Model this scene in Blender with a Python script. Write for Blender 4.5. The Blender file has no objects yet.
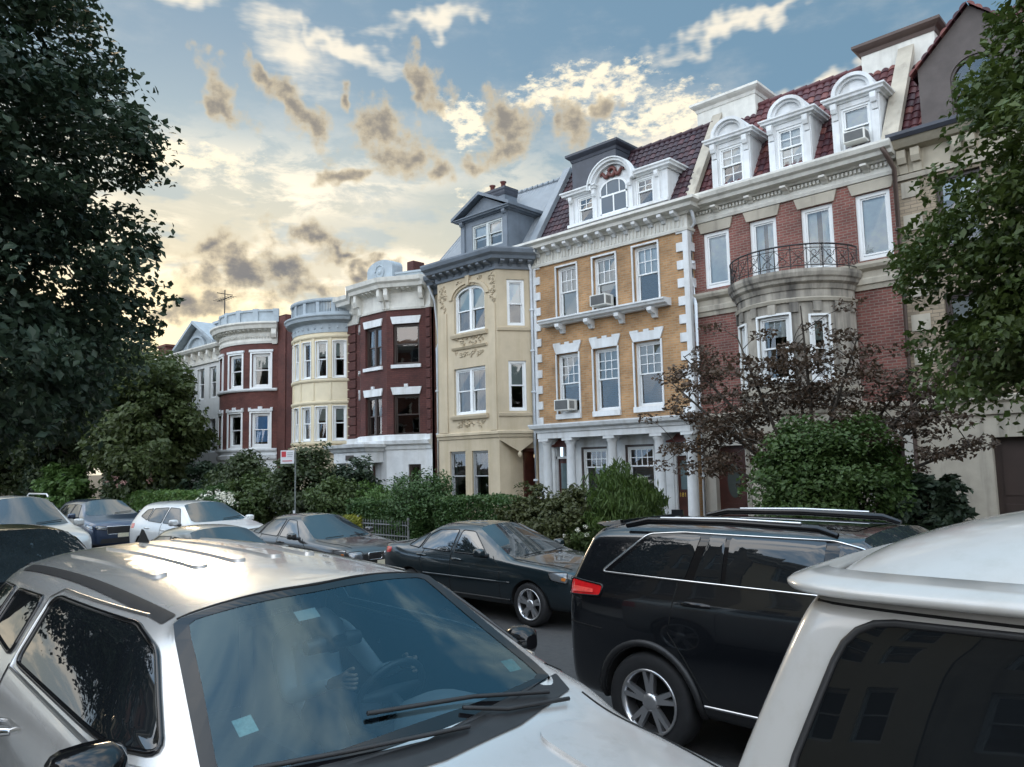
import bpy, bmesh, math, random
import numpy as np
from mathutils import Vector, Matrix
from mathutils.bvhtree import BVHTree
R = math.radians
rnd = random.Random(7)
SC = bpy.context.scene
COL = SC.collection

# ------------------------------------------------------------------ camera
EYE = Vector((0, 0, 2.35))
def make_camera():
    a, p, r = R(46.5), R(6.0), R(1.3)
    fh = Vector((-math.cos(a), math.sin(a), 0)); rt = Vector((math.sin(a), math.cos(a), 0)); up = Vector((0, 0, 1))
    F = fh * math.cos(p) + up * math.sin(p); U = up * math.cos(p) - fh * math.sin(p)
    R2 = rt * math.cos(r) - U * math.sin(r); U2 = U * math.cos(r) + rt * math.sin(r)
    cam = bpy.data.cameras.new('camera'); o = bpy.data.objects.new('camera', cam); COL.objects.link(o)
    m = Matrix((R2, U2, -F)).transposed().to_4x4(); m.translation = EYE
    o.matrix_world = m
    cam.sensor_width = 36; cam.lens = 36 * 770 / 1024; cam.clip_start = .05; cam.clip_end = 3000
    SC.camera = o
make_camera()

# ------------------------------------------------------------------ sky, sun, exposure
SUN_AZ, SUN_EL = 22.6, 10.5           # azimuth from -X towards +Y
SKY = .10
def make_world():
    w = bpy.data.worlds.new('World'); SC.world = w; w.cycles.sampling_method = 'MANUAL'; w.cycles.sample_map_resolution = 512; w.use_nodes = True
    nt = w.node_tree; N = nt.nodes; L = nt.links; N.clear()
    def node(t, **k):
        n = N.new(t)
        for a, b in k.items(): setattr(n, a, b)
        return n
    def val(s, v):
        if isinstance(v, bpy.types.NodeSocket): L.new(v, s)
        else: s.default_value = v
    def M(op, a, b=0., c=None, clamp=False):
        n = node('ShaderNodeMath', operation=op, use_clamp=clamp); val(n.inputs[0], a); val(n.inputs[1], b)
        if c is not None: val(n.inputs[2], c)
        return n.outputs[0]
    def ramp(x, a, b, lo=0., hi=1.):
        n = node('ShaderNodeMapRange', interpolation_type='SMOOTHSTEP'); val(n.inputs[0], x)
        for i, v in enumerate((a, b, lo, hi)): val(n.inputs[i + 1], v)
        return n.outputs[0]
    def mix(f, a, b, bt='MIX'):
        n = node('ShaderNodeMix', data_type='RGBA', blend_type=bt); val(n.inputs[0], f); val(n.inputs[6], a); val(n.inputs[7], b); return n.outputs[2]
    tc = node('ShaderNodeTexCoord'); D = tc.outputs['Generated']
    sep = node('ShaderNodeSeparateXYZ'); L.new(D, sep.inputs[0]); x, y, z = sep.outputs
    az = M('MULTIPLY', M('ARCTAN2', y, M('MULTIPLY', x, -1.)), 180 / math.pi)
    el = M('MULTIPLY', M('ARCSINE', z), 180 / math.pi)
    co = node('ShaderNodeCombineXYZ'); L.new(az, co.inputs[0]); L.new(el, co.inputs[1]); AE = co.outputs[0]
    def noise(v, scale, detail=5, rough=.55, sx=1, sy=1, dist=0., off=(0, 0, 0)):
        mp = node('ShaderNodeMapping'); L.new(v, mp.inputs[0]); mp.inputs['Scale'].default_value = (sx, sy, 1); mp.inputs['Location'].default_value = off
        n = node('ShaderNodeTexNoise', noise_dimensions='3D' if v is D else '2D'); L.new(mp.outputs[0], n.inputs['Vector'])
        n.inputs['Scale'].default_value = scale; n.inputs['Detail'].default_value = detail; n.inputs['Roughness'].default_value = rough; n.inputs['Distortion'].default_value = dist
        return n
    sky = node('ShaderNodeTexSky', sky_type='NISHITA', sun_disc=False, sun_elevation=R(SUN_EL), sun_rotation=math.atan2(-math.cos(R(SUN_AZ)), math.sin(R(SUN_AZ))),
               altitude=20, air_density=1.0, dust_density=1.2, ozone_density=1.5)
    base = sky.outputs[0]
    K = 1 / SKY
    def C(r, g, b): return (r * K, g * K, b * K, 1)
    col = mix(.72, base, C(.165, .30, .42))                                 # thin high veil evens the blue out
    teal = M('MULTIPLY', ramp(el, 30., 14.), ramp(az, 62., 40.))
    col = mix(M('MULTIPLY', teal, .75), col, C(.34, .48, .50))
    # warm horizon light round the hidden sun
    dx = M('DIVIDE', M('SUBTRACT', az, SUN_AZ), 26.); dy = M('DIVIDE', M('SUBTRACT', el, 9.), 9.)
    g = ramp(M('SQRT', M('ADD', M('MULTIPLY', dx, dx), M('MULTIPLY', dy, dy))), 1.6, .1)
    col = mix(M('MULTIPLY', g, .92), col, C(.98, .78, .46))
    # warped coordinates for cloud edges
    wn = noise(AE, .22, 3, .6); wv = node('ShaderNodeVectorMath', operation='SUBTRACT'); L.new(wn.outputs['Color'], wv.inputs[0]); wv.inputs[1].default_value = (.5, .5, .5)
    wsc = node('ShaderNodeVectorMath', operation='SCALE'); L.new(wv.outputs[0], wsc.inputs[0]); wsc.inputs['Scale'].default_value = 4.6
    wadd = node('ShaderNodeVectorMath', operation='ADD'); L.new(AE, wadd.inputs[0]); L.new(wsc.outputs[0], wadd.inputs[1]); WAE = wadd.outputs[0]
    dx2 = M('DIVIDE', M('SUBTRACT', az, SUN_AZ - 1.), 11.); dy2 = M('DIVIDE', M('SUBTRACT', el, 9.5), 4.5)
    g2 = ramp(M('SQRT', M('ADD', M('MULTIPLY', dx2, dx2), M('MULTIPLY', dy2, dy2))), 1.3, .0)
    # broken bright layer low in the west
    n1 = noise(AE, .34, 6, .64, sx=.50, sy=1.35, dist=.25)
    n1b = noise(AE, .10, 2, .55, sx=.6, sy=1.3, off=(7, 2, 1))
    lowm = M('MULTIPLY', ramp(el, 25., 18.), ramp(az, 60., 40.))
    m1 = M('MULTIPLY', M('MULTIPLY', ramp(n1.outputs['Fac'], .42, .62), ramp(n1b.outputs['Fac'], .30, .52)), lowm)
    col = mix(M('MULTIPLY', lowm, .45), col, C(.74, .67, .53))
    col = mix(M('MULTIPLY', m1, .85), col, C(1.22, 1.07, .82))
    n1c = noise(AE, .22, 4, .6, sx=.6, sy=1.7, off=(2, 6, 3))
    col = mix(M('MULTIPLY', M('MULTIPLY', ramp(n1c.outputs['Fac'], .52, .66), lowm), .75), col, C(.44, .51, .52))
    col = mix(M('MULTIPLY', g2, .8), col, C(1.35, 1.10, .66))
    # faint high cirrus everywhere
    n2 = noise(AE, .10, 6, .6, sx=.6, sy=1.5, off=(3, 9, 0))
    m2 = M('MULTIPLY', ramp(n2.outputs['Fac'], .46, .76), .30)
    col = mix(m2, col, C(.80, .76, .68))
    # individual clouds: (azimuth, elevation, half width, half height, tilt)
    def blobs(lst):
        acc = None
        for (a, e, rx, ry, t) in lst:
            mp = node('ShaderNodeMapping', vector_type='TEXTURE'); L.new(WAE, mp.inputs[0])
            mp.inputs['Location'].default_value = (a, e, 0); mp.inputs['Rotation'].default_value = (0, 0, R(t)); mp.inputs['Scale'].default_value = (rx, ry, 1)
            ln = node('ShaderNodeVectorMath', operation='LENGTH')
            sp = node('ShaderNodeVectorMath', operation='MULTIPLY'); L.new(mp.outputs[0], sp.inputs[0]); sp.inputs[1].default_value = (1, 1, 0)
            L.new(sp.outputs[0], ln.inputs[0])
            if acc is None: acc = ln.outputs['Value']
            else:
                n = node('ShaderNodeMath', operation='SMOOTH_MIN'); L.new(acc, n.inputs[0]); L.new(ln.outputs['Value'], n.inputs[1]); n.inputs[2].default_value = .25; acc = n.outputs[0]
        return acc
    streak = blobs([(33.4, 29.6, 4.8, .7, -14), (30.5, 29.0, 3., 1.6, -30), (40.7, 31.2, 4., .6, 8), (65., 29.6, 6.5, .7, 12), (60., 22.6, 6., 1.2, 6), (21, 31.5, 3, .8, 0), (70., 24.8, 5, .6, 10)])
    n6 = noise(AE, .45, 4, .62, sx=.35, sy=1.6, off=(8, 1, 2))
    ms = ramp(M('ADD', streak, M('MULTIPLY', M('SUBTRACT', n6.outputs['Fac'], .5), 2.2)), 1.5, .0)
    col = mix(M('MULTIPLY', ms, .80), col, C(1.0, .90, .72))
    bright = blobs([(52.6, 27.2, 4.6, .9, 5), (50.2, 26.2, 2.6, .7, -6), (54.6, 25.9, 3., .7, 8), (58.2, 24.8, 3., 1.2, 10), (60., 23.6, 2.4, 1.2, 0), (55.4, 23.4, 1.8, .6, 0), (42.8, 25.2, 2., .8, -32), (43.6, 24., 1.2, .6, -20),
                    (22.1, 21.0, 4.6, 1.3, 0), (47., 18.6, 3., 1.3, 0), (48.3, 26.2, .8, .4, 0)])
    n3 = noise(AE, .95, 4, .68, sx=.7, sy=1.5, off=(1, 5, 2))
    mb = ramp(M('ADD', bright, M('MULTIPLY', M('SUBTRACT', n3.outputs['Fac'], .5), 3.2)), 1.35, .15)
    col = mix(M('MULTIPLY', mb, .90), col, C(1.06, .94, .70))
    dark = blobs([(30.6, 24.8, 3.6, 1.1, -46), (28.0, 27.2, 1.5, .7, -50), (25.6, 25.2, 2.2, .8, -42), (34.3, 25.9, .55, 1.0, 0), (37.0, 24.2, 1.6, 2.1, -26), (38.8, 22.2, 3.1, 1.5, -14), (34.6, 20.9, 2.4, .7, 25), (41.6, 21.6, 1.6, .8, -10),
                  (40.6, 26.9, 1.0, 2.2, 20), (46.6, 24.6, 2.0, 2.4, 10), (46.2, 22.4, 2.0, 1.0, 0), (51.4, 24.9, 1.4, 2.0, -14), (54.0, 25.2, 1.2, .8, 0), (32.0, 16.4, 3.4, 1.3, -6), (34.6, 15.5, 1.9, .6, 0),
                  (27.0, 13.8, 3.8, 1.8, -8), (24.4, 15.0, 1.8, .9, 10), (30.3, 13.0, 2.8, 1.1, -10), (23.7, 11.4, 2.0, .9, 15), (36.8, 14.6, 2.2, .6, 0)])
    n4 = noise(AE, .60, 6, .58, off=(4, 1, 7))
    nd = M('ADD', dark, M('MULTIPLY', M('SUBTRACT', n4.outputs['Fac'], .5), 2.1))
    md = ramp(nd, 1.38, .45)
    core = ramp(M('ADD', nd, M('MULTIPLY', M('SUBTRACT', n3.outputs['Fac'], .5), .9)), 1.0, -.1)
    low = ramp(el, 22., 14.)
    dc = mix(low, C(.26, .235, .205), C(.19, .185, .19))
    dcol = mix(core, C(.60, .51, .36), dc)
    col = mix(M('MULTIPLY', md, .94), col, dcol)
    # brighter blue and cloud, added above the view for reflections and fill
    hi = M('MULTIPLY', ramp(el, 34., 50.), .85)
    n7 = noise(D, 4.5, 5, .6)
    hcol = mix(ramp(n7.outputs['Fac'], .50, .68), C(.30, .66, .95), C(1.75, 1.70, 1.55))
    col = mix(hi, col, hcol)
    # added cloud bank, out of view, brightened to light the facades; blue between
    bk = node('ShaderNodeVectorMath', operation='DOT_PRODUCT'); L.new(D, bk.inputs[0]); bk.inputs[1].default_value = (.20, -.84, .50)
    n5 = noise(D, 3.0, 5, .62)
    bcol = mix(ramp(n5.outputs['Fac'], .42, .58), C(*BLUE), C(*FILL_BANK))
    col = mix(ramp(bk.outputs['Value'], -.06, .50), col, bcol)
    bg = node('ShaderNodeBackground'); L.new(col, bg.inputs[0]); bg.inputs[1].default_value = SKY
    out = node('ShaderNodeOutputWorld'); L.new(bg.outputs[0], out.inputs[0])
FILL_BANK = (2.9, 2.9, 2.9); BLUE = (.85, 1.30, 1.85)
make_world()
sl = bpy.data.lights.new('sun', 'SUN'); sl.energy = 1.0; sl.angle = R(10); sl.color = (1, .78, .52)
so = bpy.data.objects.new('sun', sl); COL.objects.link(so)
sd = Vector((-math.cos(R(SUN_AZ)) * math.cos(R(SUN_EL)), math.sin(R(SUN_AZ)) * math.cos(R(SUN_EL)), math.sin(R(SUN_EL))))
so.rotation_euler = (-sd).to_track_quat('-Z', 'Y').to_euler()
so.location = sd * 200
vs = SC.view_settings
SC.display_settings.display_device = 'sRGB'; vs.view_transform = 'Standard'; vs.look = 'None'; vs.gamma = 1; vs.use_curve_mapping = False
vs.exposure = 0.24
SC.cycles.use_denoising = True
SC.cycles.max_bounces = 6; SC.cycles.diffuse_bounces = 3; SC.cycles.glossy_bounces = 4; SC.cycles.transparent_max_bounces = 8; SC.cycles.adaptive_threshold = .02; SC.cycles.sample_clamp_indirect = 6
SC.cycles.caustics_reflective = False; SC.cycles.caustics_refractive = False

# ------------------------------------------------------------------ materials
def new_mat(name):
    m = bpy.data.materials.new(name); m.use_nodes = True
    return m, m.node_tree, m.node_tree.nodes['Principled BSDF']
def lnk(nt, a, b): nt.links.new(a, b)
def coords(nt, kind):
    return nt.nodes.new('ShaderNodeTexCoord').outputs[kind]
def tnoise(nt, vec, scale, detail=4, rough=.55, sc=None):
    if sc:
        mp = nt.nodes.new('ShaderNodeMapping'); mp.inputs['Scale'].default_value = sc; lnk(nt, vec, mp.inputs[0]); vec = mp.outputs[0]
    n = nt.nodes.new('ShaderNodeTexNoise'); n.inputs['Scale'].default_value = scale; n.inputs['Detail'].default_value = detail; n.inputs['Roughness'].default_value = rough
    lnk(nt, vec, n.inputs['Vector']); return n.outputs['Fac']
def tmix(nt, f, a, b, bt='MIX'):
    n = nt.nodes.new('ShaderNodeMix'); n.data_type = 'RGBA'; n.blend_type = bt
    for i, v in ((0, f), (6, a), (7, b)):
        if isinstance(v, bpy.types.NodeSocket): lnk(nt, v, n.inputs[i])
        else: n.inputs[i].default_value = v if i == 0 else (*v[:3], 1)
    return n.outputs[2]
def tramp(nt, x, a, b, lo=0., hi=1.):
    n = nt.nodes.new('ShaderNodeMapRange'); lnk(nt, x, n.inputs[0])
    for i, v in enumerate((a, b, lo, hi)): n.inputs[i + 1].default_value = v
    return n.outputs[0]
def bump(nt, b, h, dist=.01, strength=.5):
    n = nt.nodes.new('ShaderNodeBump'); n.inputs['Distance'].default_value = dist; n.inputs['Strength'].default_value = strength
    lnk(nt, h, n.inputs['Height']); lnk(nt, n.outputs[0], b.inputs['Normal'])
def simple(name, c, rough=.55, metal=0., var=.12, scale=3., streak=0., dirt=None, bumpd=0., spec=.5, coat=0., s0=.52):
    m, nt, b = new_mat(name)
    b.inputs['Roughness'].default_value = rough; b.inputs['Metallic'].default_value = metal; b.inputs['Specular IOR Level'].default_value = spec
    b.inputs['Coat Weight'].default_value = coat; b.inputs['Coat Roughness'].default_value = .04
    g = coords(nt, 'Object')
    n = tnoise(nt, g, scale, 6, .6)
    col = tmix(nt, tramp(nt, n, .3, .7), [v * (1 - var) for v in c], [min(1, v * (1 + var)) for v in c])
    if streak:
        s = tnoise(nt, g, 1.0, 5, .6, (2.6, 2.6, .22))
        col = tmix(nt, tramp(nt, s, s0, s0 + .26, 0, streak), col, dirt or [v * .35 for v in c])
    lnk(nt, col, b.inputs['Base Color'])
    if bumpd: bump(nt, b, tnoise(nt, g, 28, 5, .65), bumpd)
    return m
def brick(name, c1, c2, mortar, bw=.215, rh=.075, streak=.35, mort=.011, dirt=(.05, .045, .04)):
    m, nt, b = new_mat(name)
    uv = coords(nt, 'UV')
    t = nt.nodes.new('ShaderNodeTexBrick'); lnk(nt, uv, t.inputs['Vector'])
    for k, v in (('Scale', 1.), ('Brick Width', bw), ('Row Height', rh), ('Mortar Size', mort), ('Mortar Smooth', .2), ('Bias', 0.)): t.inputs[k].default_value = v
    t.inputs['Color1'].default_value = (*c1, 1); t.inputs['Color2'].default_value = (*c2, 1); t.inputs['Mortar'].default_value = (*mortar, 1)
    n = tnoise(nt, uv, 1.1, 6, .62)
    col = tmix(nt, 1., t.outputs['Color'], tmix(nt, tramp(nt, n, .3, .7), (.62, .61, .60), (1.22, 1.19, 1.14)), 'MULTIPLY')
    s = tnoise(nt, uv, 1.0, 6, .65, (3., .3, 1))
    col = tmix(nt, tramp(nt, s, .55, .8, 0, streak), col, dirt)
    lnk(nt, col, b.inputs['Base Color']); b.inputs['Roughness'].default_value = .85
    bump(nt, b, t.outputs['Fac'], -.006, .7)
    return m
def glass_mat(name, ior=1.9, tint=(.92, .95, .96), shine=(1, 1, 1)):
    m = bpy.data.materials.new(name); m.use_nodes = True; nt = m.node_tree; nt.nodes.clear()
    tr = nt.nodes.new('ShaderNodeBsdfTransparent'); tr.inputs[0].default_value = (*tint, 1)
    gl = nt.nodes.new('ShaderNodeBsdfGlossy'); gl.inputs['Roughness'].default_value = .015; gl.inputs['Color'].default_value = (*shine, 1)
    fr = nt.nodes.new('ShaderNodeFresnel'); fr.inputs[0].default_value = ior
    g = nt.nodes.new('ShaderNodeTexCoord').outputs['Object']
    bp = nt.nodes.new('ShaderNodeBump'); bp.inputs['Distance'].default_value = .01; bp.inputs['Strength'].default_value = .12
    lnk(nt, tnoise(nt, g, 1.6, 2), bp.inputs['Height']); lnk(nt, bp.outputs[0], gl.inputs['Normal'])
    mx = nt.nodes.new('ShaderNodeMixShader'); lnk(nt, fr.outputs[0], mx.inputs[0]); lnk(nt, tr.outputs[0], mx.inputs[1]); lnk(nt, gl.outputs[0], mx.inputs[2])
    o = nt.nodes.new('ShaderNodeOutputMaterial'); lnk(nt, mx.outputs[0], o.inputs[0])
    return m
WHITE = simple('white_paint', (.64, .66, .67), .55, var=.10, streak=.55, s0=.47, bumpd=.003, dirt=(.36, .35, .32))
WHITE_OLD = simple('old_white_paint', (.62, .61, .56), .6, var=.12, streak=.55, dirt=(.26, .24, .2), bumpd=.004)
FRAME = simple('window_frame_paint', (.74, .76, .76), .4, var=.04)
DARKFR = simple('dark_frame_paint', (.05, .035, .03), .4, var=.1)
LIME = simple('limestone', (.40, .365, .30), .85, var=.2, scale=1.3, streak=.7, dirt=(.10, .09, .08), bumpd=.006)
LIME_DIRTY = simple('sooty_limestone', (.36, .33, .28), .85, var=.25, scale=1.6, streak=.92, dirt=(.05, .047, .044), bumpd=.006, s0=.40)
CREAM = simple('cream_stone', (.50, .42, .30), .85, var=.14, scale=.9, streak=.50, s0=.48, dirt=(.34, .27, .16), bumpd=.006)
CREAM_PALE = simple('pale_cream_paint', (.64, .56, .40), .7, var=.06, streak=.2, dirt=(.45, .38, .25))
ORANGE = brick('orange_brick', (.46, .265, .13), (.35, .19, .085), (.36, .275, .175), mort=.012, streak=.32, dirt=(.25, .14, .07))
MAROON = brick('maroon_brick', (.105, .035, .029), (.08, .027, .023), (.06, .02, .02))
REDWALL = brick('dark_red_brick', (.135, .050, .040), (.105, .040, .032), (.09, .03, .028), streak=.2)
REDBRICK = brick('red_brick', (.235, .085, .070), (.165, .06, .052), (.24, .185, .16))
GREYBRICK = brick('grey_stone_brick', (.33, .27, .20), (.24, .20, .15), (.20, .17, .13), bw=.3, rh=.09)
BLUEGREY = simple('blue_grey_metal', (.125, .15, .18), .5, var=.2, scale=2, streak=.3)
PALEBLUE = simple('pale_blue_paint', (.31, .36, .395), .6, var=.15, streak=.45, dirt=(.17, .2, .22))
SLATE = simple('dark_slate_metal', (.045, .05, .065), .5, var=.2)
DARKSTUC = simple('dark_stucco', (.10, .085, .08), .85, var=.15, bumpd=.004)
IRON = simple('black_iron', (.012, .012, .013), .45, var=.2)
DOORW = simple('dark_wood', (.06, .02, .015), .4, var=.3, scale=4)
REDWOOD = simple('red_brown_paint', (.12, .035, .028), .5, var=.2)
ROOM = simple('dark_plaster', (.05, .045, .04), .9)
CURT = simple('white_curtain', (.80, .89, .95), .8, var=.1, scale=5)
SHADE = simple('roller_shade', (.34, .40, .38), .8, var=.05)
PGLASS = glass_mat('window_glass')
PIPE_W = simple('white_pipe', (.62, .66, .70), .45, var=.1)
PIPE_B = simple('brown_pipe', (.075, .05, .04), .5, var=.15)
ACW = simple('air_conditioner_plastic', (.62, .62, .58), .5, var=.05)
GRILLE = simple('air_conditioner_grille', (.12, .125, .125), .6, var=.1)
def tile_mat(name, c1, c2, c3):
    m, nt, b = new_mat(name); uv = coords(nt, 'UV')
    v = nt.nodes.new('ShaderNodeTexWhiteNoise'); v.noise_dimensions = '2D'
    fl = nt.nodes.new('ShaderNodeVectorMath'); fl.operation = 'FLOOR'; lnk(nt, uv, fl.inputs[0]); lnk(nt, fl.outputs[0], v.inputs['Vector'])
    col = tmix(nt, tramp(nt, v.outputs['Value'], .0, .75), c1, c2)
    col = tmix(nt, tramp(nt, v.outputs['Value'], .78, .9), col, c3)
    n = tnoise(nt, uv, .35, 5, .6)
    col = tmix(nt, tramp(nt, n, .45, .75, 0, .5), col, [q * .5 for q in c1])
    lnk(nt, col, b.inputs['Base Color']); b.inputs['Roughness'].default_value = .5; b.inputs['Specular IOR Level'].default_value = .3
    return m
TILE_RED = tile_mat('red_roof_tile', (.052, .022, .030), (.105, .032, .034), (.19, .07, .06))
TILE_PLUM = tile_mat('plum_roof_tile', (.030, .018, .027), (.046, .024, .031), (.075, .032, .038))
SEAM = simple('grey_roof_metal', (.20, .225, .25), .45, var=.18, scale=1.2, streak=.4, dirt=(.11, .13, .16))

# ------------------------------------------------------------------ mesh tools
class Flat:
    """wall line from p0 to p1 seen from the street, s in metres from p0, d outwards"""
    def __init__(f, p0, p1, s0=0.):
        f.p = Vector(p0); v = Vector(p1) - f.p; f.len = v.length; f.t = v.normalized(); f.n = Vector((f.t.y, -f.t.x)); f.s0 = s0
    def P(f, s, d, z):
        q = f.p + f.t * (s - f.s0) + f.n * d; return (q.x, q.y, z)
    step = 99.
def FX(Y): return Flat((0, Y), (1, Y))        # s is the world X
class Arc:
    def __init__(f, cx, cy, r): f.cx, f.cy, f.r = cx, cy, r; f.step = .16
    def P(f, s, d, z):
        a = s / f.r; return (f.cx + (f.r + d) * math.sin(a), f.cy - (f.r + d) * math.cos(a), z)
class MB:
    def __init__(s): s.v = []; s.f = []; s.m = []; s.uv = []; s.sm = []; s.ch = []
    def add(s, vs, fs, mi=0, uvs=None, smooth=False):
        o = len(s.v); s.v += [tuple(p) for p in vs]; s.ch.append((o, len(s.f)))
        for k, f in enumerate(fs):
            s.f.append(tuple(o + i for i in f)); s.m.append(mi); s.sm.append(smooth)
            s.uv.append(uvs[k] if uvs else [(s.v[o + i][0] - s.v[o + i][1] * .37, s.v[o + i][2]) for i in f])
    def quad(s, a, b, c, d, mi=0, uv=None): s.add([a, b, c, d], [(0, 1, 2, 3)], mi, [uv] if uv else None)
    def box(s, x0, x1, y0, y1, z0, z1, mi=0):
        v = [(x, y, z) for z in (z0, z1) for y in (y0, y1) for x in (x0, x1)]
        s.add(v, [(0, 2, 3, 1), (4, 5, 7, 6), (0, 1, 5, 4), (2, 6, 7, 3), (0, 4, 6, 2), (1, 3, 7, 5)], mi)
    def fbox(s, fr, s0, s1, z0, z1, d0, d1, mi=0):
        n = max(1, int(math.ceil((s1 - s0) / fr.step)))
        v = []
        for i in range(n + 1):
            q = s0 + (s1 - s0) * i / n
            v += [fr.P(q, d0, z0), fr.P(q, d1, z0), fr.P(q, d1, z1), fr.P(q, d0, z1)]
        f = []
        for i in range(n):
            a = 4 * i
            for k in range(4): f.append((a + k, a + (k + 1) % 4, a + 4 + (k + 1) % 4, a + 4 + k))
        f += [(0, 3, 2, 1), (4 * n, 4 * n + 1, 4 * n + 2, 4 * n + 3)]
        s.add(v, f, mi)
    def wall(s, fr, s0, s1, z0, z1, ops=(), rev=.16, mi=0, mrev=None):
        S = {s0, s1}; Z = {z0, z1}
        for o in ops: S |= {o[0], o[1]}; Z |= {o[2], o[3]}
        n = max(1, int((s1 - s0) / fr.step))
        S |= {s0 + (s1 - s0) * i / n for i in range(n + 1)}
        S = sorted(S); Z = sorted(Z)
        for i in range(len(S) - 1):
            for j in range(len(Z) - 1):
                if S[i + 1] - S[i] < 1e-5 or Z[j + 1] - Z[j] < 1e-5: continue
                cs, cz = (S[i] + S[i + 1]) / 2, (Z[j] + Z[j + 1]) / 2
                if any(o[0] < cs < o[1] and o[2] < cz < o[3] for o in ops): continue
                a, b, c, d = S[i], S[i + 1], Z[j], Z[j + 1]
                s.quad(fr.P(a, 0, c), fr.P(b, 0, c), fr.P(b, 0, d), fr.P(a, 0, d), mi, [(a, c), (b, c), (b, d), (a, d)])
        mr = mi if mrev is None else mrev
        for o in ops:
            a, b, c, d = o[:4]
            for (p, q) in (((a, c), (a, d)), ((b, d), (b, c)), ((b, c), (a, c)), ((a, d), (b, d))):
                s.quad(fr.P(p[0], 0, p[1]), fr.P(q[0], 0, q[1]), fr.P(q[0], -rev, q[1]), fr.P(p[0], -rev, p[1]), mr, [(p[0], p[1]), (q[0], q[1]), (q[0] + .1, q[1] + .1), (p[0] + .1, p[1] + .1)])
            if len(o) > 4:      # rounded head: fill the two upper corners
                h = o[4]; N = 10
                for side in (0, 1):
                    pts = []
                    for k in range(N + 1):
                        t = math.pi / 2 * k / N
                        q = ((a + b) / 2 + (-1 if side == 0 else 1) * (b - a) / 2 * math.cos(t), d - h + h * math.sin(t)); pts.append(q)
                    cor = (a if side == 0 else b, d)
                    for k in range(N):
                        p, q = pts[k], pts[k + 1]
                        s.add([fr.P(cor[0], .002, cor[1]), fr.P(p[0], .002, p[1]), fr.P(q[0], .002, q[1])], [(0, 1, 2)], mi, [[cor, p, q]])
                        s.quad(fr.P(p[0], .002, p[1]), fr.P(q[0], .002, q[1]), fr.P(q[0], -rev, q[1]), fr.P(p[0], -rev, p[1]), mr)
    def prism(s, fr, pts, d0, d1, mi=0):
        """polygon of (s, z) points given depth"""
        n = len(pts); v = [fr.P(p[0], d0, p[1]) for p in pts] + [fr.P(p[0], d1, p[1]) for p in pts]
        s.add(v, [tuple(range(n)), tuple(range(2 * n - 1, n - 1, -1))] + [(i, n + i, n + (i + 1) % n, (i + 1) % n) for i in range(n)], mi)
    def sweep(s, poly, prof, mi=0, smooth=False):
        """profile of (d, z) carried along a plan line, mitred; d is outwards"""
        P = [Vector(p) for p in poly]; n = len(P); nr = []
        for i in range(n):
            a = None
            ns = []
            if i > 0: t = (P[i] - P[i - 1]).normalized(); ns.append(Vector((t.y, -t.x)))
            if i < n - 1: t = (P[i + 1] - P[i]).normalized(); ns.append(Vector((t.y, -t.x)))
            nr.append(ns[0] if len(ns) == 1 else (ns[0] + ns[1]) / (1 + ns[0].dot(ns[1])))
        v = []; k = len(prof)
        for i in range(n):
            for d, z in prof: q = P[i] + nr[i] * d; v.append((q.x, q.y, z))
        f = [(i * k + j, i * k + (j + 1) % k, (i + 1) * k + (j + 1) % k, (i + 1) * k + j) for i in range(n - 1) for j in range(k)]
        f += [tuple(range(k - 1, -1, -1)), tuple(range((n - 1) * k, n * k))]
        s.add(v, f[:-2], mi, None, smooth); s.add([v[i] for i in f[-2][::-1]], [tuple(range(k))[::-1]], mi); s.add([v[i] for i in f[-1]], [tuple(range(k))], mi)
    def tube(s, pts, r, n=8, mi=0, smooth=True):
        P = [Vector(p) for p in pts]; rr = r if isinstance(r, (list, tuple)) else [r] * len(P); v = []; f = []
        ref = Vector((0, 0, 1))
        for i, p in enumerate(P):
            t = (P[min(i + 1, len(P) - 1)] - P[max(i - 1, 0)])
            t = t.normalized() if t.length > 1e-9 else Vector((0, 0, 1))
            u = t.cross(ref)
            if u.length < 1e-3: u = t.cross(Vector((1, 0, 0)))
            u.normalize(); w = t.cross(u)
            for k in range(n):
                a = 2 * math.pi * k / n; v.append(p + u * math.cos(a) * rr[i] + w * math.sin(a) * rr[i])
        for i in range(len(P) - 1):
            for k in range(n): f.append((i * n + k, i * n + (k + 1) % n, (i + 1) * n + (k + 1) % n, (i + 1) * n + k))
        s.add(v, f, mi, None, smooth)
        s.add(v[:n], [tuple(range(n - 1, -1, -1))], mi); s.add(v[-n:], [tuple(range(n))], mi)
    def lathe(s, c, prof, n=16, mi=0, axis='z', smooth=True, cap=True):
        v = []; f = []
        for r, h in prof:
            for k in range(n):
                a = 2 * math.pi * k / n; x, y = r * math.cos(a), r * math.sin(a)
                v.append((c[0] + x, c[1] + y, c[2] + h) if axis == 'z' else (c[0] + x, c[1] + h, c[2] + y))
        for i in range(len(prof) - 1):
            for k in range(n): f.append((i * n + k, i * n + (k + 1) % n, (i + 1) * n + (k + 1) % n, (i + 1) * n + k))
        s.add(v, f, mi, None, smooth)
        if cap:
            s.add(v[:n], [tuple(range(n))], mi); s.add(v[-n:], [tuple(range(n))], mi)
    def pieces(s, gap=.02):
        """one mesh builder per separate piece"""
        n = len(s.ch); ve = [c[0] for c in s.ch[1:]] + [len(s.v)]; fe = [c[1] for c in s.ch[1:]] + [len(s.f)]; bb = []
        for (v0, f0), v1 in zip(s.ch, ve):
            a = np.array(s.v[v0:v1]); bb.append((a.min(0) - gap, a.max(0) + gap))
        gr = list(range(n))
        def find(i):
            while gr[i] != i: i = gr[i]
            return i
        for i in range(n):
            for k in range(i):
                if (bb[i][0] <= bb[k][1]).all() and (bb[k][0] <= bb[i][1]).all(): gr[find(i)] = find(k)
        out = {}
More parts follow.
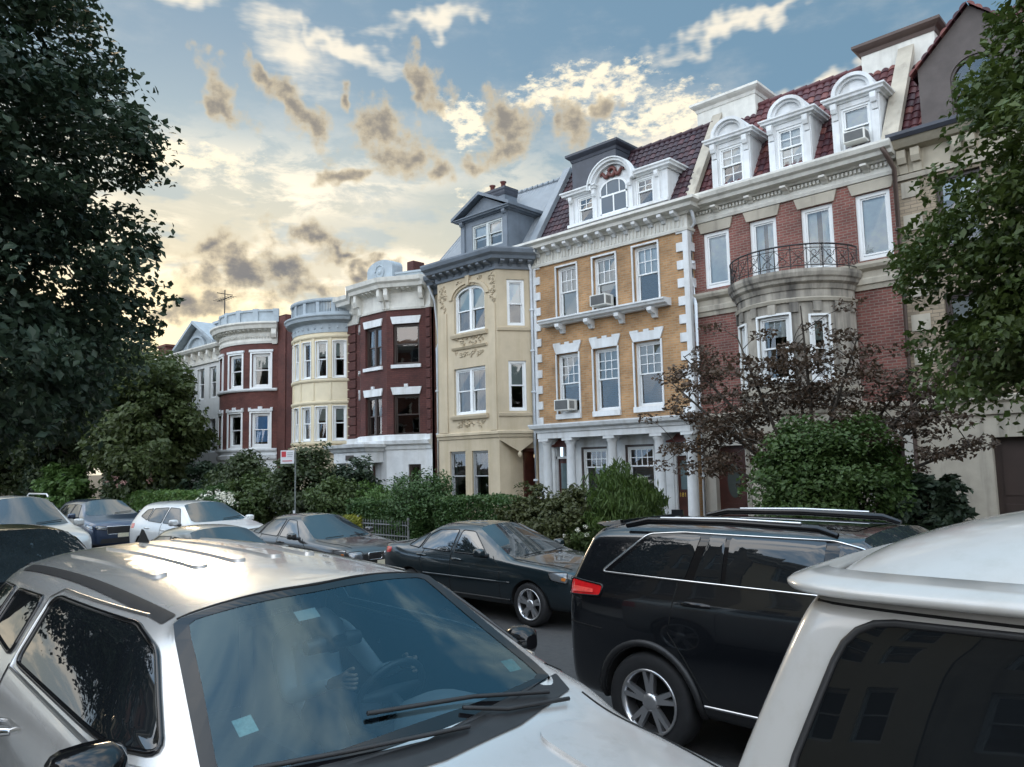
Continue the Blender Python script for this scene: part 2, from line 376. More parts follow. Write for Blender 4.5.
        for i in range(n):
            m = out.setdefault(find(i), MB()); d = len(m.v) - s.ch[i][0]; m.ch.append((len(m.v), len(m.f))); m.v += s.v[s.ch[i][0]:ve[i]]
            for q in range(s.ch[i][1], fe[i]): m.f.append(tuple(x + d for x in s.f[q])); m.m.append(s.m[q]); m.uv.append(s.uv[q]); m.sm.append(s.sm[q])
        return list(out.values())
    def build(s, name, mats, parent=None, off=(0, 0, 0), bevel=0.):
        me = bpy.data.meshes.new(name)
        o3 = Vector(off)
        me.from_pydata([(p[0] - o3.x, p[1] - o3.y, p[2] - o3.z) for p in s.v], [], s.f)
        mats = mats if isinstance(mats, (list, tuple)) else [mats]
        for m in mats: me.materials.append(m)
        me.polygons.foreach_set('material_index', s.m); me.polygons.foreach_set('use_smooth', s.sm)
        ul = me.uv_layers.new(name='UVMap'); flat = [c for f in s.uv for q in f for c in q]; ul.data.foreach_set('uv', flat)
        me.update()
        o = bpy.data.objects.new(name, me); COL.objects.link(o)
        if parent: o.parent = parent
        if bevel:
            b = o.modifiers.new('bevel', 'BEVEL'); b.width = bevel; b.segments = 2; b.limit_method = 'ANGLE'; b.angle_limit = R(40)
        return o
def tag(o, label, cat, group=None, kind=None):
    o['label'] = label; o['category'] = cat
    if group: o['group'] = group
    if kind: o['kind'] = kind
    return o
def thing(name, loc, label, cat, group=None, rz=0.):
    o = bpy.data.objects.new(name, None); COL.objects.link(o); o.location = loc; o.rotation_euler = (0, 0, rz); o.empty_display_size = .2
    return tag(o, label, cat, group)
def structure(mb, name, mats):
    o = mb.build(name, mats); o['kind'] = 'structure'; return o
# ------------------------------------------------------------------ ground, road, pavements
def ground_mat(name, c1, c2, rough, scale, bd, spec=.4):
    m, nt, b = new_mat(name); g = coords(nt, 'Object')
    n = tnoise(nt, g, scale, 8, .65); n2 = tnoise(nt, g, .35, 4, .6)
    col = tmix(nt, tramp(nt, n, .3, .7), c1, c2)
    col = tmix(nt, tramp(nt, n2, .4, .7, 0, .5), col, [v * .6 for v in c1])
    lnk(nt, col, b.inputs['Base Color']); b.inputs['Roughness'].default_value = rough; b.inputs['Specular IOR Level'].default_value = spec
    bump(nt, b, tnoise(nt, g, 90, 3, .6), bd); return m
ASPHALT = ground_mat('asphalt', (.045, .045, .047), (.075, .073, .072), .75, 12, .006)
CONC = ground_mat('concrete_paving', (.24, .23, .21), (.33, .31, .29), .85, 5, .004)
KERBM = ground_mat('kerb_stone', (.22, .22, .21), (.32, .31, .30), .8, 6, .004)
SOIL = ground_mat('garden_soil', (.03, .024, .016), (.055, .045, .03), .95, 6, .02)
X0, X1 = -160, 60
mb = MB(); mb.box(-1500, 1500, -1500, 1500, -.5, -.02); structure(mb, 'ground', SOIL)
mb = MB(); mb.box(X0, X1, .46, 10.44, -.3, 0.); structure(mb, 'road', ASPHALT)
for nm, y0, y1 in (('kerb', 10.44, 10.6), ('kerb', .3, .46)):
    mb = MB(); x = X0
    while x < X1: mb.box(x, x + 2.38, y0, y1, -.3, .14); x += 2.4
    structure(mb, nm, KERBM)
for y0, y1 in ((10.6, 14.3), (-5.2, .3)):
    mb = MB(); x = X0; k = int((y1 - y0) / 1.2)
    while x < X1:
        for j in range(k): mb.box(x, x + 1.485, y0 + j * (y1 - y0) / k, y0 + (j + 1) * (y1 - y0) / k - .015, -.3, .13)
        x += 1.5
    structure(mb, 'pavement', CONC)
mb = MB(); mb.box(X0, X1, 14.3, 34, -.3, .16); structure(mb, 'garden_ground', SOIL)
mb = MB(); mb.box(X0, X1, -30, -5.2, -.3, .15); structure(mb, 'yard_ground', SOIL)

# ------------------------------------------------------------------ houses
class House:
    def __init__(h, name, loc, label, cat='house', group='row houses along the far side'):
        h.root = thing(name, loc, label, cat, group); h.off = loc
    ONE = dict(lintels='lintel', lintels_and_sills='lintel', shelf_brackets='shelf_bracket', cornice_brackets='cornice_bracket', quoins='quoin', chimney_pots='chimney_pot', window_trim='window_trim', window_surround='window_surround', middle_wall='middle_wall', carving='carved_panel', chimney='chimney')
    def part(h, mb, name, mats, parent=None, bevel=0.):
        if name in h.ONE:
            ps = mb.pieces(.14 if name == 'carving' else .02)
            if len(ps) < 60:
                for p in ps: o = p.build(h.ONE[name], mats, parent or h.root, h.off, bevel)
                return o
        return mb.build(name, mats, parent or h.root, h.off, bevel)
    def window(h, fr, a, b, c, d, rev=.16, fm=None, fw=.075, up=(1, 1), lo=(1, 1), arch=0, casing=0., curtain=None, twin=False, split=.5, dark_open=False, parent=None, name='window', sill=None):
        fm = fm or FRAME; mb = MB(); g = MB(); cu = MB()
        f0, f1 = -rev - .06, -rev + .05
        def ring(a, b, c, d, w, e0, e1, m=mb):
            m.fbox(fr, a, a + w, c, d, e0, e1); m.fbox(fr, b - w, b, c, d, e0, e1)
            m.fbox(fr, a + w, b - w, c, c + w, e0, e1); m.fbox(fr, a + w, b - w, d - w, d, e0, e1)
        ring(a, b, c, d, fw, f0, f1)
        if casing:
            w = casing
            for q in ((a - w, a, c - w, d + w), (b, b + w, c - w, d + w), (a, b, d, d + w), (a, b, c - w, c)): mb.fbox(fr, *q, .0, .045)
        if arch:
            N = 14; pts = []
            for k in range(N + 1):
                t = math.pi * k / N; pts.append((math.cos(t), math.sin(t)))
            for k in range(N):
                q = []
                for (sx, sz), w in ((pts[k], 0), (pts[k + 1], 0), (pts[k + 1], fw), (pts[k], fw)):
                    q.append(((a + b) / 2 + ((b - a) / 2 - w) * sx, d - arch + (arch - w) * sz))
                mb.prism(fr, q, f0, f1 + .015)
        cells = [(a + fw, b - fw)]
        if twin:
            mid = (a + b) / 2; mb.fbox(fr, mid - .06, mid + .06, c + fw, d - fw, f0, f1 + .005)
            cells = [(a + fw, mid - .06), (mid + .06, b - fw)]
        zc, zd = c + fw, d - fw; zm = zc + (zd - zc) * split
        for (sa, sb) in cells:
            for (q0, q1, e, grid) in ((zm, zd, -rev - .005, up), (zc, zm + .04, -rev - .045, lo)):
                w = .042
                ring(sa, sb, q0, q1, w, e - .02, e + .02)
                nx, nz = grid
                for i in range(1, nx):
                    s = sa + w + (sb - sa - 2 * w) * i / nx; mb.fbox(fr, s - .013, s + .013, q0 + w, q1 - w, e - .014, e + .014)
                for j in range(1, nz):
                    z = q0 + w + (q1 - q0 - 2 * w) * j / nz; mb.fbox(fr, sa + w, sb - w, z - .013, z + .013, e - .012, e + .012)
                n = max(1, int((sb - sa) / fr.step)); ta, tb = rnd.uniform(-.012, .012), rnd.uniform(-.012, .012)
                for i in range(n):
                    u0, u1 = sa + (sb - sa) * i / n, sa + (sb - sa) * (i + 1) / n
                    g.quad(fr.P(u0, e - ta, q0), fr.P(u1, e + ta, q0), fr.P(u1, e + tb, q1), fr.P(u0, e - tb, q1))
            if curtain:
                kind, amt, cm = curtain
                e = -rev - .085
                if kind == 'shade': cu.fbox(fr, sa, sb, zd - (zd - zc) * amt, zd, e - .01, e)
                else:                                           # two gathered curtains
                    n = 14
                    for side in (0, 1):
                        w = (sb - sa) * amt / 2
                        for i in range(n):
                            u0, u1 = [(sa + w * (i + k) / n) if side == 0 else (sb - w * (i + k) / n) for k in (0, 1)]
                            d0, d1 = e - .03 * (i % 2), e - .03 * ((i + 1) % 2)
                            cu.quad(fr.P(u0, d0, zc), fr.P(u1, d1, zc), fr.P(u1, d1, zd), fr.P(u0, d0, zd))
        w = h.part(mb, name, fm, parent)
        if parent is None or True:
            gp = h.part(g, 'pane', PGLASS, w if parent is None else parent)
            if cu.v: h.part(cu, 'curtain', curtain[2], w if parent is None else parent)
        return w
    def shell(h, fr_pts, back, z0, z1, mat):
        """side and back walls and flat top closing the house behind its facade line"""
        mb = MB(); a, b = fr_pts[0], fr_pts[-1]
        for p, q in ((a, (a[0], back)), ((b[0], back), b), ((a[0], back), (b[0], back))):
            l = math.dist(p, q)
            mb.quad((*p, z0), (*q, z0), (*q, z1), (*p, z1), 0, [(0, z0), (l, z0), (l, z1), (0, z1)])
        n = len(fr_pts)
        for zz in (z0 + .02, z1):
            mb.add([(*p, zz) for p in fr_pts] + [(b[0], back, zz), (a[0], back, zz)], [tuple(range(n + 2))], 0)
        return h.part(mb, 'side_wall', mat)
CORN = [(0, 0), (.10, 0), (.14, .10), (.34, .14), (.36, .26), (.46, .34), (.46, .44), (.06, .50), (0, .50)]
def cornice_prof(z, hgt, out, k=1.):
    return [(d / .46 * out, z + t / .5 * hgt) for d, t in CORN]
def blocks(mb, fr, s0, s1, n, w, z0, z1, d0, d1, mi=0):
    for i in range(n):
        s = s0 + (s1 - s0) * (i + .5) / n; mb.fbox(fr, s - w / 2, s + w / 2, z0, z1, d0, d1, mi)
def modillions(mb, fr, s0, s1, n, w, z1, hgt, out, mi=0):
    """scrolled brackets: a stepped profile under the cornice"""
    for i in range(n):
        s = s0 + (s1 - s0) * (i + .5) / n
        pr = [(0, z1), (out, z1), (out, z1 - hgt * .35), (out * .75, z1 - hgt * .6), (out * .45, z1 - hgt * .6), (out * .28, z1 - hgt), (0, z1 - hgt)]
        v = [fr.P(s - w / 2, d, z) for d, z in pr] + [fr.P(s + w / 2, d, z) for d, z in pr]; k = len(pr)
        mb.add(v, [tuple(range(k - 1, -1, -1)), tuple(range(k, 2 * k))] + [(j, (j + 1) % k, k + (j + 1) % k, k + j) for j in range(k)], mi)
def flared_lintel(mb, fr, a, b, z0, z1, ov=.1, d=.05, keys=False, mi=0):
    mb.prism(fr, [(a - .01, z0), (b + .01, z0), (b + ov, z1), (a - ov, z1)], .0, d, mi)
    if keys:
        m = (a + b) / 2; w = (b - a) / 2
        for q0, q1 in ((-1 - ov / w, -.62), (-.2, .2), (.62, 1 + ov / w)):
            mb.fbox(fr, m + q0 * w, m + q1 * w, z1 - .001, z1 + .07, .0, d, mi)
def tile_roof(bl, br, tl, tr, col_w=.21, row=.28, amp=.042, step=.028):
    mb = MB(); bl, br, tl, tr = map(Vector, (bl, br, tl, tr))
    W = (br - bl).length; Hh = (tl - bl).length; nx = max(1, round(W / col_w)); nz = max(1, round(Hh / row)); k = 6
    nrm = (br - bl).cross(tl - bl).normalized()
    if nrm.y > 0: nrm = -nrm
    for j in range(nz):
        v = []; f = []; uv = []
        for jj in (0, 1):
            t = (j + jj) / nz; a = bl.lerp(tl, t); b = br.lerp(tr, t); lift = step if jj == 0 else 0.
            for i in range(nx * k + 1):
                ph = (i % k) / k
                h = amp * abs(math.sin(math.pi * ph)) ** .7
                v.append(a.lerp(b, i / (nx * k)) + nrm * (h + lift))
        m = nx * k + 1
        for i in range(nx * k):
            f.append((i, i + 1, m + i + 1, m + i)); u = i / k
            uv.append([(u + .01, j + .1), (u + 1 / k - .01, j + .1), (u + 1 / k - .01, j + .9), (u + .01, j + .9)])
        mb.add(v, f, 0, uv)
        a = bl.lerp(tl, j / nz); b = br.lerp(tr, j / nz)      # butt edge of the row
        lo = [a.lerp(b, i / (nx * k)) for i in range(m)]
        mb.add(v[:m] + lo, [(i, m + i, m + i + 1, i + 1) for i in range(m - 1)], 0, [[(i / k + .01, j + .5)] * 4 for i in range(m - 1)])
    return mb
def mansard(h, x0, x1, yb, zb, yt, zt, mat, back, name='roof', side=None):
    mb = tile_roof((x0, yb, zb), (x1, yb, zb), (x0, yt, zt), (x1, yt, zt))
    mb.quad((x0, yt, zt), (x1, yt, zt), (x1, back, zt), (x0, back, zt))
    mb.quad((x0, yb, zb - .01), (x0, yt, zt - .01), (x0, back, zt - .01), (x0, back, zb - .01))
    mb.quad((x1, yb, zb - .01), (x1, yt, zt - .01), (x1, back, zt - .01), (x1, back, zb - .01))
    x = x0                                                    # ridge caps
    while x < x1 - .05:
        e = min(x + .4, x1); mb.tube([(x, yt, zt + .02), (e, yt, zt + .035)], [.085, .1], 8, 0); x += .4
    return h.part(mb, name, mat)
def sloped_coping(h, x, yb, zb, yt, zt, w, mat):
    mb = MB(); up = .16
    for q in (0, 1):
        pass
    v = [(x - w / 2, yb - .05, zb), (x + w / 2, yb - .05, zb), (x + w / 2, yt, zt + up), (x - w / 2, yt, zt + up)]
    n = Vector((0, -(zt - zb), (yt - yb))).normalized() * .17
    v2 = [(p[0], p[1] + n.y, p[2] + n.z) for p in v]
    mb.add(v + v2, [(0, 1, 2, 3), (4, 7, 6, 5), (0, 4, 5, 1), (1, 5, 6, 2), (2, 6, 7, 3), (3, 7, 4, 0)])
    return h.part(mb, 'coping', mat)
def drainpipe(h, pts, mat, r=.05):
    mb = MB(); mb.tube(pts, r, 8)
    for i in range(len(pts) - 1):
        a, b = Vector(pts[i]), Vector(pts[i + 1])
        if (b - a).length > 2:
            n = int((b - a).length / 1.8)
            for k in range(1, n + 1):
                p = a.lerp(b, k / (n + 1)); mb.lathe((p.x, p.y, p.z), [(r * 1.5, -.03), (r * 1.5, .03)], 8, 0)
    return h.part(mb, 'drainpipe', mat)
def chimney(h, x0, x1, y0, y1, z0, z1, mat, capm, cap=.14, name='chimney'):
    mb = MB(); mb.box(x0, x1, y0, y1, z0, z1 - .25)
    o = h.part(mb, name, mat)
    c = MB(); pl = [(x0, y1), (x0, y0), (x1, y0), (x1, y1)]
    c.sweep(pl, [(-.2, z1 - .3), (.02, z1 - .3), (.05, z1 - .2), (cap * .7, z1 - .14), (cap, z1 - .08), (cap, z1), (-.2, z1)])
    c.box(x0 + .02, x1 - .02, y0 + .02, y1 - .02, z1 - .26, z1 - .012)
    h.part(c, 'chimney_cap', capm, o); return o
def aircon(x, y, z, w, label, dep=.42, hgt=.36):
    t = thing('air_conditioner', (x, y, z), label, 'air conditioner', 'window air conditioners')
    mb = MB(); mb.box(-w / 2, w / 2, -dep, .05, 0, hgt); o = mb.build('casing', ACW, t, bevel=.012)
    g = MB()
    for i in range(12): zz = .04 + (hgt - .08) * i / 12; g.box(-w / 2 + .05, w / 2 - .05, -dep - .012, -dep - .002, zz, zz + .014)
    for i in range(8): zz = .05 + (hgt - .1) * i / 8; g.box(w / 2 + .001, w / 2 + .01, -dep + .05, -dep + .3, zz, zz + .02)
    g.box(-w / 2 + .04, w / 2 - .04, -dep - .004, -dep - .001, .03, hgt - .03)
    g.build('grille', GRILLE, t); return t

def lettering(name, text, size, loc, h, mat, parent=None):
    cu = bpy.data.curves.new('lettering', 'FONT'); cu.body = text; cu.size = size; cu.extrude = .006; cu.align_x = 'CENTER'
    o = bpy.data.objects.new('lettering', cu); COL.objects.link(o); bpy.context.view_layer.update()
    me = bpy.data.meshes.new_from_object(o.evaluated_get(bpy.context.evaluated_depsgraph_get())); bpy.data.objects.remove(o)
    me.materials.clear(); me.materials.append(mat); me.transform(Matrix.Rotation(R(90), 4, 'X'))
    n = bpy.data.objects.new(name, me); COL.objects.link(n); n.parent = parent or h.root; n.location = Vector(loc) - Vector(h.off); return n
# ---------- orange brick house with white porch
def orange_house():
    A, B, Y = -17.8, -11.62, 20.0
    h = House('brick_row_house', (-14.7, Y, .16), 'orange brick house with white quoins, white columned porch and triple arched dormer')
    f = FX(Y)
    w3 = [(-16.75, -15.87, 7.27, 9.05), (-15.17, -14.26, 7.27, 9.07), (-13.57, -12.66, 7.27, 9.09)]
    w2 = [(-16.83, -15.89, 4.0, 6.03), (-15.27, -14.3, 4.0, 6.03), (-13.66, -12.69, 4.03, 6.05)]
    mb = MB(); mb.wall(f, A, B, 3.55, 9.25, w3 + w2); h.part(mb, 'wall', ORANGE)
    h.shell([(A, Y), (B, Y)], 31, .1, 10.0, ORANGE)
    cs = [('shade', .98, SHADE), ('shade', .62, SHADE), ('shade', .5, CURT)]
    for k, o in enumerate(w3): h.window(f, *o, up=(3, 2), curtain=cs[k])
    cs = [('shade', .55, SHADE), ('shade', .50, SHADE), ('shade', .5, SHADE)]
    for k, o in enumerate(w2): h.window(f, *o, up=(3, 3), lo=(1, 1), curtain=cs[k])
    t = MB()
    for o in w2:
        flared_lintel(t, f, o[0], o[1], o[3] + .02, 6.36, .13, .055, True)
        t.fbox(f, o[0] - .06, o[1] + .06, o[2] - .17, o[2], -.05, .09)
        for q in (o[0] - .055, o[1] - .0): t.fbox(f, q, q + .055, o[2], o[3] + .02, -.02, .04)
    for o in w3:
        for q in (o[0] - .055, o[1]): t.fbox(f, q, q + .055, o[2], o[3] + .05, -.02, .04)
        t.fbox(f, o[0] - .055, o[1] + .055, o[3], o[3] + .06, -.02, .045)
    h.part(t, 'window_trim', WHITE, bevel=.006)
    q = MB(); z = 3.66; k = 0
    while z < 9.2:                                            # corner quoins, both ends and the return
        e = min(z + .275, 9.24)
        if k % 2 == 0:
            q.box(A - .01, A + .3, Y - .05, Y + .06, z, e); q.box(B - .36, B + .045, Y - .05, Y + .02, z, e); q.box(B + .003, B + .045, Y + .02, Y + .42, z, e)
        z += .275; k += 1
    q.box(B - .13, B + .05, Y - .056, Y + .12, 3.6, 9.25); q.box(A - .012, A + .1, Y - .056, Y + .05, 3.6, 9.25)
    h.part(q, 'quoins', WHITE, bevel=.01)
    s = MB()                                                  # shelf under the top windows
    s.sweep([(-17.3, Y + .02), (-12.25, Y + .02)], [(0, 7.03), (.22, 7.03), (.26, 7.08), (.40, 7.10), (.43, 7.16), (.47, 7.19), (.47, 7.24), (0, 7.27)])
    h.part(s, 'window_shelf', WHITE)
    s = MB(); modillions(s, f, -17.1, -12.2, 4, .16, 7.03, .30, .40); h.part(s, 'shelf_brackets', WHITE)
    c = MB()                                                  # frieze and crowning cornice
    c.sweep([(A, Y + 1), (A, Y), (B, Y), (B, Y + .5)], [(0, 9.22), (.08, 9.22), (.10, 9.3), (.05, 9.32), (.05, 9.72), (0, 9.72)])
    blocks(c, f, A + .05, B - .02, 44, .035, 9.36, 9.62, .05, .085)
    h.part(c, 'frieze', WHITE_OLD)
    c = MB(); c.sweep([(A, Y + 1), (A, Y), (B, Y), (B, Y + 1.2)], cornice_prof(9.70, .40, .58)); h.part(c, 'cornice', WHITE_OLD)
    c = MB(); modillions(c, f, A + .1, B - .02, 13, .14, 9.80, .24, .40); h.part(c, 'cornice_brackets', WHITE)
    mansard(h, A + .1, B - .05, Y + .12, 10.08, 22.2, 13.25, TILE_PLUM, 30)
    sloped_coping(h, A + .02, Y + .1, 10.1, 22.2, 13.25, .32, SEAM)
    # porch
    p = MB(); yf = 19.45
    p.sweep([(-17.3, Y), (-17.3, yf), (-11.5, yf), (-11.5, Y)], [(-.3, 3.18), (.02, 3.18), (.02, 3.36), (.06, 3.38), (.08, 3.46), (.2, 3.52), (.24, 3.62), (.24, 3.66), (-.3, 3.68)])
    p.box(-17.28, -11.52, yf, Y, 3.2, 3.62); h.part(p, 'porch_entablature', WHITE)
    for x in (-17.08, -16.06, -14.38, -12.66, -11.6):
        c = MB(); c.lathe((x, yf + .2, 0), [(.2, .5), (.2, .6), (.165, .66), (.165, .72), (.155, 1.5), (.14, 2.92), (.15, 2.94), (.15, 2.98), (.19, 3.02), (.2, 3.1)], 18)
        c.box(x - .21, x + .21, yf - .01, yf + .41, 3.09, 3.18); c.box(x - .22, x + .22, yf - .02, yf + .42, .16, .5)
        h.part(c, 'column', WHITE)
    g = MB(); fo = FX(Y + .02)
    ops = [(-15.93, -14.87, .95, 2.86), (-14.17, -13.1, .95, 2.88)]; drs = [(-17.08, -16.3, .3, 2.98), (-12.45, -11.76, .3, 2.98)]
    g.wall(fo, A, B, .1, 3.3, ops + drs, .2); h.part(g, 'porch_wall', WHITE)
    for o in ops: h.window(fo, o[0] + .07, o[1] - .02, o[2], o[3] - .07, rev=.1, fw=.05, up=(4, 2), split=.68)
    e = MB()
    for o in ops:
        for k in ((o[0], o[0] + .07, o[2], o[3]), (o[1] - .025, o[1], o[2], o[3]), (o[0] + .07, o[1] - .025, o[3] - .07, o[3])): e.fbox(fo, *k, -.15, -.02)
    h.part(e, 'window_surround', DARKFR)
    for o in drs:
        d = MB(); d.fbox(fo, o[0], o[1], o[2], 2.5, -.2, -.14); d.fbox(fo, o[0] + .1, o[1] - .1, o[2] + .15, 1.3, -.14, -.12)
        dd = h.part(d, 'door', DOORW)
        d = MB(); d.fbox(fo, o[0] + .16, o[1] - .16, 1.5, 2.35, -.139, -.134); h.part(d, 'door_pane', simple('frosted_pane', (.12, .17, .18), .15, var=.1), dd)
        d = MB(); d.fbox(fo, o[0], o[1], 2.5, 2.58, -.2, -.06); d.fbox(fo, o[0], o[0] + .06, .3, 2.98, -.19, -.06); d.fbox(fo, o[1] - .06, o[1], .3, 2.98, -.19, -.06)
        h.part(d, 'door_frame', WHITE)
        d = MB(); d.fbox(fo, o[0], o[1], 2.58, 2.98, -.16, -.15); h.part(d, 'transom', PGLASS)
        m = (o[0] + o[1]) / 2; d = MB(); d.prism(fo, [(m - .5, 2.9), (m + .5, 2.9), (m + .5, 2.96), (m + .28, 3.0), (m + .1, 3.16), (m - .1, 3.16), (m - .28, 3.0), (m - .5, 2.96)], .02, .12); h.part(d, 'door_pediment', REDWOOD)
    lettering('house_number', '181', .17, (-12.1, Y + .02 - .13 + .025, 1.30), h, simple('brass', (.75, .5, .1), .3, .9))
    st = MB()
    for k in range(3): st.box(-12.75, -11.5, 19.3 - .3 * k, Y, .1, .3 - .1 * k + .02)
    h.part(st, 'steps', LIME)
    # triple dormer
    d = MB(); y = 20.22; fd = FX(y)
    wl, wc, wr = (-15.9, -15.24, 10.47, 11.36), (-14.93, -13.84, 10.5, 11.62, .36), (-13.52, -12.86, 10.47, 11.36)
    d.wall(fd, -16.28, -12.32, 10.12, 11.42, [wl, wr, wc[:4]], .1)
    N = 20; arc = [(-14.385 + .82 * math.cos(math.pi * k / N), 11.42 + .80 * math.sin(math.pi * k / N)) for k in range(N + 1)]
    for (a0, a1), (b0, b1) in zip(arc[:-1], arc[1:]):        # tympanum left open over the middle window
        pass
    d.prism(fd, arc, -.03, -.005)
    d.wall(FX(y + .012), -14.95, -13.82, 11.0, 11.42, [(-14.93, -13.84, 11.0, 11.41)], .05)
    # cheeks and flat roofs of the wings, barrel roof of the middle
    for x, s in ((-16.28, -1), (-12.32, 1)):
        d.add([(x, y, 10.1), (x, y, 11.42), (x, y + 1.05, 11.7), (x, y + .2, 10.2)], [(0, 1, 2, 3)])
    ro = MB()
    for k in range(N):
        (a0, a1), (b0, b1) = arc[k], arc[k + 1]
        ro.quad((a0, y - .02, a1 + .03), (b0, y - .02, b1 + .03), (b0, y + 1.9, b1 + .03), (a0, y + 1.9, a1 + .03))
    ro.box(-16.3, -15.4, y, y + 1.4, 11.6, 11.66); ro.box(-13.4, -12.3, y, y + 1.4, 11.6, 11.66)
    dm = h.part(d, 'dormer', WHITE); h.part(ro, 'dormer_roof', SLATE, dm)
    c = MB()
    for a, b in ((-16.3, -15.22), (-13.55, -12.3)):
        c.sweep([(a, y + 1.1), (a, y), (b, y), (b, y + 1.1)] if a < -16 else [(a, y), (b, y), (b, y + 1.2)], cornice_prof(11.42, .24, .22))
    arch_o = []
    for k in range(N):
        (a0, a1), (b0, b1) = arc[k], arc[k + 1]
        def sc(p, q): return (-14.385 + (p[0] + 14.385) * q, 11.42 + (p[1] - 11.42) * q)
        for q0, q1, dd0, dd1 in ((.86, .97, 0, .12), (.97, 1.08, 0, .22), (1.08, 1.13, 0, .27)):
            c.prism(fd, [sc(arc[k], q0), sc(arc[k + 1], q0), sc(arc[k + 1], q1), sc(arc[k], q1)], dd0, dd1)
    for x in (-16.12, -15.12, -13.68, -12.66): modillions(c, fd, x - .08, x + .08, 1, .13, 11.42, .34, .16); c.fbox(fd, x - .07, x + .07, 10.4, 11.1, 0, .05)
    c.fbox(fd, -16.3, -12.3, 10.38, 10.48, 0, .1)
    h.part(c, 'dormer_trim', WHITE, dm)
    for o, a in ((wl, 0), (wr, 0)): h.window(fd, *o, rev=.08, fw=.05, up=(2, 2), parent=dm)
    w = MB(); a, b = wc[0], wc[1]
    for k in ((a, a + .05, 10.5, 11.35), (b - .05, b, 10.5, 11.35), (a, b, 10.5, 10.55), (a, b, 11.1, 11.16), (-14.41, -14.36, 10.55, 11.1), (-14.66, -14.63, 11.16, 11.6), (-14.15, -14.12, 11.16, 11.6)): w.fbox(fd, *k, -.06, .02)
    for k in range(N):
        t0, t1 = math.pi * k / N, math.pi * (k + 1) / N
        w.prism(fd, [(-14.385 + r * math.cos(t), 11.3 + r * .62 * math.sin(t)) for r, t in ((.56, t0), (.56, t1), (.49, t1), (.49, t0))], -.06, .03)
    h.part(w, 'dormer_window', FRAME, dm)
    w = MB(); pl = [(-14.9, 10.55), (-13.87, 10.55)] + [(-14.385 + .5 * math.cos(math.pi * k / N), 11.3 + .31 * math.sin(math.pi * k / N)) for k in range(N + 1)]
    w.prism(fd, pl, .003, .008); h.part(w, 'dormer_pane', simple('dark_glazing', (.05, .08, .11), .06, var=.05), dm)
    o = MB()                                                  # red-brown wreath in the arch
    cx, cz = -14.385, 11.88
    o.tube([(cx + .13 * math.cos(2 * math.pi * k / 18), y - .06, cz + .13 * math.sin(2 * math.pi * k / 18)) for k in range(19)], .06, 8)
    for s in (-1, 1): o.tube([(cx + s * (.16 + .045 * k), y - .05, cz - .06 - .1 * math.sin(k * .9)) for k in range(8)], [.06, .07, .05, .06, .05, .045, .04, .02], 8)
    h.part(o, 'wreath', REDWOOD, dm)
    chimney(h, -16.95, -15.0, 21.3, 22.6, 12.0, 13.5, SLATE, SLATE, .18)
    drainpipe(h, [(A - .04, Y - .3, 9.6), (A - .04, Y - .10, 9.2), (A - .06, Y - .1, 3.4), (A - .06, Y - .1, .2)], PIPE_W, .055)
    aircon(-14.72, Y + .0, 7.37, .62, 'window air conditioner in the middle top-floor window of the orange brick house')
    aircon(-16.36, Y + .0, 4.1, .62, 'window air conditioner below a flared white lintel of the orange brick house')
    return h
orange_house()

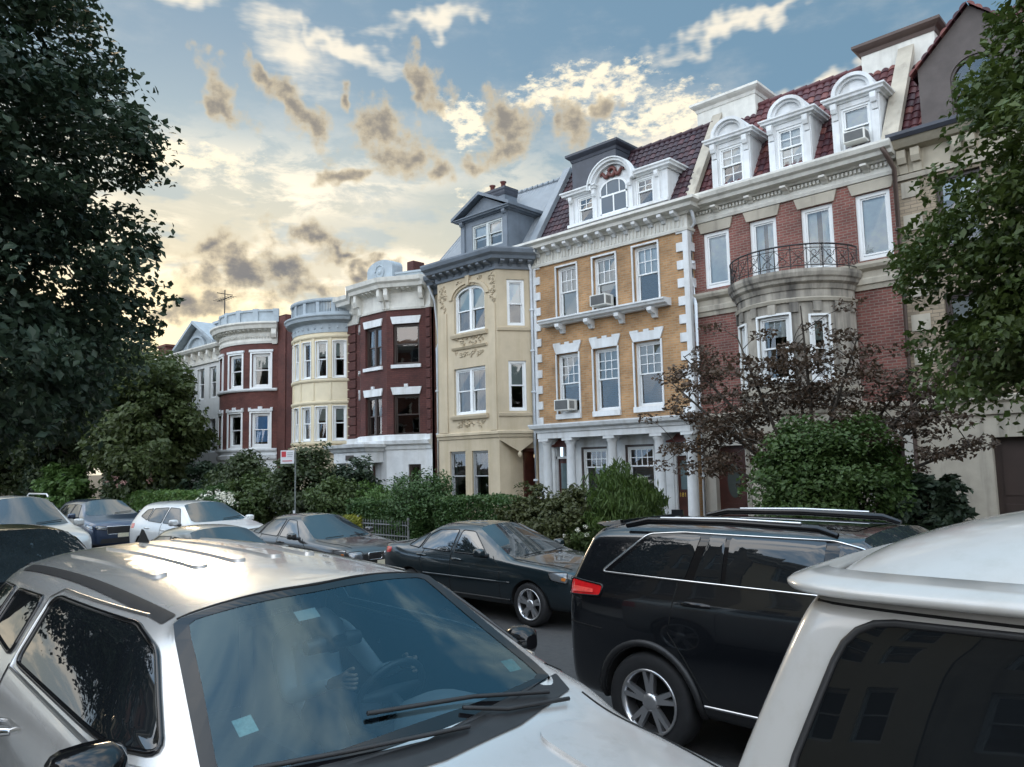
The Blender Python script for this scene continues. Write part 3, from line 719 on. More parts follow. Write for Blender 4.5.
# ---------- red brick house with round stone bay and balcony
def red_house():
    A, B, Y = -11.62, -5.85, 20.35
    h = House('bay_row_house', (-8.7, Y, .16), 'red brick house with rounded stone bay, iron balcony and three white arched dormers')
    f = FX(Y)
    w3 = [(-11.27, -10.44, 7.4, 9.08), (-9.8, -9.0, 7.3, 9.1), (-8.3, -7.44, 7.3, 9.1), (-6.85, -6.0, 7.36, 9.1)]
    CX, HB = -8.55, 1.56
    mb = MB(); mb.wall(f, A, B, 7.15, 9.42, w3); h.part(mb, 'wall', REDBRICK)
    mb = MB(); mb.wall(f, A, CX - 1.45, 3.6, 6.6); mb.wall(f, CX + 1.45, B, 3.6, 6.6); h.part(mb, 'middle_wall', REDBRICK)
    h.shell([(A, Y + .01), (B, Y + .01)], 31, .1, 9.9, REDBRICK)
    for k, o in enumerate(w3):
        if k in (0, 3): h.window(f, *o, rev=.1, fw=.1, curtain=('shade', 1., CURT), split=.02)
        else: h.window(f, *o, rev=.12, fw=.1, curtain=('pair', .8, CURT), split=.02)
    t = MB()
    for o in w3: flared_lintel(t, f, o[0] - .05, o[1] + .05, o[3] + .01, 9.4, .1, .05)
    h.part(t, 'lintels', LIME)
    s = MB(); P1 = [(A, Y), (B, Y)]
    s.sweep(P1, [(0, 6.58), (.05, 6.58), (.07, 6.7), (.11, 6.72), (.11, 6.85), (.05, 6.9), (.05, 7.05), (.16, 7.12), (.2, 7.2), (.2, 7.27), (0, 7.3)]); h.part(s, 'string_course', LIME)
    s = MB(); s.sweep(P1, [(0, 3.3), (.06, 3.3), (.08, 3.5), (.14, 3.56), (.14, 3.66), (0, 3.7)]); h.part(s, 'string_course', LIME)
    g = MB(); g.wall(f, A, B, .1, 3.35, [(-11.25, -10.3, .3, 2.75), (-6.9, -6.1, .9, 2.6)], .25); h.part(g, 'base_wall', simple('pale_stone', (.5, .48, .43), .85, var=.1, scale=1.5, streak=.4))
    d = MB(); d.fbox(f, -11.25, -10.3, .3, 2.75, -.25, -.2); d.fbox(f, -11.1, -10.45, .5, 1.1, -.2, -.18); dd = h.part(d, 'door', DOORW)
    d = MB(); N = 20
    d.prism(f, [(-10.78 + .2 * math.cos(2 * math.pi * k / N), 1.75 + .5 * math.sin(2 * math.pi * k / N)) for k in range(N)], -.2, -.185); h.part(d, 'door_pane', simple('oval_glass', (.06, .07, .065), .1), dd)
    h.window(f, -6.9, -6.1, .9, 2.6, fm=DARKFR)
    # frieze and cornice
    c = MB(); c.sweep(P1, [(0, 9.42), (.07, 9.42), (.1, 9.5), (.05, 9.52), (.05, 9.78), (0, 9.78)]); blocks(c, f, A + .1, B - .1, 52, .055, 9.66, 9.75, .05, .14)
    h.part(c, 'frieze', WHITE_OLD)
    c = MB(); c.sweep([(A - .12, Y), (B + .1, Y)], [(0, 9.78), (.16, 9.78), (.2, 9.84), (.42, 9.86), (.46, 9.95), (.55, 10.0), (.6, 10.1), (.6, 10.16), (.1, 10.2), (0, 10.2)]); h.part(c, 'cornice', WHITE_OLD)
    c = MB(); modillions(c, f, A + .35, B - .1, 5, .16, 9.78, .16, .36); h.part(c, 'cornice_brackets', WHITE_OLD)
    # bay
    r = 1.56; cy = Y - .0; ar = Arc(CX, cy, r)
    wins = [(-.42, .42, 4.3, 5.98), (-1.36, -.92, 4.25, 5.9), (.92, 1.36, 4.25, 5.9)]
    lim = r * math.pi / 2 * .97
    b = MB(); b.wall(ar, -lim, lim, 3.6, 6.95, wins, .16); bw = h.part(b, 'bay', LIME_DIRTY)
    for k, o in enumerate(wins): h.window(ar, *o, rev=.10, fw=.07, casing=.05, curtain=('shade', .35, SHADE) if k else ('shade', .3, CURT), parent=bw, name='bay_window')
    b = MB(); b.wall(ar, -lim, lim, .1, 3.6, [(-.45, .45, 1.0, 2.7), (-1.9, -1.1, 1.0, 2.7), (1.1, 1.9, 1.0, 2.7)], .2); h.part(b, 'bay_base', LIME)
    for o in ((-.45, .45, 1.0, 2.7), (-1.9, -1.1, 1.0, 2.7), (1.1, 1.9, 1.0, 2.7)): h.window(ar, *o, fm=DARKFR, parent=bw, name='bay_window')
    line = [ar.P(lim * (k / 18 - 1), 0, 0)[:2] for k in range(37)]
    b = MB(); b.sweep(line, [(0, 3.45), (.05, 3.45), (.1, 3.55), (.14, 3.62), (.14, 3.72), (0, 3.76)]); h.part(b, 'bay_string_course', LIME, bw)
    b = MB(); b.sweep(line, [(0, 4.0), (.06, 4.0), (.08, 4.12), (0, 4.14)]); h.part(b, 'bay_string_course', LIME, bw)
    b = MB(); b.sweep(line, [(0, 6.28), (.05, 6.28), (.08, 6.36), (0, 6.4)]); h.part(b, 'bay_string_course', LIME, bw)
    b = MB(); b.sweep(line, [(-.1, 6.6), (.03, 6.6), (.06, 6.72), (.14, 6.78), (.16, 6.86), (.2, 6.9), (.23, 7.0), (.23, 7.08), (-.4, 7.12), (-.4, 6.7)])
    for k in range(9): s0 = lim * (k / 4 - 1) * .92; b.fbox(ar, s0 - .1, s0 + .1, 6.02, 6.27, 0, .05)
    b.add([(CX, cy + .1, 7.1)] + [(*p, 7.1) for p in line], [(0, i + 1, i + 2) for i in range(len(line) - 1)])
    h.part(b, 'bay_cornice', LIME_DIRTY, bw)
    rl = MB(); ro = .14; arr = Arc(CX, cy, r + ro)
    ll = (r + ro) * math.pi / 2 * .95
    pts = lambda z: [arr.P(ll * (k / 20 - 1), 0, z) for k in range(41)]
    rl.tube(pts(7.72), .022, 6); rl.tube(pts(7.18), .014, 6); rl.tube(pts(7.62), .010, 5)
    n = 13
    for k in range(n + 1):
        s0 = ll * (2 * k / n - 1); rl.tube([arr.P(s0, 0, 7.08), arr.P(s0, 0, 7.74)], .013, 6)
        if k < n:
            for q in range(2):                                # scrolls in each panel
                c0 = s0 + 2 * ll / n * (.5); zc = 7.28 + .22 * q
                sp = [(c0 + .012 * t * math.cos(t * .9 + q * 3.1), zc + .012 * t * math.sin(t * .9 + q * 3.1)) for t in range(2, 12)]
                rl.tube([arr.P(a, 0, z) for a, z in sp], .008, 5)
            a0, a1 = s0, s0 + 2 * ll / n
            rl.tube([arr.P(a0, 0, 7.2), arr.P((a0 + a1) / 2, 0, 7.4), arr.P(a1, 0, 7.62)], .007, 5); rl.tube([arr.P(a1, 0, 7.2), arr.P((a0 + a1) / 2, 0, 7.4), arr.P(a0, 0, 7.62)], .007, 5)
    h.part(rl, 'balcony_railing', IRON)
    mansard(h, A + .08, B - .08, Y + .1, 10.15, 22.55, 13.5, TILE_RED, 30)
    sloped_coping(h, A + .0, Y + .02, 10.15, 22.5, 13.45, .34, LIME)
    sloped_coping(h, B - .02, Y + .02, 10.2, 22.8, 13.9, .40, LIME)
    for x in (-10.35, -8.55, -6.75):
        y = Y + .2; fd = FX(y); m = MB(); a, b = x - .62, x + .62
        op = (x - .38, x + .38, 10.45, 11.62)
        m.wall(fd, a, b, 10.16, 11.78, [op], .1)
        for q in (a, b): m.add([(q, y, 10.16), (q, y, 11.78), (q, y + 1.1, 11.9), (q, y + .02, 10.2)], [(0, 1, 2, 3)])
        N = 16; arc = [(x + .5 * math.cos(math.pi * k / N), 11.98 + .45 * math.sin(math.pi * k / N)) for k in range(N + 1)]
        m.prism(fd, arc, -.9, -.02)
        dm = h.part(m, 'dormer', WHITE)
        m = MB(); m.sweep([(a, y + .9), (a, y), (b, y), (b, y + .9)], cornice_prof(11.76, .22, .2))
        m.box(a, b, y + .05, y + 1.4, 11.9, 11.975)
        for k in range(N):
            for q0, q1, dd in ((.74, .9, .07), (.9, 1.1, .15)):
                m.prism(fd, [(x + .5 * q * math.cos(math.pi * kk / N), 11.98 + .45 * q * math.sin(math.pi * kk / N)) for q, kk in ((q0, k), (q0, k + 1), (q1, k + 1), (q1, k))], -.9, dd)
        for q in (a + .11, b - .11): modillions(m, fd, q - .09, q + .09, 1, .15, 11.76, .42, .17); m.fbox(fd, q - .09, q + .09, 10.4, 11.3, 0, .05); m.fbox(fd, q - .12, q + .12, 10.2, 10.4, 0, .08)
        m.fbox(fd, a + .2, b - .2, 10.36, 10.45, -.05, .1)
        h.part(m, 'dormer_trim', WHITE, dm)
        h.window(fd, *op, rev=.08, fw=.06, up=(2, 2) if x < -7 else (1, 1), lo=(2, 2) if x < -7 else (1, 1), curtain=('shade', .95, CURT) if x > -10 else ('shade', .5, CURT), parent=dm, name='dormer_window')
    aircon(-6.72, Y + .15, 10.52, .55, 'small white air conditioner in an arched dormer window of the red brick house', .3, .3)
    chimney(h, -12.35, -10.3, 22.3, 23.9, 12.8, 14.15, WHITE_OLD, WHITE_OLD, .18)
    chimney(h, -7.05, -5.15, 22.3, 23.9, 12.8, 14.05, WHITE_OLD, simple('brown_cap_metal', (.09, .06, .05), .6), .2)
    drainpipe(h, [(A + .12, Y - .42, 9.95), (A + .24, Y - .40, 9.7), (A + .2, Y - .2, 9.42), (A + .02, Y - .14, 9.3), (A + .02, Y - .14, 7.2), (A + .16, Y - .3, 6.95), (A + .12, Y - .28, .2)], PIPE_W, .05)
    drainpipe(h, [(B - .1, Y - .5, 10.0), (B + .0, Y - .45, 9.75), (B + .04, Y - .14, 9.5), (B + .04, Y - .14, .2)], PIPE_B, .06)
    return h
red_house()

# ---------- grey stone-brick house behind the leafy tree
def grey_house():
    A, B, Y = -5.85, .6, 20.4
    h = House('gabled_row_house', (-3, Y, .16), 'grey stone-brick house with dark arched gable, half hidden by the big leafy tree')
    f = FX(Y)
    w3 = [(-4.98, -4.0, 7.3, 9.1), (-3.2, -2.2, 7.3, 9.1), (-1.4, -.4, 7.3, 9.1)]; w2 = [(-4.98, -4.0, 4.2, 6.2), (-3.2, -2.2, 4.2, 6.2), (-1.4, -.4, 4.2, 6.2)]
    w1 = [(-4.25, -3.1, .3, 2.72), (-2.2, -.8, .9, 2.7)]
    m = MB(); m.wall(f, A, B, 3.6, 9.4, w3 + w2); h.part(m, 'wall', GREYBRICK); m = MB(); m.wall(f, A, B, .1, 3.3, w1, .25); h.part(m, 'base_wall', LIME)
    h.shell([(A, Y + .01), (B, Y + .01)], 31, .1, 10, GREYBRICK)
    for o in w3 + w2: h.window(f, *o, fm=DARKFR, fw=.08, curtain=('shade', .3, CURT), split=.42)
    h.window(f, *w1[1], fm=DARKFR)
    d = MB(); d.fbox(f, *w1[0], -.25, -.2); d.fbox(f, -4.1, -3.25, .5, 1.2, -.2, -.17); d.fbox(f, -4.1, -3.25, 1.4, 2.5, -.2, -.18); h.part(d, 'door', DARKFR)
    q = MB(); z = 3.7; k = 0
    while z < 9.2:
        if k % 2 == 0: q.box(A + .12, A + .55, Y - .03, Y + .05, z, z + .4)
        z += .42; k += 1
    h.part(q, 'quoins', LIME)
    c = MB(); P1 = [(A, Y), (B, Y)]
    c.sweep(P1, [(0, 3.25), (.06, 3.25), (.1, 3.5), (.16, 3.56), (.16, 3.66), (0, 3.7)]); h.part(c, 'string_course', LIME); c = MB(); c.sweep(P1, [(0, 9.2), (.06, 9.2), (.08, 9.32), (0, 9.35)]); h.part(c, 'string_course', LIME)
    c = MB(); c.sweep(P1, [(0, 9.36), (.04, 9.36), (.04, 9.9), (.3, 9.95), (.4, 10.05), (.46, 10.12), (0, 10.16)])
    for x in (-5.62, -5.3, -4.4, -4.1, -3.1, -2.8, -1.8, -1.5): modillions(c, f, x - .1, x + .1, 1, .2, 9.9, .55, .26)
    h.part(c, 'cornice', simple('weathered_cream_stone', (.42, .38, .30), .85, var=.12, streak=.5))
    c = MB(); c.sweep(P1, [(0, 10.1), (.5, 10.12), (.56, 10.2), (.56, 10.28), (0, 10.32)]); h.part(c, 'gutter', SLATE)
    mansard(h, A + .1, B, Y + .1, 10.2, 22.9, 13.8, TILE_RED, 30)
    y = Y + .2; fd = FX(y); m = MB(); x0, x1, xm = -5.2, -2.75, -3.98
    op = (-4.5, -3.4, 10.55, 11.95, .5)
    m.wall(fd, x0, x1, 10.2, 12.0, [op], .12); m.add([(x0, y, 12.0), (x1, y, 12.0), (xm, y, 13.2)], [(0, 1, 2)])
    for q in (x0, x1): m.add([(q, y, 10.2), (q, y, 12.0), (q, y + 1.4, 12.0), (q, y + .1, 10.2)], [(0, 1, 2, 3)])
    dm = h.part(m, 'dormer', DARKSTUC)
    for a, b in (((x0 - .15, 11.85), (xm, 13.22)), ((xm, 13.22), (x1 + .15, 11.85))):
        m = tile_roof((a[0], y - .15, a[1]), (b[0], y - .15, b[1]), (a[0], y + 2.3, a[1]), (b[0], y + 2.3, b[1])); h.part(m, 'dormer_roof', TILE_RED, dm)
    h.window(fd, *op[:4], arch=op[4], rev=.1, fm=DARKFR, fw=.06, split=.35, parent=dm, name='dormer_window')
    return h
grey_house()

# ---------- cream stone house with angled bay
def cream_house():
    A, B, Y = -23.15, -17.86, 20.0; yf = 18.9
    h = House('stone_row_house', (-20.4, Y, .16), 'cream stone house with angular bay and blue-grey pedimented dormer')
    pl = [(-22.55, Y), (-21.72, yf), (-18.6, yf), (-17.88, Y)]
    fa, ff, fb = Flat(pl[0], pl[1]), FX(yf), Flat(pl[2], pl[3])
    mb = MB(); W3 = (-20.8, -19.2, 7.14, 8.86, .42); W2 = (-20.86, -19.22, 4.16, 5.86); W1 = [(-21.15, -20.32, 1.05, 2.86), (-19.98, -19.16, 1.05, 2.86)]
    mb.wall(ff, pl[1][0], pl[2][0], .1, 9.25, [W3, W2] + W1, .2)
    S3, S2 = (.38, 1.02, 7.2, 8.85), (.38, 1.02, 4.2, 5.95)
    mb.wall(fb, 0, fb.len, 3.2, 9.25, [S3, S2], .14); mb.wall(Flat(pl[2], (pl[2][0] + .02, Y)), 0, Y - yf, .1, 3.2)
    mb.wall(fa, 0, fa.len, .1, 9.25)
    mb.wall(FX(Y + .01), -18.9, B, .1, 3.3, [(-18.5, -17.94, .3, 2.9)], .5); mb.wall(FX(Y + .01), A, pl[0][0], .1, 9.25)
    h.part(mb, 'wall', CREAM); h.shell([(A, Y + .02), (B, Y + .02)], 31, .1, 9.9, CREAM)
    mb = MB(); mb.add([(*p, 9.3) for p in pl], [(0, 1, 2, 3)]); mb.add([(pl[2][0] - .6, yf + .9, 3.2), (*pl[2], 3.2), (*pl[3], 3.2)], [(0, 1, 2)]); h.part(mb, 'bay_soffit', CREAM)
    h.window(ff, *W3[:4], arch=W3[4], rev=.14, fw=.09, twin=True, split=.47, curtain=('shade', .5, simple('mint_shade', (.45, .60, .55), .8)))
    h.window(ff, *W2, rev=.14, fw=.09, twin=True, curtain=('pair', .5, SHADE))
    for o in W1: h.window(ff, *o, rev=.12, fw=.06, curtain=('pair', .35, SHADE), fm=simple('grey_frame_paint', (.32, .33, .33), .5))
    h.window(fb, *S3, rev=.10, fw=.08, curtain=('shade', .5, CURT), split=.46); h.window(fb, *S2, rev=.10, fw=.08, curtain=('shade', .5, SHADE))
    t = MB(); pb = pl[1:]
    for z, o in ((3.42, .1), ):
        t.sweep(pl, [(0, z - .12), (.04, z - .12), (.06, z - .02), (o, z), (o, z + .08), (0, z + .12)])
    for o in (W3, W2):
        t.sweep([(o[0] - .12, yf), (o[1] + .12, yf)], [(0, o[2] - .16), (.08, o[2] - .16), (.12, o[2] - .06), (.12, o[2]), (0, o[2])])
    for z in (4.12, 7.12): t.sweep(pl[2:], [(0, z - .1), (.05, z - .1), (.07, z), (0, z + .02)])
    t.sweep([(-20.9, yf), (-19.1, yf)], [(0, 6.55), (.05, 6.55), (.1, 6.63), (0, 6.66)])
    for a, b in ((-21.64, -21.2), (-18.98, -18.66)): t.fbox(ff, a, b, 3.55, 8.0, 0, .035)
    # arch hood over the top window, keystone and carved panels
    N = 18; cx = -20.0
    for k in range(N):
        t.prism(ff, [(cx + rr * .8 * math.cos(math.pi * q / N), 8.44 + rr * .46 * math.sin(math.pi * q / N)) for rr, q in ((1.1, k), (1.1, k + 1), (1.3, k + 1), (1.3, k))], 0, .06)
    t.prism(ff, [(cx - .07, 8.86), (cx + .07, 8.86), (cx + .1, 9.22), (cx - .1, 9.22)], 0, .1)
    # hanging corbel under the angled side
    m = fb.P(.55, 0, 0); v = [fb.P(.02, .02, 3.2), fb.P(fb.len, .02, 3.2), fb.P(fb.len * .55, .0, 2.78), (m[0] - .45, m[1] + .4, 3.2)]
    t.add(v, [(0, 1, 2), (0, 2, 3), (1, 3, 2)]); t.lathe((v[2][0], v[2][1], 2.66), [(.01, -.08), (.07, -.02), (.08, .06), (.03, .14)], 12)
    h.part(t, 'stone_trim', CREAM)
    t = MB(); rr = random.Random(3)
    def carve(a, b, c, d):
        t = MB()
        for k in range(int((b - a) * (d - c) * 70)):
            x, z = rr.uniform(a, b), rr.uniform(c, d); rad = rr.uniform(.04, .08); t0 = rr.uniform(0, 6)
            t.tube([ff.P(x + rad * math.cos(t0 + q * .7) * (1 - q * .08), .015, z + rad * math.sin(t0 + q * .7) * (1 - q * .08)) for q in range(8)], .018, 5)
        t.build('carved_panel', CREAM, h.root, h.off)
    for q in ((-20.75, -19.25, 6.72, 6.95), (-20.75, -19.25, 6.28, 6.5), (-20.75, -19.25, 3.72, 3.95), (-21.6, -21.25, 8.0, 9.1), (-18.95, -18.68, 8.0, 9.1), (-20.75, -20.2, 8.9, 9.1), (-19.8, -19.25, 8.9, 9.1)): carve(*q)
    c = MB(); PC = [(A, Y)] + pl + [(B, Y)]
    PC = [(A, Y - .02)] + pl[:3] + [(B + .02, Y + .02)]
    c.sweep(PC, [(0, 9.2), (.06, 9.2), (.08, 9.38), (.14, 9.44), (.4, 9.5), (.44, 9.6), (.56, 9.68), (.6, 9.8), (.6, 9.86), (-.3, 9.95), (-.3, 9.2)])
    c2 = MB()
    for fr, n in ((ff, 8), (fb, 4), (fa, 3)):
        s0, s1 = (pl[1][0], pl[2][0]) if fr is ff else (0, fr.len)
        modillions(c2, fr, s0, s1, n, .14, 9.5, .2, .36)
    co = h.part(c, 'cornice', BLUEGREY); h.part(c2, 'cornice_brackets', BLUEGREY, co)
    # steep metal roof with a hip on the left, standing seams
    r = MB(); bl, br, tl, tr = Vector((-22.7, 19.3, 9.86)), Vector((B, 20.0, 9.9)), Vector((-21.9, 21.9, 13.15)), Vector((B, 22.4, 13.3))
    r.quad(bl, br, tr, tl); r.quad((A, 31, 9.8), bl, tl, (A + .8, 31, 13.1)); r.quad(tl, tr, (B, 31, 13.3), (-21.9, 31, 13.2)); r.quad(br, (B, 31, 9.8), (B, 31, 13.3), tr)
    r.add([(*p, 9.9) for p in PC] + [(B, Y + 1, 9.9), (A, Y + 1, 9.9)], [tuple(range(7))])
    rf = h.part(r, 'roof', SEAM)
    s = MB(); n = 26
    for k in range(n + 1):
        a = bl.lerp(br, k / n); b = tl.lerp(tr, k / n); s.tube([a, b], .018, 5)
    nz = 16
    for k in range(1, nz): s.tube([bl.lerp(tl, k / nz), br.lerp(tr, k / nz)], .008, 4)
    x = 0
    for k in range(16): s.tube([tl.lerp(tr, k / 16), tl.lerp(tr, (k + .9) / 16)], [.07, .1], 6)
    h.part(s, 'roof_seams', SEAM, rf)
    # pedimented dormer
    y = 19.55; fd = FX(y); m = MB(); x0, x1 = -21.05, -18.55; op = (-20.45, -18.86, 10.32, 11.3); xm = -19.8
    m.wall(fd, x0, x1, 9.9, 11.55, [op], .12); 
    for q in (x0, x1): m.quad((q, y, 9.9), (q, y, 11.55), (q, y + 1.9, 11.55), (q, y + 1.0, 9.9))
    for xx in (x0 + .13, x1 - .13): m.fbox(fd, xx - .1, xx + .1, 10.1, 11.4, 0, .05); modillions(m, fd, xx - .1, xx + .1, 1, .16, 11.55, .3, .16)
    dm = h.part(m, 'dormer', BLUEGREY)
    m = MB(); m.prism(fd, [(x0 - .1, 11.6), (x1 + .1, 11.6), (xm, 12.28)], -.1, .02)
    m.sweep([(x0, y + 1.9), (x0, y), (x1, y), (x1, y + 1.9)], cornice_prof(11.5, .16, .25))
    for a, b in (((x0 - .28, 11.6), (xm, 12.32)), ((xm, 12.32), (x1 + .28, 11.6))):
        v = []
        for (px, pz) in (a, b):
            for yy in (y - .28, y + 2.2): v += [(px, yy, pz), (px, yy, pz + .12)]
        m.add(v, [(0, 1, 3, 2), (4, 6, 7, 5), (0, 2, 6, 4), (1, 5, 7, 3), (0, 4, 5, 1), (2, 3, 7, 6)])
    h.part(m, 'dormer_pediment', BLUEGREY, dm)
    h.window(fd, *op, rev=.08, fw=.06, twin=True, up=(1, 1), curtain=('shade', .6, CURT), fm=simple('pale_sash_paint', (.5, .53, .52), .5), parent=dm, name='dormer_window')
    chimney(h, -21.3, -20.0, 20.9, 21.6, 12.0, 13.1, BLUEGREY, SLATE, .08)
    m = MB()
    for x in (-21.0, -20.4): m.lathe((x, 21.25, 13.05), [(.11, 0), (.09, .35), (.13, .38), (.13, .42)], 10)
    h.part(m, 'chimney_pots', REDWOOD)
    d = MB(); fo = FX(Y + .01); d.fbox(fo, -18.5, -17.94, .3, 2.9, -.5, -.45); d.fbox(fo, -18.5, -18.42, .3, 2.9, -.45, .04); d.fbox(fo, -18.5, -17.94, 2.8, 2.9, -.45, .03); h.part(d, 'door', DOORW)
    d = MB(); d.lathe((-18.12, Y + .2, 2.62), [(.02, .1), (.045, .08), (.055, 0), (.04, -.07), (.01, -.09)], 12)
    lm = bpy.data.materials.new('lit_lamp_glass'); lm.use_nodes = True; b = lm.node_tree.nodes['Principled BSDF']; b.inputs['Emission Color'].default_value = (1, .75, .4, 1); b.inputs['Emission Strength'].default_value = 1.6
    h.part(d, 'door_lamp', lm)
    d = MB()
    for k in range(4): d.box(-18.6, -17.7, 19.2 - .3 * k, Y, .1, .34 - .07 * k)
    h.part(d, 'steps', LIME)
    drainpipe(h, [(A + .12, Y - .45, 9.5), (A + .22, Y - .2, 8.9), (A + .36, Y - .12, 7.2), (A + .2, Y - .1, 7.0), (A + .2, Y - .1, .2)], PIPE_W, .05)
    return h
cream_house()

# ---------- maroon brick house with white trim
def maroon_house():
    A, B, Y = -29.35, -23.15, 19.9; yf = 18.95
    h = House('bay_row_house', (-26.2, Y, .16), 'maroon brick house with white lintels, faceted bay and white entrance floor')
    pl = [(-28.0, Y - .1), (-26.75, yf), (-24.95, yf), (-23.5, Y - .1)]
    fs = [Flat(pl[0], pl[1]), Flat(pl[1], pl[2]), Flat(pl[2], pl[3])]
    mb = MB(); tr = MB(); allw = []
    for i, fr in enumerate(fs):
        m = fr.len / 2; hw = (.34, .56, .56)[i]
        ops = [(m - hw, m + hw, 6.45, 8.12), (m - hw, m + hw, 3.6, 5.24)]
        mb.wall(fr, 0, fr.len, 3.3, 8.8, ops, .2)
        for k, o in enumerate(ops):
            allw.append((fr, o, i, k)); flared_lintel(tr, fr, o[0], o[1], o[3], o[3] + .3, .1, .06)
            if k == 1: tr.fbox(fr, m - .08, m + .08, o[3] + .29, o[3] + .42, 0, .08)
            if k == 0: tr.fbox(fr, o[0] - .08, o[1] + .08, o[2] - .14, o[2], -.04, .08)
    f = FX(Y - .1); mb.wall(f, A, pl[0][0], 3.3, 8.8); mb.wall(f, pl[3][0], B, 3.3, 8.8)
    h.part(mb, 'wall', MAROON); h.shell([(A, Y + .01), (B, Y + .01)], 31, .1, 10.1, MAROON); h.part(tr, 'lintels_and_sills', WHITE, bevel=.006)
    for fr, o, i, k in allw:
        h.window(fr, *o, rev=.16, fm=DARKFR, fw=.07, twin=(i == 1), curtain=('pair', .55, CURT) if (i == 1 and k == 0) else (('shade', .45, simple('rust_blind', (.25, .12, .07), .8)) if (i == 2 and k == 0) else None), split=.5)
    q = MB(); z = 3.4
    while z < 8.7: q.fbox(f, A + .08, A + 1.1, z, z + .36, 0, .06); q.fbox(f, pl[3][0] + .05, B - .04, z, z + .36, 0, .06); z += .41
    h.part(q, 'quoins', MAROON, bevel=.015)
    PC = [(A, Y - .1)] + pl + [(B, Y - .1)]
    c = MB(); c.sweep(PC, [(0, 8.7), (.06, 8.7), (.08, 8.8), (.04, 8.82), (.04, 9.4), (.14, 9.5), (.45, 9.56), (.5, 9.7), (.6, 9.78), (.64, 9.95), (-.4, 10.0), (-.4, 8.7)])
    c.add([(*p, 8.75) for p in PC], [tuple(range(6))]); c.add([(*p, 9.97) for p in PC] + [(B, Y + 3, 9.97), (A, Y + 3, 9.97)], [tuple(range(8))])
    co = h.part(c, 'cornice', WHITE_OLD)
    c = MB()
    for fr in fs:
        for s in (.1, fr.len - .1): modillions(c, fr, s - .1, s + .1, 1, .17, 9.55, .8, .38)
        modillions(c, fr, .5, fr.len - .5, 3, .12, 9.55, .14, .36)
    h.part(c, 'cornice_brackets', WHITE_OLD, co)
    c = MB(); c.sweep([(-25.0, 19.5), (-23.3, 20.2)], [(0, 9.95), (.05, 9.95), (.05, 10.28), (.1, 10.3), (.1, 10.38), (-.2, 10.38), (-.2, 9.95)]); h.part(c, 'parapet', PALEBLUE)
    N = 16; fc = FX(19.45); c = MB(); c.prism(fc, [(-26.95, 9.95), (-25.2, 9.95), (-25.2, 10.75)] + [(-26.07 + .87 * math.cos(math.pi * k / N), 10.75 + .36 * math.sin(math.pi * k / N)) for k in range(1, N)] + [(-26.95, 10.75)], -.55, 0)
    c.tube([(-26.07 + .3 * math.cos(2 * math.pi * k / 24), 19.44, 10.6 + .3 * math.sin(2 * math.pi * k / 24)) for k in range(25)], .03, 6); c.lathe((-26.07, 19.44, 10.6), [(.12, 0), (.1, -.03), (.01, -.04)], 10, axis='y')
    ct = h.part(c, 'crest', PALEBLUE)
    c = MB(); c.box(-29.3, -28.6, 19.9, 21, 9.7, 10.5); c.box(-24.9, -24.5, 20.0, 20.6, 10, 10.9); h.part(c, 'chimney', MAROON)
    # white ground floor with porch
    g = MB(); PG = [(A, Y - .12)] + [(p[0], p[1] - .03) for p in pl] + [(B, Y - .12)]
    for a, b in zip(PG[:-1], PG[1:]):
        fr = Flat(a, b); ops = [(fr.len * .55, fr.len * .86, 1.1, 2.45)] if a == PG[3] else []
        g.wall(fr, 0, fr.len, .1, 3.3, ops, .2)
        if ops: h.window(fr, *ops[0], fm=DARKFR)
    h.part(g, 'base_wall', WHITE)
    g = MB(); g.sweep(PG, [(0, 3.05), (.05, 3.05), (.08, 3.2), (.2, 3.26), (.24, 3.4), (.1, 3.42), (.1, 3.6), (0, 3.64)]); h.part(g, 'string_course', WHITE)
    g = MB(); px0, px1, py = -27.4, -25.2, 18.1
    g.sweep([(px0, yf + .2), (px0, py), (px1, py), (px1, yf + .2)], [(-.3, 2.55), (.02, 2.55), (.02, 2.95), (.1, 3.0), (.16, 3.1), (.3, 3.16), (.34, 3.28), (-.3, 3.32)])
    g.box(px0, px1, py, yf + .3, 3.1, 3.29)
    for x in (px0 + .2, px1 - .2): modillions(g, FX(py + .22), x - .12, x + .12, 1, .24, 2.55, .7, .2); g.box(x - .16, x + .16, py + .05, py + .4, .1, 2.0); g.box(x - .13, x + .13, py + .1, py + .36, 2.0, 2.56)
    p = h.part(g, 'porch', WHITE)
    g = MB(); g.box(-26.55, -26.0, py - .04, py - .024, 2.66, 2.86); h.part(g, 'name_plate', DARKFR, p)
    g = MB(); g.box(-26.9, -25.7, yf - .12, yf - .05, .3, 2.5); h.part(g, 'door', DOORW)
    return h
maroon_house()

# ---------- cream round-bay house with blue-grey balustrade
def round_house(A, B, Y, cx, half, sag, name, label, wallm, baym, zt, wins, crown):
    h = House(name, ((A + B) / 2, Y, .16), label)
    r = (half * half + sag * sag) / (2 * sag); cy = Y + r - sag; ar = Arc(cx, cy, r)
    lim = r * math.asin(min(1, half / r))
    mb = MB(); mb.wall(ar, -lim, lim, 3.3, zt, wins, .14); bw = h.part(mb, 'bay', baym)
    for a, b in ((A, cx - half + .02), (cx + half - .02, B)): mb = MB(); mb.wall(FX(Y), a, b, .1, zt + 1.3); h.part(mb, 'wall', wallm)
    h.shell([(A, Y + .01), (B, Y + .01)], 31, .1, zt + 1.35, wallm)
    line = [ar.P(lim * (k / 20 - 1), 0, 0)[:2] for k in range(41)]
    return h, ar, lim, line, bw
RW = (-2.1, -1.26, -.42, .42, 1.26, 2.1)
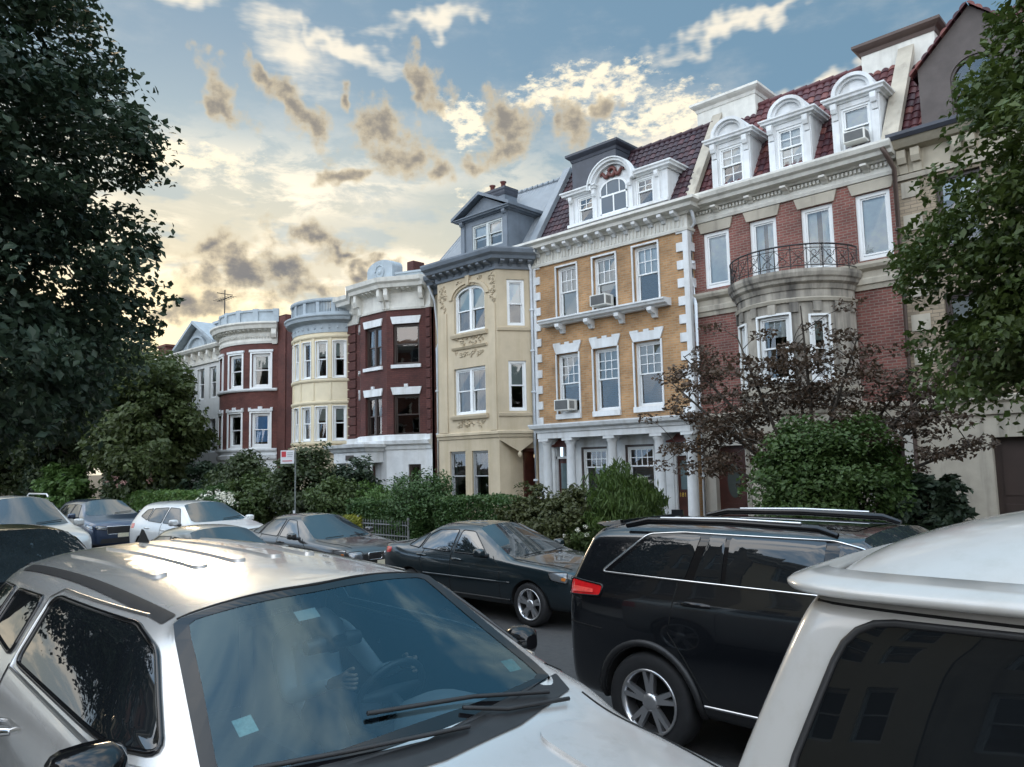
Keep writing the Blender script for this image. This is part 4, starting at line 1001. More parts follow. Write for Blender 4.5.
def pale_round_house():
    h, ar, lim, line, bw = round_house(-34.3, -29.35, 19.85, -30.95, 2.15, 1.2, 'bay_row_house', 'cream house with rounded bay under a blue-grey balustrade', MAROON, CREAM_PALE, 8.45,
        [(s - .28, s + .28, z0, z1) for s in RW for z0, z1 in ((6.4, 8.05), (3.6, 5.1))], None)
    for s in RW:
        for z0, z1 in ((6.4, 8.05), (3.6, 5.1)): h.window(ar, s - .28, s + .28, z0, z1, rev=.1, fw=.06, casing=.03, curtain=('shade', .4, SHADE) if s > .5 else None, parent=bw, name='bay_window')
    t = MB()
    for z in (8.2, 6.22, 5.22, 3.42): t.sweep(line, [(0, z), (.05, z), (.08, z + .06), (.08, z + .12), (0, z + .14)])
    for s in (-2.52, -1.68, -.84, 0, .84, 1.68, 2.52):
        t.fbox(ar, s - .05, s + .05, 5.4, 6.2, 0, .03); t.fbox(ar, s - .07, s + .07, 6.4, 8.2, 0, .04); t.fbox(ar, s - .07, s + .07, 3.56, 5.2, 0, .04)
    h.part(t, 'bay_trim', CREAM_PALE, bw)
    t = MB(); t.wall(ar, -lim, lim, .1, 3.4, [], .1); t.sweep(line, [(0, 3.0), (.1, 3.0), (.16, 3.12), (.2, 3.3), (0, 3.36)]); h.part(t, 'base_wall', CREAM)
    t = MB(); t.sweep(line, [(-.4, 8.45), (.03, 8.45), (.03, 8.85), (.1, 8.9), (.32, 8.98), (.36, 9.1), (.42, 9.16), (.42, 9.22), (-.4, 9.26)])
    t.add([(*p, 9.24) for p in line], [tuple(range(41))])
    for k in range(14): s = lim * (2 * (k + .5) / 14 - 1); t.lathe(ar.P(s, .03, 8.66), [(.05, 0), (.05, -.02), (.01, -.03)], 8, axis='y')
    c = h.part(t, 'cornice', PALEBLUE)
    t = MB(); t.sweep(line, [(-.1, 9.24), (.1, 9.24), (.1, 9.38), (-.1, 9.38)]); t.sweep(line, [(-.1, 9.86), (.12, 9.86), (.15, 9.92), (.15, 10.0), (-.1, 10.02)])
    n = 70
    for k in range(n):
        s = lim * (2 * (k + .5) / n - 1)
        if k % 10 in (0, 9): t.fbox(ar, s - .05, s + .05, 9.38, 9.86, -.08, .1)
        else: t.fbox(ar, s - .022, s + .022, 9.38, 9.86, -.03, .03)
    h.part(t, 'balustrade', PALEBLUE, c)
    return h
pale_round_house()
def dark_round_house():
    ws = [(s - .48, s + .48, z0, z1) for s in (-2.55, -.95, .75, 2.3) for z0, z1 in ((6.5, 8.2), (3.5, 5.2))]
    h, ar, lim, line, bw = round_house(-41.0, -34.3, 19.8, -37.75, 2.7, 1.35, 'bay_row_house', 'dark red brick house with white window surrounds and rounded bay', REDWALL, REDWALL, 8.75, ws, None)
    for k, o in enumerate(ws): h.window(ar, *o, rev=.14, fw=.11, casing=.09, parent=bw, name='bay_window', curtain=('shade', .4, SHADE) if k % 3 == 0 else (('shade', .9, simple('blue_blind', (.1, .35, .75), .7)) if k == 7 else None), split=.5)
    t = MB()
    for z in (6.3, 3.28): t.sweep(line, [(0, z), (.08, z), (.12, z + .06), (.12, z + .13), (0, z + .15)])
    for o in ws:
        m = (o[0] + o[1]) / 2; t.fbox(ar, o[0] - .14, o[1] + .14, o[3] + .09, o[3] + .2, 0, .09)
        if o[2] < 4: t.fbox(ar, m - .1, m + .1, o[3] + .2, o[3] + .32, 0, .09); t.fbox(ar, o[0] - .14, o[0] - .02, o[3] + .2, o[3] + .27, 0, .08); t.fbox(ar, o[1] + .02, o[1] + .14, o[3] + .2, o[3] + .27, 0, .08)
    h.part(t, 'bay_trim', WHITE, bw)
    t = MB(); t.wall(ar, -lim, lim, .1, 3.4); t.sweep(line, [(0, 2.9), (.1, 2.9), (.14, 3.1), (0, 3.15)]); h.part(t, 'base_wall', WHITE)
    t = MB(); t.sweep(line, [(-.4, 8.72), (.05, 8.72), (.08, 8.84), (.04, 8.86), (.04, 9.3), (.14, 9.36), (.4, 9.44), (.46, 9.6), (.54, 9.68), (.54, 9.76), (-.4, 9.8)])
    t.add([(*p, 9.78) for p in line], [tuple(range(41))])
    for s in (-lim + .15, lim - .15): modillions(t, ar, s - .12, s + .12, 1, .22, 9.42, .75, .36)
    modillions(t, ar, -lim + .4, lim - .4, 20, .1, 9.42, .14, .3)
    n = 40; rr = random.Random(5)
    for k in range(n): s = lim * .93 * (2 * (k + .5) / n - 1); t.tube([ar.P(s + .05 * math.cos(q), .06, 9.06 + .1 * math.sin(q * 1.3)) for q in range(7)], .02, 5)
    c = h.part(t, 'cornice', WHITE_OLD)
    t = MB(); t.sweep(line, [(-.1, 9.78), (.06, 9.78), (.06, 10.3), (.12, 10.34), (.12, 10.44), (-.1, 10.46)])
    for k in range(7): s = lim * .97 * (k / 3 - 1); t.fbox(ar, s - .14, s + .14, 9.8, 10.48, -.12, .12)
    h.part(t, 'parapet', PALEBLUE, c)
    return h
dark_round_house()
# ---------- pale pedimented house and the roofs beyond
def pediment_house():
    A, B, Y = -47.0, -41.0, 19.9
    h = House('pedimented_row_house', ((A + B) / 2, Y, .16), 'pale grey house with pointed pediment and a roof antenna')
    PG = simple('pale_grey_paint', (.52, .53, .52), .7, var=.07, streak=.3, dirt=(.25, .25, .24))
    f = FX(Y); ops = [(-45.9, -45.0, 6.5, 8.3), (-44.4, -43.5, 6.5, 8.3), (-42.85, -42.0, 6.5, 8.3), (-45.9, -45.0, 3.4, 5.3), (-44.4, -43.5, 3.4, 5.3), (-42.85, -42.0, 3.4, 5.3)]
    m = MB(); m.wall(f, A, B, .1, 9.2, ops, .18); h.part(m, 'wall', PG); h.shell([(A, Y + .01), (B, Y + .01)], 31, .1, 9.6, PG)
    for o in ops: h.window(f, *o, fw=.06, curtain=('shade', .4, SHADE))
    m = MB(); m.sweep([(A, Y), (B, Y)], [(0, 8.55), (.1, 8.55), (.12, 8.7), (.06, 8.74), (.06, 9.2), (.4, 9.3), (.5, 9.45), (.5, 9.52), (0, 9.55)])
    modillions(m, f, A + .1, B - .1, 6, .2, 9.25, .65, .34); h.part(m, 'cornice', WHITE_OLD)
    m = MB(); xm = -44.2; m.prism(f, [(-46.6, 9.5), (-41.8, 9.5), (xm, 10.85)], -.5, .1); N = 12
    for k in range(N): m.prism(f, [(xm + q * math.cos(math.pi * t / N), 9.55 + q * .62 * math.sin(math.pi * t / N)) for q, t in ((1.0, k), (1.0, k + 1), (1.2, k + 1), (1.2, k))], .1, .25)
    for a, b in (((-46.9, 9.55), (xm, 11.0)), ((xm, 11.0), (-41.5, 9.55))):
        v = []
        for px, pz in (a, b):
            for yy in (Y - .5, Y + 5): v += [(px, yy, pz - .02), (px, yy, pz + .16)]
        m.add(v, [(0, 1, 3, 2), (4, 6, 7, 5), (0, 2, 6, 4), (1, 5, 7, 3), (0, 4, 5, 1), (2, 3, 7, 6)])
    h.part(m, 'pediment', PALEBLUE)
    m = MB(); m.box(-44.2, -42.3, 20.8, 22.5, 9.5, 11.1); m.box(-44.3, -42.2, 20.7, 22.6, 11.1, 11.25); h.part(m, 'chimney', PALEBLUE)
    t = thing('roof_antenna', (-44.4, 21.5, 11.25), 'thin television antenna mast on the pale pedimented house roof', 'antenna')
    m = MB(); m.tube([(0, 0, 0), (0, 0, 2.1)], .035, 6); m.build('mast', IRON, t)
    m = MB(); m.tube([(-.95, 0, 1.55), (.95, 0, 1.55)], .025, 6)
    for k in range(7): x = -.9 + .3 * k; m.tube([(x, -.3, 1.55), (x, .3, 1.55)], .016, 5)
    m.tube([(0, -.5, 1.85), (0, .5, 1.85)], .025, 6); m.build('array', IRON, t)
pediment_house()
def beyond_house(A, B, zt, label, wallm):
    h = House('row_house', ((A + B) / 2, 19.9, .16), label)
    f = FX(19.9); ops = [(A + .9 + 1.6 * i, A + 1.8 + 1.6 * i, z, z + 1.8) for i in range(3) for z in (3.4, 6.4)]
    m = MB(); m.wall(f, A, B, .1, zt, ops, .15); h.part(m, 'wall', wallm); h.shell([(A, 19.91), (B, 19.91)], 31, .1, zt + .3, wallm)
    for o in ops: h.window(f, *o)
    m = MB(); m.sweep([(A, 19.9), (B, 19.9)], cornice_prof(zt - .4, .6, .5)); h.part(m, 'cornice', WHITE_OLD)
    m = MB(); m.box(A + .3, A + 1.6, 21, 22.5, zt, zt + 1.3); m.box(A + .2, A + 1.7, 20.9, 22.6, zt + 1.3, zt + 1.45); h.part(m, 'chimney', REDWALL)
beyond_house(-53.2, -47.05, 9.4, 'brick house with brown chimney just beyond the pale pedimented house', REDWALL)
beyond_house(-59.4, -53.25, 9.6, 'far house at the end of the row, mostly behind trees', CREAM)
# ---------- houses of the near side, which the windows and car bodies reflect
def near_house(A, B, zt, label, wallm, roofm):
    h = House('facing_row_house', ((A + B) / 2, -9.5, .16), label, 'house', 'row houses behind the viewer')
    Y = -9.5; m = MB(); fr = Flat((B, Y), (A, Y)); W = B - A
    ops = [(.9 + (W - 1.2) / 3 * i, 1.9 + (W - 1.2) / 3 * i, z, z + 1.7) for i in range(3) for z in (1.2, 4.2, 7.0, 9.6 if zt > 11.9 else 9.4)]
    m.wall(fr, 0, W, .1, zt, ops, .2); h.part(m, 'wall', wallm)
    m = MB(); m.box(A + .01, B - .01, -20, Y - .6, .1, zt); h.part(m, 'rear_block', ROOM)
    for o in ops: h.window(fr, *o)
    m = MB(); m.sweep([(B, Y), (A, Y)], cornice_prof(zt - .3, .6, .6)); h.part(m, 'cornice', roofm)
beiges = [(CREAM, WHITE_OLD), (REDBRICK, WHITE), (GREYBRICK, LIME), (CREAM_PALE, WHITE), (LIME, WHITE_OLD)]
for k in range(5):
    near_house(-30 + 6.2 * k, -23.85 + 6.2 * k, 11.4 + .6 * (k % 3), ['beige house facing the street with pale cornice', 'red brick house facing the street with white cornice', 'grey brick house facing the street with stone cornice', 'pale cream house facing the street with white cornice', 'stone house facing the street with old white cornice'][k], *beiges[k])
# ------------------------------------------------------------------ cars
def paint(name, c, metal=.0, rough=.32, flake=.04, dust=.0, coat=1., shell=False):
    m, nt, b = new_mat(name); g = coords(nt, 'Object')
    n = tnoise(nt, g, 1.4, 5, .6)
    col = tmix(nt, tramp(nt, n, .3, .7), [v * (1 - flake) for v in c], [v * (1 + flake) for v in c])
    if dust: col = tmix(nt, tramp(nt, tnoise(nt, g, 6, 6, .7), .5, .8, 0, dust), col, (.30, .27, .22))
    if shell:                                                # inside of the body shell: dark lining
        geo = nt.nodes.new('ShaderNodeNewGeometry'); col = tmix(nt, geo.outputs['Backfacing'], col, (.03, .03, .03))
    lnk(nt, col, b.inputs['Base Color']); b.inputs['Metallic'].default_value = metal; b.inputs['Roughness'].default_value = rough
    b.inputs['Coat Weight'].default_value = coat; b.inputs['Coat Roughness'].default_value = .03
    if dust: lnk(nt, tramp(nt, tnoise(nt, g, 5, 6, .7), .35, .8, .02, .22), b.inputs['Coat Roughness'])
    return m
def dark_glass(name, c=(.008, .010, .012), spec=.8):
    m, nt, b = new_mat(name); g = coords(nt, 'Object')
    lnk(nt, tmix(nt, tnoise(nt, g, 3, 4), [v * .6 for v in c], [v * 1.4 for v in c]), b.inputs['Base Color'])
    b.inputs['Roughness'].default_value = .015; b.inputs['Specular IOR Level'].default_value = spec; return m
P_SILVER = paint('silver_paint', (.60, .59, .575), .5, .26, dust=.35)
P_SHELL = paint('silver_body_paint', (.60, .59, .575), .5, .26, dust=.3, shell=True)
P_WHITE = paint('dusty_white_paint', (.44, .43, .41), .0, .35, dust=.45)
P_PEARL = paint('pearl_white_paint', (.66, .66, .65), .1, .3, dust=.2)
P_BLACK = paint('black_paint', (.005, .006, .008), .0, .2)
P_TEAL = paint('dark_blue_green_paint', (.010, .019, .024), .3, .3)
P_NAVY = paint('navy_paint', (.012, .03, .07), .4, .3, dust=.05)
P_GREY = paint('dark_grey_paint', (.05, .05, .05), .5, .35, dust=.1)
P_PALE = paint('pale_silver_paint', (.50, .49, .46), .75, .3, dust=.2)
P_RED = paint('red_paint', (.35, .012, .012), .1, .3)
C_GLASS = dark_glass('tinted_car_glass')
C_GLASS2 = dark_glass('car_windscreen_glass', (.02, .028, .032), 1.)
C_GLASSD = dark_glass('very_dark_car_glass', (.006, .007, .008), .4)
C_GLASS3 = dark_glass('reflecting_car_glass', (.012, .016, .018), 1.6)
RUBBER = simple('tyre_rubber', (.014, .014, .015), .75, var=.2, scale=20)
PLAST = simple('black_plastic', (.016, .016, .017), .5, var=.2, scale=15)
GLOSSB = simple('gloss_black_plastic', (.006, .006, .007), .08, var=.1)
CHROME = simple('chrome', (.75, .75, .76), .12, 1., var=.03)
SATIN = simple('satin_aluminium', (.60, .61, .63), .3, 1., var=.05)
ALLOY = simple('alloy_wheel', (.60, .60, .61), .3, .9, var=.1)
SEAMM = simple('panel_gap', (.003, .003, .003), .9)
LAMP_R = simple('red_lamp_glass', (.62, .015, .018), .1, var=.2, scale=12, coat=1.)
LAMP_HOT = simple('red_lamp_core', (.9, .10, .08), .2, var=.2, scale=30, coat=1.)
LAMP_C = simple('clear_lamp_glass', (.16, .17, .18), .08, .4, var=.25, scale=14, coat=1.)
LAMP_O = simple('amber_lamp_glass', (.5, .16, .03), .1, var=.2)
PLATE = simple('licence_plate', (.62, .58, .44), .5, var=.15, scale=30)
WELL = simple('wheel_arch_liner', (.006, .006, .006), .9)

def lower_rows(x, W, tp, zb, zbelt, ext=1.):
    w = W * tp
    return [(x, .70 * w, zb), (x, .93 * w, zb + .03), (x, .985 * w, zb + .22), (x, 1.0 * w, zb + (zbelt - zb) * .58), (x, .99 * w, zbelt - .10)]
def hood_st(x, W, tp, zb, zh, crown=.05, edge=.06):
    w = W * tp; r = lower_rows(x, W, tp, zb, zh - .02)
    return r + [(x, .965 * w, zh - .03), (x, .91 * w, zh + .01), (x, .82 * w, zh + .02), (x, .72 * w, zh + .02 + crown * .3), (x, .36 * w, zh + .02 + crown * .85), (x, 0, zh + .02 + crown)]
def cabin_st(x, W, tp, zb, zbelt, yr, zr, crown=.05, lean=0., rx=None):
    w = W * tp; r = lower_rows(x, W, tp, zb, zbelt)
    f = lambda z: x + lean * max(0, z - zbelt)
    ym = .955 * w; z6 = zbelt + (zr - .09 - zbelt) * .5
    y6 = ym + (yr + .02 - ym) * .44
    return r + [(f(zbelt), ym, zbelt), (f(z6), y6, z6), (f(zr - .09), yr + .02, zr - .09), (f(zr), yr - .07, zr - .012), (f(zr), yr * .5, zr + crown * .8), (f(zr), 0, zr + crown)]
def base_st(x, W, tp, zb, zbelt, yb, zc, bulge=.08, sgn=1):
    """section through the foot of the windscreen (or of the rear window)"""
    w = W * tp; r = lower_rows(x, W, tp, zb, zbelt)
    return r + [(x, .955 * w, zbelt), (x, (.955 * w + yb) * .5 + .02, zbelt + (zc - zbelt) * .55), (x, yb + .06, zc - .01), (x, yb, zc), (x + sgn * bulge * .7, yb * .5, zc - .02), (x + sgn * bulge, 0, zc - .02)]
def car_cage(sts, mats, glass=(), crease=()):
    """sts: stations from the nose back, 11 rows each; glass: {(i, row): material index}"""
    n = len(sts); V = []; idx = {}
    for i, s in enumerate(sts):
        for j, (x, y, z) in enumerate(s):
            idx[i, j, 1] = len(V); V.append((x, y, z))
            if y < 1e-6: idx[i, j, -1] = idx[i, j, 1]
            else: idx[i, j, -1] = len(V); V.append((x, -y, z))
    F = []; MI = []; CR = {}
    def crs(a, b, v): CR[tuple(sorted((a, b)))] = v
    for i in range(n - 1):
        for sd in (1, -1):
            for j in range(10):
                q = [idx[i, j, sd], idx[i, j + 1, sd], idx[i + 1, j + 1, sd], idx[i + 1, j, sd]]
                F.append(q if sd == -1 else q[::-1]); MI.append(glass.get((i, j), 0) if glass else 0)
            for j, v in crease:
                crs(idx[i, j, sd], idx[i + 1, j, sd], v)
        F.append([idx[i, 0, 1], idx[i, 0, -1], idx[i + 1, 0, -1], idx[i + 1, 0, 1]][::-1]); MI.append(0)
    for i, fl in ((0, 0), (n - 1, 1)):
        for j in range(9):
            q = [idx[i, j, 1], idx[i, j, -1], idx[i, j + 1, -1], idx[i, j + 1, 1]]; F.append(q[::-1] if fl else q); MI.append(0)
        q = [idx[i, 9, 1], idx[i, 9, -1], idx[i, 10, 1]]; F.append(q[::-1] if fl else q); MI.append(0)
    for (i, j), m in (glass or {}).items():
        for sd in (1, -1):
            q = [idx[i, j, sd], idx[i, j + 1, sd], idx[i + 1, j + 1, sd], idx[i + 1, j, sd]]
            for k in range(4):
                e = (q[k], q[(k + 1) % 4])
                if all(abs(V[t][1]) < 1e-6 for t in e): continue
                if k == 1 and glass.get((i, j + 1)): continue
                if k == 3 and glass.get((i, j - 1)): continue
                crs(*e, 1.)
    return V, F, MI, CR
class Car:
    def __init__(c, name, loc, rz, label, cat, W, paintm, group='cars on the street', rx=0.):
        c.root = thing(name, loc, label, cat, group, rz); c.root.rotation_euler = (rx, 0, rz); c.W = W; c.pm = paintm; c.wheelN = 0
    def body(c, sts, wheels, wr, glass=None, crease=((5, .25), (7, .35)), level=2, gmat=None, gname='windscreen'):
        V, F, MI, CR = car_cage(sts, None, glass, crease)
        me = bpy.data.meshes.new('body'); me.from_pydata(V, [], F)
        mats = [c.pm, WELL, gmat or C_GLASS2, gmat or C_GLASS2]
        for m in mats: me.materials.append(m)
        me.polygons.foreach_set('material_index', MI); me.polygons.foreach_set('use_smooth', [True] * len(F))
        at = me.attributes.new('crease_edge', 'FLOAT', 'EDGE')
        for e in me.edges:
            k = tuple(sorted(e.vertices))
            if k in CR: at.data[e.index].value = CR[k]
        if glass:                                            # crisp corners of the screens
            cnt = {}
            for k, v in CR.items():
                if v >= 1.:
                    for q in k: cnt.setdefault(q, []).append(k[0] if k[1] == q else k[1])
            va = me.attributes.new('crease_vert', 'FLOAT', 'POINT')
            for q, l in cnt.items():
                if len(l) == 2:
                    p = Vector(V[q]); a = (Vector(V[l[0]]) - p).normalized(); b = (Vector(V[l[1]]) - p).normalized()
                    if a.dot(b) > -.5: va.data[q].value = .9
        bm = bmesh.new(); bm.from_mesh(me); bmesh.ops.recalc_face_normals(bm, faces=bm.faces); bm.to_mesh(me); bm.free()
        o = bpy.data.objects.new('body', me); COL.objects.link(o)
        s = o.modifiers.new('s', 'SUBSURF'); s.levels = s.render_levels = level
        cut = None
        if wheels:
            bm = bmesh.new()
            for x in wheels:
                for sd in (1, -1):
                    r = bmesh.ops.create_cone(bm, cap_ends=True, segments=40, radius1=wr * 1.12, radius2=wr * 1.12, depth=.5)
                    bmesh.ops.transform(bm, matrix=Matrix.Translation((x, sd * (c.W - .12), wr)) @ Matrix.Rotation(R(90), 4, 'X'), verts=r['verts'])
            cm = bpy.data.meshes.new('cut'); bm.to_mesh(cm); bm.free()
            for m in mats: cm.materials.append(m)
            cm.polygons.foreach_set('material_index', [1] * len(cm.polygons))
            cut = bpy.data.objects.new('cut', cm); COL.objects.link(cut)
            b = o.modifiers.new('b', 'BOOLEAN'); b.object = cut; b.operation = 'DIFFERENCE'; b.solver = 'EXACT'
        dg = bpy.context.evaluated_depsgraph_get(); dg.update()
        ev = bpy.data.meshes.new_from_object(o.evaluated_get(dg))
        o.modifiers.clear(); o.data = ev
        if cut: bpy.data.objects.remove(cut)
        vs = [v.co.copy() for v in ev.vertices]
        c.bvh = BVHTree.FromPolygons(vs, [tuple(p.vertices) for p in ev.polygons if p.material_index != 1])
        o.parent = c.root
        if glass:                                            # lift the screen out as a part of its own
            g = ev.copy(); go = bpy.data.objects.new(gname, g); COL.objects.link(go); go.parent = c.root
            for me2, keep in ((ev, False), (g, True)):
                bm = bmesh.new(); bm.from_mesh(me2)
                bmesh.ops.delete(bm, geom=[f for f in bm.faces if (f.material_index >= 2) != keep], context='FACES'); bm.to_mesh(me2); bm.free()
            c.screen = go
        c.bodyo = o
        if glass and 3 in glass.values():                    # the rear window is a part of its own
            for me2, nm, keep in ((c.screen.data, 'windscreen', 1), (c.screen.data.copy(), 'rear_window', -1)):
                bm = bmesh.new(); bm.from_mesh(me2); bmesh.ops.delete(bm, geom=[f for f in bm.faces if (f.calc_center_median().x > 0) != (keep > 0)], context='FACES'); bm.to_mesh(me2); bm.free()
                if keep > 0: c.screen.name = nm
                else: ro = bpy.data.objects.new(nm, me2); COL.objects.link(ro); ro.parent = c.root
        return o
    def hit(c, plane, u, v, sd=1):
        if plane == 'side': o, d = Vector((u, sd * 4, v)), Vector((0, -sd, 0))
        elif plane == 'front': o, d = Vector((6, u, v)), Vector((-1, 0, 0))
        elif plane == 'rear': o, d = Vector((-6, u, v)), Vector((1, 0, 0))
        else: o, d = Vector((u, v, 6)), Vector((0, 0, -1))
        h = c.bvh.ray_cast(o, d)
        if h[0] is None: return None, None
        n = h[1]
        if n.dot(d) > 0: n = -n
        return h[0], n
    def panel(c, name, poly, plane, mat, sd=1, off=.004, round_=.04, parent=None, rim=None, rim_r=.009, rings=7, thick=0.):
        """a pane or plate that follows the body: polygon drawn in side / front / rear / top view"""
        pts = []; n = len(poly)
        for i in range(n):
            p = Vector(poly[i]); a = Vector(poly[i - 1]); b = Vector(poly[(i + 1) % n])
            la, lb = (a - p).length, (b - p).length; r = min(round_, la * .45, lb * .45)
            q0, q1 = p + (a - p) * (r / la), p + (b - p) * (r / lb)
            for k in range(5):
                t = k / 4; pts.append(q0 * (1 - t) ** 2 + p * 2 * t * (1 - t) + q1 * t * t)
        dense = []
        for i in range(len(pts)):
            a, b = pts[i], pts[(i + 1) % len(pts)]; m = max(1, int((b - a).length / .09))
            dense += [a.lerp(b, k / m) for k in range(m)]
        cen = sum(dense, Vector((0, 0))) / len(dense); N = len(dense); V = []; F = []; last = None
        def lift(q, o):
            h, nn = c.hit(plane, q.x, q.y, sd)
            return None if h is None else h + nn * o
        ok = True
        for r in range(rings):
            t = 1 - r / rings
            for q in dense:
                p = lift(cen.lerp(q, t), off)
                if p is None: p = last or Vector((0, 0, 0))
                last = p; V.append(p)
        p = lift(cen, off); V.append(p if p is not None else sum(V[-N:], Vector()) / N)
        for r in range(rings - 1):
            for k in range(N): F.append((r * N + k, r * N + (k + 1) % N, (r + 1) * N + (k + 1) % N, (r + 1) * N + k))
        o = (rings - 1) * N
        for k in range(N): F.append((o + k, o + (k + 1) % N, rings * N))
        a_, b_, c_ = F[len(F) // 2][:3]; hn = c.hit(plane, cen.x, cen.y, sd)[1]
        if hn is not None and (V[b_] - V[a_]).cross(V[c_] - V[a_]).dot(hn) < 0: F = [f[::-1] for f in F]
        mb = MB(); mb.add(V, F, 0, None, True)
        if thick:
            E = [p - (V[-1] - p) * 0 for p in V[:N]]; B = [lift(q, -.01) or V[k] for k, q in enumerate(dense)]
            mb.add(V[:N] + B, [(k, (k + 1) % N, N + (k + 1) % N, N + k) for k in range(N)], 0, None, True)
        ob = mb.build(name, mat, parent or c.root)
        if rim:
            rb = MB(); rb.tube(V[:N] + [V[0]], rim_r, 5); rb.build('trim', rim, ob)
        return ob
    def line(c, name, pts, plane, mat, sd=1, r=.006, off=.0, parent=None, step=.05):
        P = []
        for a, b in zip(pts[:-1], pts[1:]):
            a, b = Vector(a), Vector(b); m = max(1, int((b - a).length / step))
            for k in range(m): P.append(a.lerp(b, k / m))
        P.append(Vector(pts[-1])); Q = []
        for q in P:
            h, n = c.hit(plane, q.x, q.y, sd)
            if h is not None: Q.append(h + n * off)
        mb = MB(); mb.tube(Q, r, 6); return mb.build(name, mat, parent or c.root)
    def wheel(c, x, sd, wr, width, rimr, spokes, style='five', y=None):
        yc = sd * ((y or c.W) - width / 2 - .015); t = MB()
        pr = [(rimr, -width / 2 + .02), (wr * .90, -width / 2), (wr * .975, -width / 2 + .025), (wr, -width / 2 + .06), (wr, width / 2 - .06), (wr * .975, width / 2 - .025), (wr * .90, width / 2), (rimr, width / 2 - .02)]
        t.lathe((0, 0, 0), pr + [pr[0]], 40, 0, 'y', cap=False)
        w = t.build('wheel', RUBBER, c.root); w.location = (x, yc, wr)
        m = MB(); o = sd * (width / 2 - .02)
        m.lathe((0, o, 0), [(rimr * 1.0, -.0), (rimr * 1.0, sd * .012), (rimr * .93, sd * .012), (rimr * .90, -sd * .05), (rimr * .88, -sd * .14)], 40, 0, 'y', cap=False)
        m.lathe((0, o - sd * .14, 0), [(rimr * .9, 0), (.02, 0)], 30, 1, 'y', cap=False)
        m.lathe((0, o, 0), [(.075, -sd * .06), (.075, -sd * .015), (.05, 0), (.005, 0)], 16, 0, 'y')
        for k in range(spokes):
            a0 = 2 * math.pi * k / spokes + .3
            offs = (-.13, .13) if style == 'twin' else (0.,)
            for da in offs:
                hw0, hw1 = (.022, .016) if style == 'twin' else (.038, .028)
                a1, a2 = a0 + da * .9, a0 + da * 1.25
                p0 = Vector((math.cos(a1) * .06, 0, math.sin(a1) * .06)); p1 = Vector((math.cos(a2) * rimr * .95, 0, math.sin(a2) * rimr * .95))
                d = (p1 - p0).normalized(); sN = Vector((-d.z, 0, d.x)); v = []
                for p, hw, yy in ((p0, hw0, -.012), (p0.lerp(p1, .6), (hw0 + hw1) / 2, -.004), (p1, hw1, .004)):
                    for s2, dy in ((-1, 0), (1, 0), (1, -.04), (-1, -.04)):
                        q = p + sN * hw * s2 * (1.0 if dy == 0 else 1.3); v.append((q.x, o + sd * (yy + dy), q.z))
                m.add(v, [(j * 4 + e, j * 4 + (e + 1) % 4, j * 4 + 4 + (e + 1) % 4, j * 4 + 4 + e) for j in (0, 1) for e in range(4)], 0)
        m.build('rim', [ALLOY, WELL], w)
        return w
    def wheels(c, xs, wr, width, rimr, spokes, style='five'):
        for x in xs:
            for sd in (1, -1): c.wheel(x, sd, wr, width, rimr, spokes, style)
    def mirror(c, x, z, y, sd, mat, size=(.13, .24, .17)):
        V, F = [], []
        mb = MB(); L_, Wd, Hh = size
        pr = [(-L_ * .5, .88), (-L_ * .48, .96), (-L_ * .1, 1.), (L_ * .3, .85), (L_ * .5, .5)]
        n = 16; v = []; f = []
        for q, k in pr:
            for i in range(n):
                a = 2 * math.pi * i / n; cx, cz = math.cos(a), math.sin(a)
                cx = math.copysign(abs(cx) ** .55, cx); cz = math.copysign(abs(cz) ** .55, cz)
                v.append((x + q, sd * (y + Wd / 2) + cx * Wd / 2 * k, z + cz * Hh / 2 * k))
        for r in range(len(pr) - 1):
            for i in range(n): f.append((r * n + i, r * n + (i + 1) % n, (r + 1) * n + (i + 1) % n, (r + 1) * n + i))
        mb.add(v, f, 0, None, True); mb.add(v[:n], [tuple(range(n))], 1); mb.add(v[-n:], [tuple(range(n))], 0)
        mb.tube([(x, sd * (y - .10), z - Hh * .45), (x, sd * (y + Wd * .4), z - Hh * .38)], [.035, .03], 8, 2)
        return mb.build('mirror', [mat, SATIN, PLAST], c.root)
    def handle(c, x, z, sd, mat, w=.19):
        h, n = c.hit('side', x, z, sd); h2, _ = c.hit('side', x + w, z, sd)
        if h is None or h2 is None: return
        m = MB(); m.tube([h + n * -.005, h.lerp(h2, .15) + n * .04, h.lerp(h2, .85) + n * .04, h2 + n * -.005], [.016, .021, .021, .016], 8); m.build('door_handle', mat, c.root)
    def wiper(c, pts, r=.009):
        m = MB(); Q = []
        for p in pts:
            h, n = c.hit('top', *p)
            if h is not None: Q.append(h + n * .022)
        if len(Q) > 1: m.tube(Q, r, 6); m.build('wiper', PLAST, c.root)

def rear_lamp_pair(c, poly, plane, mat=None, **k):
    for sd in (1, -1):
        p = poly if plane == 'side' else [(sd * a, b) for a, b in poly]
        c.panel('taillight', p, plane, mat or LAMP_R, sd, **k)

